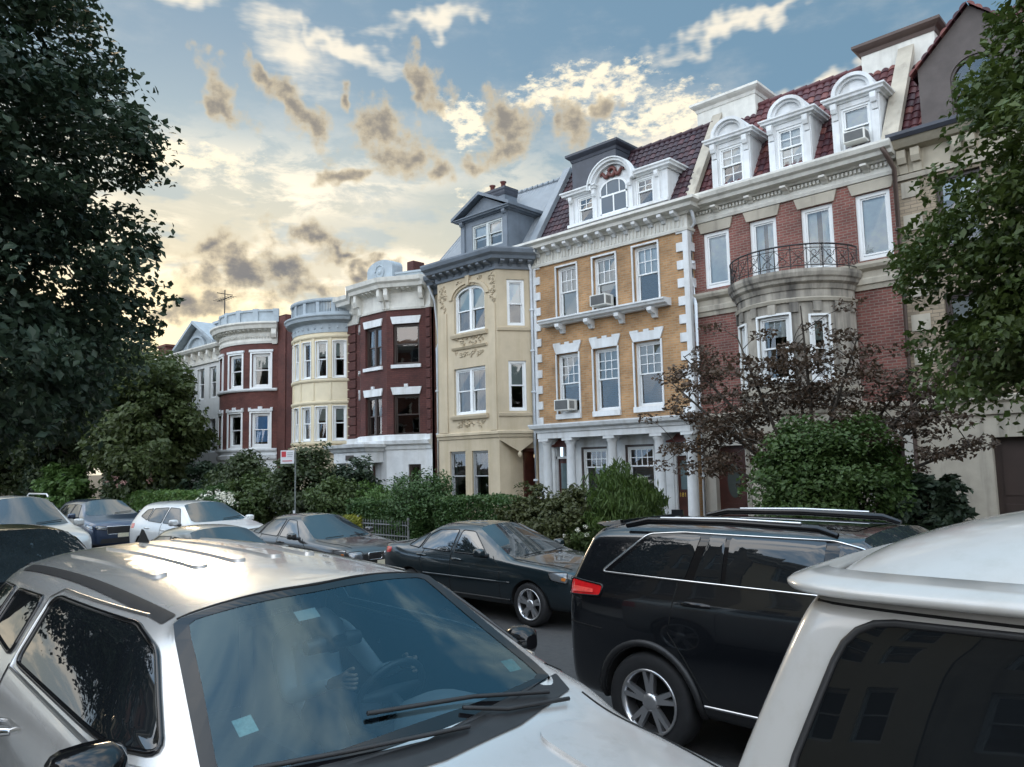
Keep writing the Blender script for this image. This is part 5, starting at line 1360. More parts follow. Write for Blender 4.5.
# ---- generic crossover and saloon shapes
def suv_stations(L, W, zb, hood, belt, zr, xc, xh, xr, yr, tail=.16, cowl_y=.76, cowl_z=None, crown=.05, nose_tp=.80, zr_f=None, zr_r=None, rc=(1, 1, 1, .8)):
    xf, xe = L / 2, -L / 2; cz = cowl_z or hood + .16
    zf, zq = zr_f or zr - .03, zr_r or zr - .03
    return [hood_st(xf, W, nose_tp - .04, zb + .05, hood - .20, .02), hood_st(xf - .05, W, nose_tp + .03, zb + .02, hood - .13, .03), hood_st(xf - .16, W, nose_tp + .11, zb, hood - .06, .045), hood_st(xf - .45, W, .985, zb, hood, .05),
            hood_st((xf - .45 + xc) / 2, W, 1., zb, hood + .06, .05), hood_st(xc + .20, W, 1., zb, hood + .10, .05),
            base_st(xc, W, 1., zb, belt - .03, cowl_y, cz), cabin_st(xh, W, 1., zb, belt, yr, zf, crown), cabin_st(xh - .10, W, 1., zb, belt, yr + .005, zf + .012, crown),
            cabin_st((xh + xr) / 2 + .1, W, 1., zb, belt, yr + .02, zr, crown), cabin_st(xr + .45, W, .995, zb, belt, yr + .01, zq + .01, crown * rc[0]), cabin_st(xe + tail * 1.2 + .18, W, .985, zb, belt, yr - .01, zq, crown * rc[1], tail / .5 * .9),
            cabin_st(xe + .06, W, .95, zb + .02, belt, yr - .03, zq - .02, crown * rc[2], tail / .5), cabin_st(xe, W, .88, zb + .05, belt, yr - .08, zq - .05, crown * rc[3], tail / .5)]
def saloon_stations(L, W, zb, hood, belt, zr, xc, xh, xr, xb, yr, deck, cowl_y=.68, crown=.04, nose_tp=.78):
    xf, xe = L / 2, -L / 2; cz = hood + .07
    return [hood_st(xf, W, nose_tp - .05, zb + .06, hood - .20, .02), hood_st(xf - .05, W, nose_tp + .04, zb + .03, hood - .15, .03), hood_st(xf - .2, W, nose_tp + .14, zb, hood - .09, .04), hood_st(xf - .55, W, .98, zb, hood - .03, .045),
            hood_st((xf - .55 + xc) / 2, W, 1., zb, hood, .045), hood_st(xc + .16, W, 1., zb, hood + .02, .045), base_st(xc, W, 1., zb, belt - .01, cowl_y, cz, .07),
            cabin_st(xh, W, 1., zb, belt, yr, zr - .03, crown), cabin_st(xh - .08, W, 1., zb, belt, yr + .005, zr - .02, crown), cabin_st((xh + xr) / 2, W, 1., zb, belt, yr + .015, zr, crown),
            cabin_st(xr + .06, W, 1., zb, belt, yr, zr - .02, crown), cabin_st(xr, W, 1., zb, belt, yr - .01, zr - .035, crown),
            base_st(xb, W, .99, zb, belt + .005, cowl_y - .04, deck + .03, .06, -1), hood_st(xb - .14, W, .985, zb, deck + .01, .03), hood_st(xe + .3, W, .96, zb, deck + .01, .03), hood_st(xe + .07, W, .90, zb + .03, deck - .0, .025), hood_st(xe, W, .80, zb + .08, deck - .08, .02)]
GL = {(6, 8): 2, (6, 9): 2}
def saloon(name, loc, rz, label, pm, L=4.45, W=.87, hi=1.41, group='cars parked at the far kerb', detail=True, glassy=None):
    c = Car(name, loc, rz, label, 'car', W, pm, group); wr = .316
    sts = saloon_stations(L, W, .22, .88, .91, hi - .04, .88, .04, -.92, -1.58, .56, 1.0)
    gl = {(6, 8): 2, (6, 9): 2, (11, 8): 3, (11, 9): 3}
    c.body(sts, (1.38, -1.34), wr, gl, level=2)
    c.wheels((1.38, -1.34), wr, .215, .225, 5, 'twin')
    for sd in (1, -1):
        c.panel('side_window', [(.48, .955), (-.28, .965), (-.28, 1.30), (.0, 1.285)], 'side', C_GLASS3, sd, rim=GLOSSB, round_=.05)
        c.panel('side_window', [(-.36, .965), (-1.12, .985), (-1.04, 1.20), (-.86, 1.285), (-.36, 1.305)], 'side', C_GLASS3, sd, rim=GLOSSB, round_=.05)
        c.panel('side_window', [(-1.17, .985), (-1.48, 1.01), (-1.32, 1.13), (-1.10, 1.22)], 'side', C_GLASS3, sd, rim=GLOSSB, round_=.03)
        c.panel('headlight', [(2.06, .66), (1.80, .70), (1.74, .80), (2.02, .80)], 'side', LAMP_C, sd, rim=GLOSSB)
        c.panel('headlight', [(sd * .46, .62), (sd * .72, .64), (sd * .72, .76), (sd * .46, .77)], 'front', LAMP_C, rim=GLOSSB)
        c.panel('indicator', [(2.02, .69), (1.96, .70), (1.96, .74), (2.03, .73)], 'side', LAMP_O, sd, off=.008)
        c.panel('taillight', [(-2.06, .86), (-1.90, .87), (-1.86, .96), (-2.04, .97)], 'side', LAMP_R, sd)
        c.panel('taillight', [(sd * .45, .78), (sd * .7, .78), (sd * .7, .92), (sd * .45, .92)], 'rear', LAMP_R)
        c.line('side_moulding', [(1.02, .60), (-.98, .60)], 'side', pm, sd, .014)
        c.line('panel_gaps', [(.80, .30), (.80, .80), (.60, .955)], 'side', SEAMM, sd); c.line('panel_gaps', [(-.32, .28), (-.32, .99)], 'side', SEAMM, sd); c.line('panel_gaps', [(-.98, .62), (-1.08, .8), (-1.02, 1.0)], 'side', SEAMM, sd)
        c.handle(-.26, .86, sd, pm); c.handle(-1.14, .88, sd, pm)
        c.mirror(.48, 1.01, W - .02, sd, pm, (.13, .19, .13))
        c.line('sill_strip', [(1.0, .34), (-.95, .34)], 'side', PLAST, sd, .02)
    c.panel('grille', [(-.34, .60), (-.03, .60), (-.03, .73), (-.34, .73)], 'front', PLAST, rim=CHROME); c.panel('grille', [(.34, .60), (.03, .60), (.03, .73), (.34, .73)], 'front', PLAST, rim=CHROME)
    c.panel('lower_intake', [(-.6, .30), (.6, .30), (.55, .42), (-.55, .42)], 'front', PLAST)
    c.line('bumper_strip', [(-.7, .50), (.7, .50)], 'front', PLAST, r=.016)
    c.line('panel_gaps', [(.98, .70), (1.5, .66), (1.98, .55)], 'top', SEAMM); c.line('panel_gaps', [(.98, -.70), (1.5, -.66), (1.98, -.55)], 'top', SEAMM)
    c.panel('licence_plate', [(-.15, .44), (.15, .44), (.15, .58), (-.15, .58)], 'front', PLATE, off=.02, round_=.01)
    c.wiper([(.98, .1), (.86, .56)]); c.wiper([(1.0, -.5), (.90, -.02)])
    return c
def crossover(name, loc, rz, label, pm, L=4.5, W=.92, hi=1.66, group='cars parked at the far kerb', rails=True):
    c = Car(name, loc, rz, label, 'car', W, pm, group); wr = .345; b = hi * .62
    sts = suv_stations(L, W, .24, b - .03, b, hi - .06, L * .235, L * .055, -L * .36, .60, .2, .72)
    c.body(sts, (L * .30, -L * .30), wr, GL, gname='windscreen'); c.wheels((L * .30, -L * .30), wr, .225, .235, 5, 'twin')
    t = hi - .17
    for sd in (1, -1):
        c.panel('side_window', [(L * .165, b + .05), (-.22, b + .07), (-.22, t), (L * .06, t - .02)], 'side', C_GLASS, sd, rim=GLOSSB)
        c.panel('side_window', [(-.30, b + .07), (-1.12, b + .10), (-1.08, t - .04), (-.30, t)], 'side', C_GLASS, sd, rim=GLOSSB)
        c.panel('side_window', [(-1.18, b + .11), (-1.68, b + .2), (-1.5, t - .08), (-1.16, t - .04)], 'side', C_GLASS, sd, rim=GLOSSB)
        c.panel('headlight', [(sd * .44, .70), (sd * .74, .74), (sd * .74, .84), (sd * .44, .80)], 'front', LAMP_C, rim=GLOSSB)
        c.panel('headlight', [(L / 2 - .12, .74), (L / 2 - .48, .82), (L / 2 - .46, .88), (L / 2 - .15, .84)], 'side', LAMP_C, sd, rim=GLOSSB)
        c.panel('taillight', [(-L / 2 + .18, .88), (-L / 2 + .42, .9), (-L / 2 + .42, 1.02), (-L / 2 + .2, 1.02)], 'side', LAMP_R, sd)
        c.mirror(L * .165, b + .12, W - .02, sd, pm, (.14, .22, .16))
        c.line('panel_gaps', [(-.26, .32), (-.26, b + .05)], 'side', SEAMM, sd); c.handle(-.14, b - .1, sd, pm); c.handle(-1.1, b - .08, sd, pm)
        c.line('sill_strip', [(L * .2, .36), (-L * .2, .36)], 'side', PLAST, sd, .035)
        if rails:
            m = MB(); m.tube([(.1, sd * .58, hi - .06), (.0, sd * .58, hi + .0), (-1.3, sd * .575, hi + .0), (-1.42, sd * .57, hi - .06)], .018, 8); m.build('roof_rail', SATIN, c.root)
    c.panel('grille', [(-.42, .58), (.42, .58), (.46, .80), (-.46, .80)], 'front', PLAST, rim=CHROME)
    c.panel('lower_intake', [(-.62, .32), (.62, .32), (.58, .46), (-.58, .46)], 'front', PLAST)
    c.panel('licence_plate', [(-.15, .48), (.15, .48), (.15, .60), (-.15, .60)], 'front', PLATE, off=.02, round_=.01)
    c.panel('rear_window', [(-.55, b + .08), (.55, b + .08), (.5, t - .04), (-.5, t - .04)], 'rear', C_GLASS, rim=GLOSSB)
    c.wiper([(L * .235, .1), (L * .235 - .1, .6)]); return c

# ---- dark green-blue saloon opposite, and the other parked and moving cars
saloon('saloon_car', (-9.15, 9.28, 0), 0, 'dark blue-green saloon with twin-spoke alloy wheels parked beside the long hedge', P_TEAL, hi=1.42)
saloon('saloon_car', (-14.55, 9.25, 0), 0, 'dark grey saloon parked behind the dark blue-green saloon with twin-spoke wheels', P_GREY, hi=1.41)
saloon('saloon_car', (-12.5, 6.0, 0), 0, 'pale silver saloon in the traffic lane behind the black SUV', P_PALE, hi=1.46, group='cars in the traffic lane')
saloon('saloon_car', (.2, 9.3, 0), 0, 'red saloon at the far kerb, hidden beyond the dusty white SUV', P_RED, hi=1.47)
crossover('crossover_car', (-19.8, 9.0, 0), R(2), 'white crossover parked in front of the low clipped hedge', P_PEARL, hi=1.62, rails=False)
crossover('crossover_car', (-26.6, 8.9, 0), R(-3), 'navy blue crossover parked behind the white crossover', P_NAVY, hi=1.58, rails=False)
crossover('crossover_car', (-19.3, 4.75, 0), 0, 'white SUV with silver roof rails in the traffic lane', P_PEARL, L=4.7, hi=1.93, group='cars in the traffic lane')
crossover('crossover_car', (-11.2, 2.75, 0), R(-2), 'black SUV directly behind the silver SUV', P_BLACK, L=4.6, hi=1.74, group='cars in the traffic lane', rails=False)

# ---- the black SUV with chrome window line
def black_suv():
    W = .98; c = Car('sport_utility_car', (-2.06, 6.40, 0), 0, 'glossy black SUV with chrome window line and silver roof rails', 'car', W, P_BLACK, 'cars in the traffic lane'); wr = .395
    sts = suv_stations(5.1, W, .30, 1.12, 1.30, 1.80, .86, .02, -1.95, .76, .20, .78, 1.28, .03, zr_r=1.79)
    c.body(sts, (1.42, -1.66), wr, GL, level=2, crease=((4, .15), (5, .5), (7, .65)))
    c.wheels((1.42, -1.66), wr, .27, .265, 5, 'twin')
    for sd in (1, -1):
        # chrome-edged window band: glass panes and black pillars
        c.panel('pillar_band', [(.70, 1.37), (-2.14, 1.40), (-1.72, 1.73), (-1.4, 1.755), (-.16, 1.745), (.05, 1.70)], 'side', GLOSSB, sd, off=.004, rim=CHROME, rim_r=.009, round_=.05)
        c.panel('side_window', [(-1.30, 1.40), (-2.04, 1.415), (-1.70, 1.70), (-1.38, 1.735), (-1.2, 1.735)], 'side', C_GLASS, sd, off=.009, round_=.04)
        c.panel('side_window', [(-.98, 1.39), (-1.22, 1.395), (-1.12, 1.735), (-.98, 1.735)], 'side', C_GLASS, sd, off=.009, round_=.02)
        c.panel('side_window', [(-.20, 1.385), (-.94, 1.39), (-.94, 1.735), (-.20, 1.735)], 'side', C_GLASS, sd, off=.009, round_=.03)
        c.panel('side_window', [(.60, 1.385), (-.10, 1.385), (-.10, 1.725), (.0, 1.70)], 'side', C_GLASS, sd, off=.009, round_=.03)
        c.panel('taillight', [(-2.50, 1.18), (-2.12, 1.20), (-2.10, 1.29), (-2.48, 1.32)], 'side', LAMP_R, sd, off=.006, round_=.03, rim=GLOSSB)
        c.panel('taillight', [(sd * .50, 1.19), (sd * .86, 1.19), (sd * .86, 1.30), (sd * .50, 1.30)], 'rear', LAMP_R, off=.006)
        c.line('panel_gaps', [(-1.36, 1.37), (-1.44, .98), (-1.30, .80), (-1.1, .5)], 'side', SEAMM, sd, .005); c.line('panel_gaps', [(-.15, 1.36), (-.12, .42)], 'side', SEAMM, sd, .005)
        c.line('panel_gaps', [(-2.48, .95), (-2.1, .93)], 'side', SEAMM, sd, .005)
        c.handle(-1.30, 1.22, sd, GLOSSB, .24); c.handle(-.06, 1.21, sd, GLOSSB, .24); c.panel('taillight_core', [(-2.44, 1.21), (-2.2, 1.22), (-2.2, 1.25), (-2.44, 1.26)], 'side', LAMP_HOT, sd, off=.012, round_=.01)
        c.line('sill_strip', [(.9, .46), (-1.15, .46)], 'side', SATIN, sd, .012)
        for xw in (1.42, -1.66):                            # flared arch lip
            a = MB(); pts = []
            for k in range(25):
                t = math.pi * (k / 24 * 1.12 - .06); q = (xw + math.cos(t) * wr * 1.2, wr + math.sin(t) * wr * 1.2); h, n = c.hit('side', *q, sd)
                if h is not None: pts.append(h + n * .004)
            if len(pts) > 3: a.tube(pts, .030, 6); a.build('arch_trim', PLAST, c.root)
        m = MB(); yr = sd * .70
        m.tube([(-.14, yr, 1.78), (-.28, yr, 1.825), (-1.0, yr, 1.848), (-1.75, yr, 1.838), (-1.98, yr, 1.79)], [.024, .03, .03, .03, .024], 8); rr = m.build('roof_rail', GLOSSB, c.root)
        m = MB(); m.tube([(-.40, yr + sd * .012, 1.862), (-1.0, yr + sd * .012, 1.876), (-1.62, yr + sd * .012, 1.864)], .013, 8); m.build('rail_trim', SATIN, rr)
        c.mirror(.58, 1.40, W, sd, P_BLACK, (.16, .25, .19))
        c.panel('headlight', [(sd * .5, .98), (sd * .82, 1.0), (sd * .82, 1.07), (sd * .5, 1.06)], 'front', LAMP_C)
    m = MB(); m.sweep([(-2.30, .58), (-2.36, .55), (-2.38, 0), (-2.36, -.55), (-2.30, -.58)], [(-.16, 1.76), (.02, 1.765), (.05, 1.785), (.02, 1.80), (-.16, 1.815)]); m.build('spoiler', P_BLACK, c.root)
    c.panel('rear_window', [(-.62, 1.36), (.62, 1.36), (.56, 1.72), (-.56, 1.72)], 'rear', C_GLASS, rim=GLOSSB)
    c.line('bumper_strip', [(-.85, .68), (.85, .68)], 'rear', SATIN, r=.012)
    c.panel('licence_plate', [(-.15, .98), (.15, .98), (.15, 1.12), (-.15, 1.12)], 'rear', PLATE, off=.01, round_=.01)
    c.panel('sunroof', [(-.1, .42), (-1.5, .44), (-1.5, -.44), (-.1, -.42)], 'top', C_GLASS, off=.004)
    m = MB(); m.sweep([(-1.85, .02), (-1.95, -.02)], [(0, 1.83), (.04, 1.83), (.02, 1.89), (0, 1.89)]); m.build('antenna_fin', P_BLACK, c.root)
    c.panel('grille', [(-.6, .92), (.6, .92), (.6, 1.04), (-.6, 1.04)], 'front', PLAST, rim=CHROME)
    return c
black_suv()

# ---- the near silver SUV with a driver
def silver_suv():
    W = 1.0; c = Car('sport_utility_car', (-3.51, 2.03, 0), R(-3), 'silver SUV with dark side glass and a driver behind its windscreen', 'car', W, P_SHELL, 'cars at the near kerb', rx=R(2)); wr = .39
    sts = suv_stations(4.86, W, .30, 1.13, 1.38, 1.86, 1.12, .42, -2.0, .70, .12, .78, 1.37, .045, nose_tp=.86, zr_f=1.80, zr_r=1.84)
    c.body(sts, (1.52, -1.46), wr, GL, level=3, gmat=WS_GLASS, crease=((4, .2), (5, .45), (7, .6)))
    c.wheels((1.52, -1.46), wr, .26, .265, 5, 'twin')
    for sd in (1, -1):
        c.panel('side_window', [(.88, 1.455), (.62, 1.44), (-.86, 1.48), (-.86, 1.75), (-.78, 1.77), (.22, 1.76), (.46, 1.71)], 'side', C_GLASS if sd < 0 else TINT_GLASS, sd, rim=GLOSSB, rim_r=.012, round_=.06)
        c.line('window_chrome', [(.92, 1.42), (.62, 1.408), (-.93, 1.45), (-.93, 1.755), (-.84, 1.795), (.20, 1.785)], 'side', SATIN, sd, .009, .002)
        c.panel('side_window', [(-1.04, 1.49), (-1.62, 1.53), (-1.62, 1.73), (-1.04, 1.745)], 'side', C_GLASS if sd < 0 else TINT_GLASS, sd, rim=GLOSSB, rim_r=.012, round_=.05)
        c.panel('side_window', [(-1.74, 1.54), (-2.2, 1.58), (-2.10, 1.72), (-1.74, 1.73)], 'side', C_GLASS if sd < 0 else TINT_GLASS, sd, rim=GLOSSB, round_=.05)
        c.panel('gutter_strip', [(.36, sd * .585), (.36, sd * .645), (-2.0, sd * .655), (-2.0, sd * .60)], 'top', PLAST, off=.005, round_=.02)
        c.line('panel_gaps', [(-.97, 1.46), (-.98, .5)], 'side', SEAMM, sd, .006); c.line('panel_gaps', [(1.02, 1.40), (1.06, 1.1), (1.0, .5)], 'side', SEAMM, sd, .006)
        c.line('panel_gaps', [(.42, 1.418), (.40, 1.36)], 'side', SEAMM, sd, .004)
        c.handle(-.80, 1.24, sd, CHROME, .22); c.handle(-1.9, 1.26, sd, CHROME, .22)
        c.mirror(1.02 if sd < 0 else .66, 1.50 if sd < 0 else 1.41, W - .03, sd, GLOSSB, (.16, .22, .17) if sd < 0 else (.13, .15, .14))
        c.panel('headlight', [(sd * .5, .92), (sd * .84, .94), (sd * .84, 1.04), (sd * .5, 1.02)], 'front', LAMP_C, rim=GLOSSB)
        c.panel('taillight', [(-2.38, 1.0), (-2.1, 1.02), (-2.12, 1.3), (-2.36, 1.3)], 'side', LAMP_R, sd)
        c.panel('hood_ridge', [(1.36, sd * .40), (1.36, sd * .66), (2.12, sd * .58), (2.12, sd * .34)], 'top', P_SILVER, off=.016, round_=.10, thick=1)
        c.line('panel_gaps', [(1.22, sd * .86), (1.6, sd * .90), (2.1, sd * .83)], 'top', SEAMM, r=.005)
    for k in range(5):
        y = -.40 + .2 * k
        c.panel('roof_rib', [(-.35, y - .035), (-.35, y + .035), (-1.85, y + .035), (-1.85, y - .035)], 'top', P_SILVER, off=.011, round_=.034, thick=1)
    c.line('panel_gaps', [(.40, -.60), (.43, 0), (.40, .60)], 'top', SEAMM, r=.007)
    m = MB(); m.add([(-1.72, 0, 1.895), (-1.86, .035, 1.895), (-1.86, -.035, 1.895), (-1.88, 0, 1.98), (-1.83, 0, 1.975)], [(0, 1, 4), (1, 3, 4), (3, 2, 4), (2, 0, 4), (0, 2, 1), (1, 2, 3)]); m.build('antenna_fin', PLAST, c.root)
    c.panel('windscreen_cowl', [(1.20, -.80), (1.30, -.4), (1.335, 0), (1.30, .4), (1.20, .80), (1.10, .82), (1.19, .4), (1.225, 0), (1.19, -.4), (1.10, -.82)], 'top', PLAST, off=.006, round_=.01, rings=2)
    c.wiper([(1.20, .66), (1.12, .30), (1.06, -.16)], .009); c.wiper([(1.24, .18), (1.16, -.3), (1.10, -.62)], .009)
    c.wiper([(1.26, .72), (1.22, .4), (1.15, .22)], .009)
    c.panel('grille', [(-.46, .78), (.46, .78), (.46, 1.0), (-.46, 1.0)], 'front', PLAST, rim=CHROME)
    c.panel('licence_plate', [(-.15, .56), (.15, .56), (.15, .68), (-.15, .68)], 'front', PLATE, off=.02, round_=.01)
    # glass border, sticker, toll tag and camera pod on the inside of the screen
    def on_screen(x, y, off=-.008):
        h, n = c.hit('top', x, y); return h + n * off
    bd = MB(); bm = bmesh.new(); bm.from_mesh(c.screen.data); edge = [e for e in bm.edges if e.is_boundary]; nb = {}
    for e in edge:
        a, b = e.verts; nb.setdefault(a, []).append(b); nb.setdefault(b, []).append(a)
    v0 = edge[0].verts[0]; loop = [v0]; prev = None; cur = v0
    while True:
        nx = [q for q in nb[cur] if q is not prev][0]; prev, cur = cur, nx
        if cur is v0: break
        loop.append(cur)
    L3 = [v.co.copy() for v in loop]; bm.free(); ctr = sum(L3, Vector()) / len(L3); inn = []
    for p in L3:
        q = p + (ctr - p).normalized() * .06; hh, nn = c.hit('top', q.x, q.y); inn.append(hh + nn * .002 if hh else q)
    for k in range(len(L3)): bd.quad(L3[k] + Vector((0, 0, .001)), L3[(k + 1) % len(L3)] + Vector((0, 0, .001)), inn[(k + 1) % len(L3)], inn[k])
    bd.build('screen_border', GLOSSB, c.screen)
    def sticker(name, x, y, w, hh, mat):
        m = MB(); m.quad(on_screen(x, y), on_screen(x, y + w), on_screen(x + hh, y + w), on_screen(x + hh, y)); return m.build(name, mat, c.screen)
    sticker('inspection_sticker', .90, -.60, .07, .065, simple('mint_sticker', (.26, .40, .37), .6, var=.25, scale=60)); sticker('toll_tag', .54, -.17, .10, .05, simple('pale_tag', (.22, .27, .26), .6)); sticker('registration_sticker', .98, .60, .07, .06, simple('teal_sticker', (.05, .16, .15), .6, var=.3, scale=50))
    m = MB(); a, b = on_screen(.50, .0, -.095), on_screen(.64, .0, -.085)
    m.tube([a + Vector((0, 0, -.02)), a.lerp(b, .5) + Vector((0, 0, -.03)), b + Vector((0, 0, -.03))], [.06, .075, .05], 10); m.tube([(.56, -.13, 1.60), (.56, .0, 1.605), (.56, .13, 1.60)], [.03, .04, .03], 10); m.build('camera_pod', PLAST, c.root)
    # light reaches the cabin through the far-side panes and the rear window
    def inside(p, poly):
        k = False
        for (x0, z0), (x1, z1) in zip(poly, poly[1:] + poly[:1]):
            if (z0 > p.z) != (z1 > p.z) and p.x < (x1 - x0) * (p.z - z0) / (z1 - z0) + x0: k = not k
        return k
    holes = [[(.80, 1.47), (-.82, 1.50), (-.82, 1.73), (.2, 1.735), (.44, 1.69)], [(-1.08, 1.51), (-1.58, 1.55), (-1.58, 1.71), (-1.08, 1.725)]]
    bm = bmesh.new(); bm.from_mesh(c.bodyo.data)
    bmesh.ops.delete(bm, geom=[f for f in bm.faces if f.calc_center_median().y > .55 and any(inside(f.calc_center_median(), q) for q in holes) or (f.calc_center_median().x < -2.1 and abs(f.calc_center_median().y) < .55 and 1.46 < f.calc_center_median().z < 1.74)], context='FACES'); bm.to_mesh(c.bodyo.data); bm.free()
    c.panel('rear_window', [(-.62, 1.40), (.62, 1.40), (.58, 1.80), (-.58, 1.80)], 'rear', TINT_GLASS, rim=GLOSSB)
    # cabin: floor tub, dashboard, seats, wheel
    INT = simple('cabin_trim', (.17, .175, .18), .7, var=.2); SEATM = simple('grey_leather', (.14, .135, .13), .55, var=.15)
    m = MB(); m.box(-2.2, 1.2, -.9, .9, .5, .56); m.build('cabin_floor', INT, c.root)
    m = MB(); m.sweep([(1.16, -.86), (1.16, .86)][::-1], [(-.05, .7), (.30, .82), (.42, 1.05), (.36, 1.20), (.18, 1.26), (-.02, 1.27), (-.05, 1.0)])
    m.lathe((.80, .40, 1.26), [(.22, -.05), (.2, .02), (.1, .06), (.0, .065)], 16); m.build('dashboard', INT, c.root)
    for y in (.42, -.42):
        m = MB(); m.box(-.62, -.05, y - .26, y + .26, .72, .92); m.box(-.78, -.60, y - .25, y + .25, .85, 1.48); m.box(-.80, -.70, y - .13, y + .13, 1.53, 1.70)
        for s in (-.06, .06): m.tube([(-.74, y + s, 1.45), (-.75, y + s, 1.56)], .008, 6)
        m.build('seat', SEATM, c.root, bevel=.05)
    m = MB(); ctr = Vector((.36, .42, 1.24)); ax = Vector((.85, 0, -.45)).normalized(); u = Vector((0, 1, 0)); w = ax.cross(u)
    m.tube([ctr + (u * math.cos(t) + w * math.sin(t)) * .185 for t in [2 * math.pi * k / 28 for k in range(29)]], .017, 8)
    for t in (.1, math.pi - .1, -math.pi / 2): m.tube([ctr, ctr + (u * math.cos(t) + w * math.sin(t)) * .18], [.04, .016], 8)
    m.tube([ctr, ctr + ax * .25], .03, 8); m.build('steering_wheel', PLAST, c.root)
    return c
TINT_GLASS = glass_mat('privacy_glass', 1.5, (.55, .58, .60))
WS_GLASS = glass_mat('clear_windscreen_glass', 1.8, (.68, .86, .92), (.55, .80, .94))
SILVER = silver_suv()

# ---- the white SUV in the corner
def white_suv():
    W = .98; L = 5.0; c = Car('sport_utility_car', (1.24, 3.02, -.03), 0, 'dusty white SUV with dark rear side window, cut off at the corner of the view', 'car', W, P_WHITE, 'cars in the traffic lane'); wr = .40
    sts = suv_stations(L, W, .30, 1.20, 1.40, 2.08, 1.2, .5, -1.8, .76, .20, .78, 1.38, .27, zr_f=2.04, zr_r=2.035, rc=(.92, .60, .28, .05))
    c.body(sts, (1.5, -1.4), wr, GL, level=3, crease=((5, .2), (7, .3)))
    c.wheels((1.5, -1.4), wr, .26, .27, 6)
    for sd in (1, -1):
        c.panel('side_window', [(-1.30, 1.44), (-2.27, 1.44), (-2.09, 1.925), (-1.30, 1.94)], 'side', C_GLASSD, sd, rim=PLAST, rim_r=.012, round_=.12)
        c.panel('side_window', [(-.40, 1.44), (-1.16, 1.44), (-1.16, 1.92), (-.40, 1.93)], 'side', C_GLASSD, sd, rim=PLAST, round_=.06)
        c.panel('side_window', [(.85, 1.46), (-.28, 1.44), (-.28, 1.93), (.35, 1.90)], 'side', C_GLASSD, sd, rim=PLAST, round_=.06)
        c.panel('taillight', [(-2.42, 1.0), (-2.2, 1.02), (-2.22, 1.28), (-2.4, 1.28)], 'side', LAMP_R, sd); c.mirror(.9, 1.5, W, sd, P_WHITE, (.16, .25, .2))
        c.handle(-1.2, 1.25, sd, P_WHITE); c.line('panel_gaps', [(-1.2, 1.4), (-1.2, .5)], 'side', SEAMM, sd, .005); c.line('panel_gaps', [(-.34, 1.4), (-.34, .5)], 'side', SEAMM, sd, .005)
        c.panel('headlight', [(sd * .5, .92), (sd * .84, .94), (sd * .84, 1.06), (sd * .5, 1.04)], 'front', LAMP_C)
    for sd in (1, -1): c.line('panel_gaps', [(-.1, 1.955), (-2.26, 1.955)], 'side', SEAMM, sd, .005); c.line('rain_gutter', [(.3, 2.0), (-2.0, 2.02)], 'side', P_WHITE, sd, .012); c.line('panel_gaps', [(-2.36, 1.40), (-2.42, 1.1), (-2.44, .9)], 'side', SEAMM, sd, .004)
    # roof lip that wraps the rear corners
    m = MB(); ctl = [(.2, .785), (-1.2, .795), (-1.9, .79), (-2.14, .765), (-2.26, .70), (-2.315, .58), (-2.34, .3), (-2.345, 0)]
    ctl += [(x, -y) for x, y in ctl[-2::-1]]; pl = []
    for i in range(len(ctl) - 1):                            # smooth plan curve
        p0, p1, p2, p3 = [Vector(ctl[max(0, min(len(ctl) - 1, i + k))]) for k in (-1, 0, 1, 2)]
        for k in range(6):
            t = k / 6; pl.append(tuple(.5 * ((2 * p1) + (p2 - p0) * t + (2 * p0 - 5 * p1 + 4 * p2 - p3) * t * t + (3 * p1 - p0 - 3 * p2 + p3) * t ** 3)))
    pl.append(ctl[-1])
    m.sweep(pl, [(-.08, 1.985), (-.0, 1.982), (.016, 1.986), (.024, 1.996), (.024, 2.006), (.012, 2.016), (-.03, 2.032), (-.10, 2.05)], 0, True); m.build('roof_lip', P_WHITE, c.root)
    c.panel('rear_window', [(-.6, 1.42), (.6, 1.42), (.52, 1.88), (-.52, 1.88)], 'rear', C_GLASSD, rim=PLAST)
    for y in (-.36, 0, .36): c.panel('roof_rib', [(-.2, y - .05), (-.2, y + .05), (-1.7, y + .05), (-1.7, y - .05)], 'top', P_WHITE, off=.012, round_=.04, thick=1)
    return c
white_suv()
# ------------------------------------------------------------------ planting
NR = np.random.default_rng(11)
def leaf_mat(name, c1, c2, c3=None, rough=.5, transl=.3):
    m = bpy.data.materials.new(name); m.use_nodes = True; nt = m.node_tree; b = nt.nodes['Principled BSDF']
    a = nt.nodes.new('ShaderNodeAttribute'); a.attribute_name = 'tint'
    col = tmix(nt, a.outputs['Fac'], c1, c2)
    if c3:
        r = tramp(nt, a.outputs['Fac'], .90, .97); col = tmix(nt, r, col, c3)
    lnk(nt, col, b.inputs['Base Color']); b.inputs['Roughness'].default_value = rough; b.inputs['Specular IOR Level'].default_value = .35
    t = nt.nodes.new('ShaderNodeBsdfTranslucent'); lnk(nt, col, t.inputs[0]); mx = nt.nodes.new('ShaderNodeMixShader'); mx.inputs[0].default_value = transl
    lnk(nt, b.outputs[0], mx.inputs[1]); lnk(nt, t.outputs[0], mx.inputs[2]); lnk(nt, mx.outputs[0], nt.nodes['Material Output'].inputs[0])
    return m
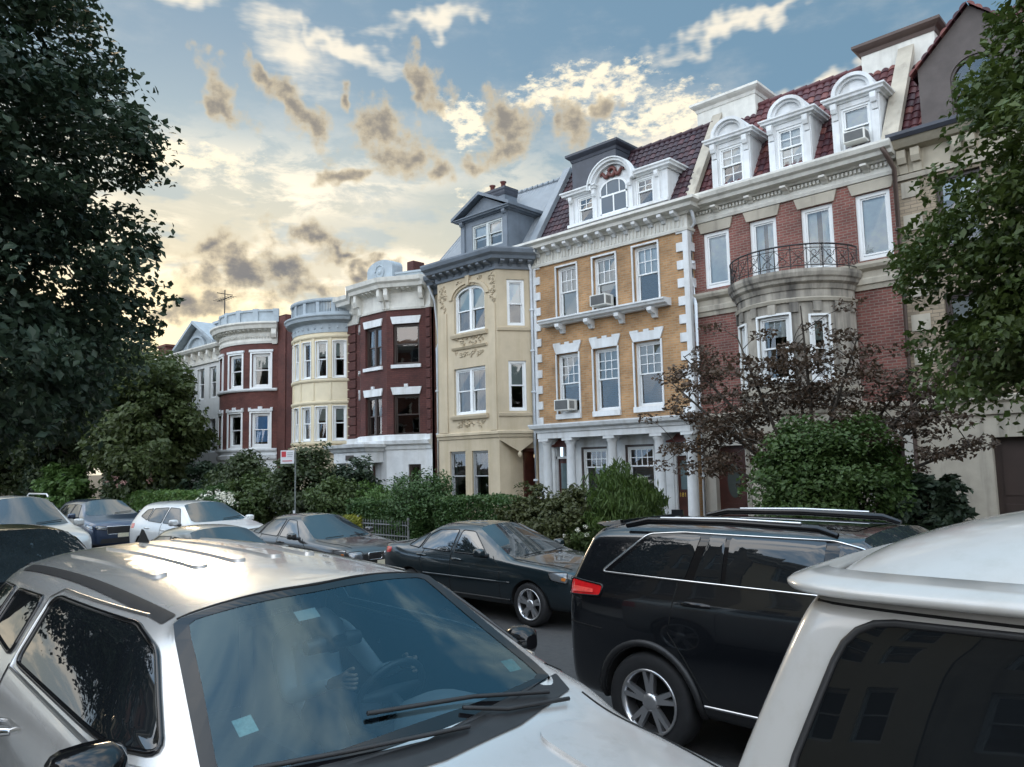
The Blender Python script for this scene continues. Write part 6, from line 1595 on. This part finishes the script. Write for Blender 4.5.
def leaf_mesh(name, P, size, mat, parent, up=.5, aspect=.55, out=None, tint=None, droop=0.):
    """one folded leaf per point: base, two sides, tip"""
    n = len(P); P = np.asarray(P, float)
    nrm = NR.normal(size=(n, 3)); nrm /= np.linalg.norm(nrm, axis=1)[:, None]
    nrm[:, 2] = np.abs(nrm[:, 2]) + up
    if out is not None: nrm += out
    nrm /= np.linalg.norm(nrm, axis=1)[:, None]
    t = np.cross(nrm, NR.normal(size=(n, 3))); t[:, 2] -= droop; t /= np.linalg.norm(t, axis=1)[:, None]
    s = np.cross(nrm, t); s /= np.linalg.norm(s, axis=1)[:, None]
    L = (size * NR.uniform(.45, 1.5, n))[:, None]
    V = np.stack([P - t * L * .5, P + s * L * aspect * .5 + nrm * L * .12, P + t * L * .5, P - s * L * aspect * .5 + nrm * L * .12], 1).reshape(-1, 3)
    b = np.arange(n)[:, None] * 4
    F = np.concatenate([b + [0, 1, 2], b + [0, 2, 3]], 1).reshape(-1)
    me = bpy.data.meshes.new(name); me.vertices.add(4 * n); me.loops.add(6 * n); me.polygons.add(2 * n)
    me.vertices.foreach_set('co', V.ravel()); me.loops.foreach_set('vertex_index', F.astype(np.int32)); me.polygons.foreach_set('loop_start', np.arange(2 * n, dtype=np.int32) * 3)
    at = me.attributes.new('tint', 'FLOAT', 'POINT'); tv = NR.uniform(0, 1, n) if tint is None else np.clip(tint, 0, 1); at.data.foreach_set('value', np.repeat(tv, 4))
    me.materials.append(mat); me.update(); me.validate()
    o = bpy.data.objects.new(name, me); COL.objects.link(o)
    if parent: o.parent = parent
    return o
def ball_points(n, shell=.5):
    d = NR.normal(size=(n, 3)); d /= np.linalg.norm(d, axis=1)[:, None]
    return d * (NR.uniform(shell ** 3, 1, n) ** (1 / 3))[:, None], d
def clumpy(nc, per, rad, rc, shell=.45, lump=.22, flat=None):
    """leaf points in clumps through an uneven ellipsoid crown"""
    c, d = ball_points(nc, shell)
    ph = NR.uniform(0, 6.28, 6)
    k = 1 + lump * (np.sin(3.1 * d[:, 0] + ph[0]) * np.cos(2.7 * d[:, 1] + ph[1]) + .7 * np.sin(5.3 * d[:, 2] + ph[2] + 2 * d[:, 0]) * np.cos(4.4 * d[:, 1] + ph[3])) + NR.normal(0, .03, nc)
    c = c * k[:, None]
    C3 = c * np.asarray(rad)
    cnt = NR.poisson(per, nc); idx = np.repeat(np.arange(nc), cnt); n = len(idx)
    off, _ = ball_points(n, 0.); rr = rc * NR.uniform(.55, 1.35, nc)
    P = C3[idx] + off * rr[idx][:, None] * [1, 1, .7]
    tn = NR.uniform(.15, .85, nc)[idx] * .6 + NR.uniform(0, 1, n) * .4
    return P, C3, tn, d[idx] * .6
BARK = simple('bark', (.055, .045, .036), .9, var=.35, scale=9, bumpd=.02)
BARK_G = simple('grey_bark', (.10, .09, .08), .9, var=.3, scale=9, bumpd=.02)
def trunk_parts(t, h, r, tops, bark, lean=(0, 0), z0=0, branch_from=.45):
    mb = MB(); pts = []; N = 8
    for k in range(N + 1):
        q = k / N; pts.append((lean[0] * q + .06 * math.sin(q * 5), lean[1] * q + .05 * math.cos(q * 4) - .05, z0 + h * q))
    mb.tube(pts, [r * (1.35 if k == 0 else 1 - .55 * k / N) for k in range(N + 1)], 12); tr = mb.build('trunk', bark, t)
    m = MB(); P = [Vector(p) for p in pts]
    for c in tops:
        q = NR.uniform(branch_from, 1.); i = min(N - 1, int(q * N)); a = P[i].lerp(P[i + 1], q * N - i); c = Vector(c)
        mid = a.lerp(c, .5) + Vector((NR.normal(0, .12), NR.normal(0, .12), .15 * (c - a).length)); rb = r * NR.uniform(.22, .4)
        m.tube([a, a.lerp(mid, .6), mid, mid.lerp(c, .6), c], [rb, rb * .8, rb * .6, rb * .4, rb * .15], 6)
    if m.v: m.build('limbs', bark, tr)
    return tr
def tree(name, loc, label, rad, cz, leafmat, nc, per, rc, size, trunk_h, trunk_r, group='street and garden trees', limbs=26, shell=.45, lump=.22, bark=None, up=.4, droop=.2, aspect=.6, taper=0., clip=.4):
    t = thing(name, loc, label, 'tree', group)
    P, C3, tn, out = clumpy(nc, per, rad, rc, shell, lump); P[:, :2] *= (1 - taper * P[:, 2] / rad[2])[:, None]; P = P + [0, 0, cz]
    ok = P[:, 2] > clip + NR.normal(0, .25 if clip > 1 else 0, len(P)); P, tn, out = P[ok], tn[ok], out[ok]
    leaf_mesh('crown', P, size, leafmat, t, up, aspect, out, tn, droop)
    sel = NR.choice(len(C3), min(limbs, len(C3)), False)
    trunk_parts(t, trunk_h, trunk_r, [(c[0] * .85, c[1] * .85, cz + c[2] * .85) for c in C3[sel]], bark or BARK); return t
L_DARK = leaf_mat('dark_tree_leaf', (.024, .043, .028), (.045, .070, .036), (.085, .10, .04))
L_MAPLE = leaf_mat('olive_tree_leaf', (.040, .070, .016), (.080, .112, .027), (.20, .16, .04))
L_MID = leaf_mat('mid_green_leaf', (.044, .076, .022), (.080, .115, .035), (.11, .12, .035))
L_FAR = leaf_mat('far_tree_leaf', (.030, .048, .018), (.058, .080, .028), (.08, .08, .03))
L_BOX = leaf_mat('clipped_hedge_leaf', (.036, .080, .024), (.066, .120, .036), (.08, .13, .04))
L_LIGHT = leaf_mat('light_green_leaf', (.06, .12, .03), (.11, .19, .05), (.16, .22, .07))
L_OLIVE = leaf_mat('olive_shrub_leaf', (.050, .062, .022), (.085, .095, .034), (.14, .11, .05))
L_BAMB = leaf_mat('feathery_leaf', (.045, .088, .020), (.085, .135, .030), (.14, .16, .05))
L_RED = leaf_mat('purple_maple_leaf', (.060, .042, .028), (.105, .068, .045), (.12, .095, .04))
L_HAZY = leaf_mat('haze_lightened_leaf', (.050, .075, .026), (.090, .115, .036), (.15, .15, .045), .5, .4)  # leaf colour lightened to paint in a hazy sun glow
L_BRIGHT = leaf_mat('bright_shrub_leaf', (.042, .085, .022), (.080, .130, .034), (.13, .17, .05))
L_YEL = leaf_mat('golden_hedge_leaf', (.20, .22, .03), (.30, .30, .05))
PETAL = leaf_mat('white_petal', (.75, .75, .66), (.82, .80, .70), None, .6, .2); PINK = leaf_mat('pale_pink_petal', (.55, .30, .28), (.7, .5, .45), None, .6, .2)

tree('street_tree', (-14.6, .15, .13), 'big dark street tree at the near kerb, beside the black SUV', (5.3, 5.2, 6.0), 6.2, L_DARK, 1900, 122, .44, .122, 8.0, .30, shell=.35, lump=.05, taper=.10, clip=2.9)
tree('street_tree', (.75, 11.8, .13), 'olive-green leafy street tree in front of the grey stone-brick house', (3.6, 3.3, 5.6), 5.3, L_MAPLE, 1500, 165, .42, .105, 7.0, .20, shell=.40, lump=.07, taper=.32, clip=3.0)
tree('garden_tree', (-47.5, 14.8, .16), 'tall dark tree beyond the pale pedimented house', (5.2, 3.6, 3.9), 6.2, L_FAR, 360, 95, .85, .27, 5.5, .2)
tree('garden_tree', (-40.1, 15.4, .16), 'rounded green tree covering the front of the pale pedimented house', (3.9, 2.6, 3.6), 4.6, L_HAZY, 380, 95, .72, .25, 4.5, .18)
tree('garden_tree', (-54.5, 13.6, .16), 'dark tree at the far end of the gardens behind the navy crossover', (5.0, 3.2, 4.0), 5.2, L_FAR, 320, 90, .9, .3, 4.5, .2)
tree('garden_tree', (-63.5, 12.6, .16), 'distant dark tree over the far kerb at the end of the street', (5.5, 3.4, 4.2), 5.0, L_DARK, 320, 90, .95, .3, 4.5, .2)
tree('garden_tree', (-75.0, 11.0, .16), 'pale distant tree at the very end of the gardens', (7., 5., 5.), 5.2, L_FAR, 320, 90, 1.1, .36, 4.5, .22)
tree('garden_tree', (-92.0, 4.0, .16), 'broad tree closing the road at the far end', (8., 9., 6.), 5.4, L_DARK, 360, 90, 1.3, .42, 4.5, .25)

def shrub(name, x0, x1, y, top, label, leafmat, n, size, dy=None, z0=.16, box=False, clump=None, up=.3, aspect=.6, flowers=None, droop=.1, group='garden shrubs and hedges', stems=7):
    n = int(n * 2.6); size *= 1.2
    cx = (x0 + x1) / 2; rx = (x1 - x0) / 2; ry = dy or rx; t = thing(name, (cx, y, z0), label, 'hedge' if box else 'shrub', group); h = top - z0
    if box:
        n = int(n * 1.7); q = NR.uniform(-1, 1, (n, 3)); face = NR.integers(0, 4, n); j = NR.normal(0, .035, n)
        q[face == 0, 1] = -1; q[face == 1, 2] = 1; q[face == 2, 0] = np.sign(q[face == 2, 0]); q[face == 3] *= .97
        P = q * [rx, ry, h / 2] + [0, 0, h / 2]; P += NR.normal(0, .035, P.shape); P[:, 2] += .05 * np.sin(P[:, 0] * 3.1 + 1) * (P[:, 2] / h)
        tn = .5 + .25 * np.sin(P[:, 0] * 7 + 3 * np.sin(P[:, 2] * 9)) + NR.normal(0, .2, n); out = None
        COL.objects.unlink(t); bpy.data.objects.remove(t); t = leaf_mesh(name, P, size, leafmat, None, up, aspect, out, tn); t.location = (cx, y, z0); tag(t, label, 'hedge', group)
    else:
        nc = clump or max(14, n // 60); P, C3, tn, out = clumpy(nc, n / nc, (rx * .88, ry * .88, h * .52), min(rx, h / 2) * .30, .4, .2)
        P = P + [0, 0, h * .5]; P[:, 2] = np.abs(P[:, 2]); leaf_mesh('foliage', P, size, leafmat, t, up, aspect, out, tn, droop)
        m = MB()
        for c in C3[:stems]: m.tube([(c[0] * .15, c[1] * .15, 0), (c[0] * .5, c[1] * .5, h * .3), (c[0] * .9, c[1] * .9, max(.1, h * .5 + c[2] * .9))], [.03, .02, .008], 6)
        m.build('stems', BARK, t)
    if flowers:
        fm, k, fr = flowers; d = NR.normal(size=(k, 3)); d /= np.linalg.norm(d, axis=1)[:, None]; d[:, 1] = -np.abs(d[:, 1]); d[:, 2] = np.abs(d[:, 2]) * .9
        Q = d * [rx * .95, ry * .95, h * .5] + [0, 0, h * .52]; pass
        for c0 in Q: off, _ = ball_points(26, .6); leaf_mesh('flower_head', c0 + off * fr, fr * .7, fm, t, .3, .9)
    return t
shrub('round_bush', -19.6, -17.3, 15.3, 2.2, 'dense dark green bush clipped into a ball in front of the cream stone house', L_BOX, 5200, .07, clump=240)
shrub('hedge', -21.2, -17.9, 15.05, 1.25, 'low clipped hedge in front of the ball-shaped bush, behind the iron spikes', L_BOX, 5200, .07, .55, box=True)
shrub('shrub', -22.4, -20.5, 16.0, 1.75, 'small pale green rounded shrub before the white entrance floor', L_LIGHT, 2600, .085)
shrub('shrub', -24.3, -22.3, 15.4, 2.0, 'grey-green pointed shrub before the maroon brick house', L_MID, 2600, .10)
shrub('shrub', -27.8, -24.6, 16.0, 3.2, 'loose dark climbing shrub in front of the white porch', L_FAR, 4200, .13, 1.2)
shrub('shrub', -25.6, -23.3, 17.0, 2.55, 'dark shrub against the white porch opening', L_DARK, 2600, .13, .9)
shrub('shrub', -30.2, -27.4, 15.4, 2.2, 'tangled green shrub by the parking sign', L_MID, 3200, .12, 1.0)
shrub('hedge', -17.2, -14.3, 15.4, 1.4, 'dark clipped hedge between the ball-shaped bush and the olive shrub', L_BOX, 4200, .07, .6, box=True)
shrub('shrub', -14.4, -12.6, 14.95, 1.62, 'olive brown-tipped shrub behind the bonnet of the dark saloon', L_OLIVE, 3400, .085, .9)
shrub('shrub', -13.0, -11.2, 14.9, 1.72, 'leafy olive shrub beside the feathery bright green one', L_OLIVE, 3400, .085, .9)
shrub('shrub', -12.2, -10.6, 14.55, .95, 'low flowering shrub at the foot of the feathery bright green one', L_MID, 1800, .08, .4, flowers=(PETAL, 9, .06))
shrub('shrub', -11.8, -9.9, 15.1, 2.05, 'feathery bright green shrub in front of the white columned porch', L_BAMB, 6500, .16, .9, aspect=.16, up=.1, droop=-1.6)
shrub('shrub', -7.0, -4.4, 14.3, 3.0, 'large rounded green shrub under the purple maple', L_BRIGHT, 15000, .075, 1.2, clump=230)
shrub('shrub', -4.9, -3.6, 15.4, 2.0, 'dark shrub hiding the doorway of the grey stone-brick house', L_DARK, 3600, .12, 1.)
shrub('hedge', -39.5, -31.2, 14.7, 1.42, 'long low clipped hedge behind the white crossover', L_LIGHT, 6500, .11, .6, box=True)
shrub('hydrangea', -31.6, -28.6, 14.6, 1.62, 'hydrangea bush covered in round white flower heads', L_BOX, 3200, .12, .9, flowers=(PETAL, 34, .11))
shrub('shrub', -33.4, -29.2, 16.0, 3.0, 'broad dark bush before the dark red brick house', L_FAR, 4600, .15, 1.2)
shrub('shrub', -37.2, -33.2, 16.6, 2.6, 'dark mass of shrub below the rounded green tree', L_DARK, 3600, .16, 1.2)
shrub('shrub', -48.6, -44.2, 13.7, 2.9, 'young bright green shrub rising behind the navy crossover', L_LIGHT, 2600, .19, 1.2)
shrub('rose_bush', -42.8, -37.0, 15.0, 3.0, 'arching rose bush with pale blossoms', L_FAR, 4200, .17, 1.2, flowers=(PINK, 16, .14))
shrub('hedge', -21.6, -20.3, 14.55, .75, 'small golden yellow hedge beside the iron spikes', L_YEL, 1400, .06, .2, box=True)
shrub('shrub', -44.6, -41.0, 15.6, 3.0, 'dark evergreen shrub between the rose bush and the young bright one', L_DARK, 3000, .17, 1.2)
shrub('shrub', -52.5, -48.6, 14.2, 3.4, 'dark shrub under the trees at the end of the gardens', L_DARK, 3000, .2, 1.4)

# purple-leaved maple with many stems in front of the round bay
def maple():
    t = thing('purple_maple', (-6.6, 15.9, .16), 'sparse purple-leaved maple with dark bare twigs before the round stone bay', 'tree', 'street and garden trees')
    m = MB(); ends = []
    heads = [(-3.3, 0, 4.1), (-2.7, -.3, 4.6), (-2.2, .2, 3.2), (-1.3, -.4, 4.9), (-.3, .3, 4.2), (.2, -.5, 5.3), (.5, .2, 3.4), (1.2, -.3, 4.5), (1.9, .3, 3.7), (2.5, -.2, 3.0), (2.9, .1, 3.9), (-1.2, -.9, 2.9), (1.3, -.9, 2.7), (3.2, -.3, 2.4), (-2.9, -.4, 2.6), (.3, -1., 2.4)]
    for k, hd in enumerate(heads):
        a = Vector((NR.normal(0, .16), NR.normal(0, .12), 0)); h = Vector(hd); b = a.lerp(h, .4) + Vector((-h.x * .14, 0, .5)); c = a.lerp(h, .72) + Vector((-h.x * .04, 0, .28))
        m.tube([a, a.lerp(b, .5) + Vector((0, 0, .1)), b, c, h], [.07, .055, .042, .03, .012], 7)
        for j in range(15):
            q = c.lerp(h, NR.uniform(-.5, 1.1)); e = q + Vector((NR.normal(0, .55), NR.normal(0, .45), NR.normal(.05, .30))); m.tube([q, q.lerp(e, .5) + Vector((0, 0, .07)), e], [.012, .008, .004], 5); ends.append(e)
    tr = m.build('trunk', BARK, t)
    E = np.array([list(e) for e in ends]); idx = np.repeat(np.arange(len(E)), NR.poisson(80, len(E))); off, _ = ball_points(len(idx), 0.)
    P = E[idx] + off * [.36, .33, .14]
    leaf_mesh('crown', P, .092, L_RED, t, .5, .6, None, NR.uniform(.1, .9, len(E))[idx] * .6 + NR.uniform(0, .4, len(idx)), .3)
maple()

# ------------------------------------------------------------------ fences, sign, pot
def fence(x0, x1, y, label, mat, h=1.0, name='iron_fence'):
    t = thing(name, ((x0 + x1) / 2, y, .16), label, 'fence', 'low front fences'); w = x1 - x0
    m = MB()
    for z in (.14, h - .16): m.box(-w / 2, w / 2, -.015, .015, z, z + .035)
    m.build('rail', mat, t); m = MB(); n = int(w / .13)
    for k in range(n + 1):
        x = -w / 2 + w * k / n; m.lathe((x, 0, 0), [(.011, 0), (.011, h - .1), (.022, h - .07), (.001, h)], 6)
    m.build('pickets', mat, t)
    for x in (-w / 2, 0, w / 2): m = MB(); m.lathe((x, 0, 0), [(.035, 0), (.035, h), (.05, h + .02), (.03, h + .08), (.001, h + .1)], 10); m.build('post', mat, t)
PALEIRON = simple('pale_painted_iron', (.30, .32, .32), .5, var=.15)
fence(-23.0, -18.0, 14.42, 'low pale iron fence in front of the cream stone house', simple('grey_painted_iron', (.16, .17, .17), .5), .62)
fence(-12.65, -11.55, 17.95, 'short white spiked railing before the door numbered 181', WHITE, 1.25, 'porch_railing')
def sign():
    t = thing('parking_sign', (-18.75, 11.15, .13), 'white parking sign with red markings on a thin post', 'sign'); a = R(-48)
    m = MB(); m.tube([(0, 0, 0), (0, 0, 2.8)], .02, 8); m.build('post', simple('galvanised_steel', (.20, .22, .21), .5, .6), t)
    fr = Flat((-.40 * math.cos(.8), -.40 * math.sin(.8)), (.0, .0)) ; fr = Flat((-.36, -.22), (.02, -.03))
    def pl(name, s0, s1, z0, z1, d, mat, par): m = MB(); m.fbox(fr, s0, s1, z0, z1, d - .004, d); return m.build(name, mat, par)
    SW = simple('sign_white', (.72, .72, .74), .5, var=.04); SR = simple('sign_red', (.50, .05, .06), .5)
    p = pl('panel', .0, .42, 2.38, 2.74, .03, SW, t)
    pl('red_square', .03, .17, 2.56, 2.71, .034, SR, p); pl('red_bar', .06, .36, 2.44, 2.465, .034, SR, p); pl('grey_line', .21, .38, 2.66, 2.68, .034, PALEIRON, p); pl('grey_line', .21, .38, 2.61, 2.63, .034, PALEIRON, p); pl('grey_line', .21, .36, 2.56, 2.575, .034, PALEIRON, p)
    m = MB(); m.box(-.05, .05, -.035, -.03, .95, 1.12); m.build('tag_plate', SW, t)
sign()
def pot():
    p = thing('stone_plinth', (-11.62, 17.4, .16), 'short stone plinth under the terracotta flower pot', 'plinth')
    m = MB(); m.box(-.2, .2, -.2, .2, 0, .66); m.box(-.24, .24, -.24, .24, .66, .74); m.build('block', LIME, p, bevel=.01)
    t = thing('flower_pot', (-11.62, 17.4, .90), 'terracotta pot with a leafy plant beside the porch column', 'flower pot')
    m = MB(); m.lathe((0, 0, 0), [(.11, 0), (.15, .26), (.18, .27), (.18, .33), (.15, .33), (.14, .29), (.001, .28)], 18); m.build('pot', simple('terracotta', (.36, .11, .07), .8, var=.15), t)
    P, C3, tn, out = clumpy(40, 16, (.30, .3, .24), .12); P[:, 2] = np.abs(P[:, 2] + .50); leaf_mesh('foliage', P, .10, L_BOX, t, .3, .5, out, tn)
pot()

# ------------------------------------------------------------------ the driver
def driver():
    car = SILVER.root; M4 = Matrix.Translation(car.location) @ car.rotation_euler.to_matrix().to_4x4()
    J = {}; V = []; E = []; Rr = []
    def j(n, p, r, par=None):
        J[n] = len(V); V.append(p); Rr.append(r)
        if par is not None: E.append((J[par], J[n]))
    y0 = .42
    j('pelvis', (-.36, y0, 1.00), (.15, .13)); j('belly', (-.38, y0, 1.14), (.155, .12), 'pelvis'); j('chest', (-.40, y0, 1.32), (.175, .12), 'belly'); j('collar', (-.40, y0, 1.45), (.10, .085), 'chest')
    j('neck', (-.385, y0, 1.52), (.055, .055), 'collar'); j('skull', (-.36, y0, 1.60), (.078, .082), 'neck'); j('crown', (-.365, y0, 1.70), (.068, .075), 'skull'); j('nose', (-.272, y0, 1.615), (.014, .016), 'skull'); j('chin', (-.30, y0, 1.545), (.030, .030), 'skull')
    for s, n in ((1, 'l'), (-1, 'r')):
        j('sh' + n, (-.39, y0 + s * .19, 1.42), (.062, .062), 'collar'); j('el' + n, (-.14, y0 + s * .27, 1.19), (.046, .046), 'sh' + n); j('wr' + n, (.16, y0 + s * .215, 1.30), (.030, .026), 'el' + n); j('palm' + n, (.25, y0 + s * .195, 1.33), (.036, .022), 'wr' + n)
        for k in range(4):
            dz = .028 - .02 * k; ln = (.9, 1., .95, .78)[k]
            j(f'f{k}a{n}', (.29 + .012 * ln, y0 + s * .20, 1.335 + dz), (.0105, .0105), 'palm' + n); j(f'f{k}b{n}', (.335, y0 + s * (.20 - .022 * ln), 1.335 + dz), (.0095, .0095), f'f{k}a{n}'); j(f'f{k}c{n}', (.318, y0 + s * (.20 - .048 * ln), 1.332 + dz), (.008, .008), f'f{k}b{n}')
        j('ta' + n, (.25, y0 + s * .165, 1.365), (.013, .013), 'palm' + n); j('tb' + n, (.295, y0 + s * .155, 1.385), (.010, .010), 'ta' + n)
        j('kn' + n, (.08, y0 + s * .15, 1.02), (.075, .075), 'pelvis'); j('an' + n, (.30, y0 + s * .14, .66), (.048, .048), 'kn' + n); j('to' + n, (.48, y0 + s * .14, .62), (.040, .034), 'an' + n)
    me = bpy.data.meshes.new('person'); me.from_pydata(V, E, [])
    o = bpy.data.objects.new('person', me); COL.objects.link(o)
    sk = o.modifiers.new('sk', 'SKIN'); o.modifiers.new('sub', 'SUBSURF').levels = 2
    for i, r in enumerate(Rr): me.skin_vertices[0].data[i].radius = r
    me.skin_vertices[0].data[0].use_root = True
    dg = bpy.context.evaluated_depsgraph_get(); dg.update(); ev = bpy.data.meshes.new_from_object(o.evaluated_get(dg)); o.modifiers.clear(); o.data = ev
    skin = simple('skin', (.32, .19, .13), .55, var=.05); shirt = simple('white_shirt', (.74, .74, .72), .8, var=.05); trou = simple('dark_trousers', (.03, .03, .04), .8)
    for m in (skin, shirt, trou): ev.materials.append(m)
    for p in ev.polygons:
        c = p.center; p.use_smooth = True
        p.material_index = 0 if (c.z > 1.495 or c.x > .17 and c.z > 1.2) else (2 if (c.z < 1.17 and c.x > -.24 and abs(c.y - .42) < .235) or c.z < 1.05 else 1)
    o.matrix_world = M4; tag(o, 'person in a white shirt holding the steering wheel of the silver SUV', 'person')
    P, d = ball_points(1400, .94); hair = []
    m = MB(); N = 14
    v = []; f = []
    for i in range(7):
        ph = i / 6 * 1.75
        for k in range(N):
            a = 2 * math.pi * k / N; rr = math.sin(ph); v.append((-.378 + .098 * rr * math.cos(a) - .01 * i * (1 if math.cos(a) > .3 else 0), y0 + .084 * rr * math.sin(a), 1.665 + .098 * math.cos(ph)))
    for i in range(6):
        for k in range(N): f.append((i * N + k, i * N + (k + 1) % N, (i + 1) * N + (k + 1) % N, (i + 1) * N + k))
    m.add(v, f, 0, None, True); m.build('hair', simple('dark_hair', (.02, .015, .012), .6), o)
    m = MB()
    for s in (-1, 1):
        m.lathe((-.284, y0 + s * .031, 1.637), [(.001, -.011), (.009, -.006), (.011, 0), (.009, .006), (.001, .011)], 10)
    m.build('eyes', simple('eye_white', (.5, .5, .5), .2), o)
    m = MB(); m.tube([(-.288, y0 - .024, 1.580), (-.281, y0, 1.582), (-.288, y0 + .024, 1.580)], [.004, .007, .004], 6); m.build('mouth', simple('lip', (.30, .12, .10), .5), o)
    m = MB()
    for s in (-1, 1): m.tube([(-.37, y0 + s * .080, 1.60), (-.365, y0 + s * .090, 1.63), (-.375, y0 + s * .086, 1.655)], [.008, .013, .009], 8)
    m.build('ears', skin, o)
driver()

# unseen clipped hedges, added to darken the near side of the silver SUV
shrub('hedge', -16.0, -6.6, -4.2, 1.9, 'tall dark clipped hedge added out of view along the near pavement to darken car reflections', L_DARK, 5200, .12, .5, box=True)
shrub('hedge', -6.2, 4.0, -4.2, 1.9, 'tall green clipped hedge added out of view along the near pavement to darken car reflections', L_BOX, 5200, .12, .5, box=True)
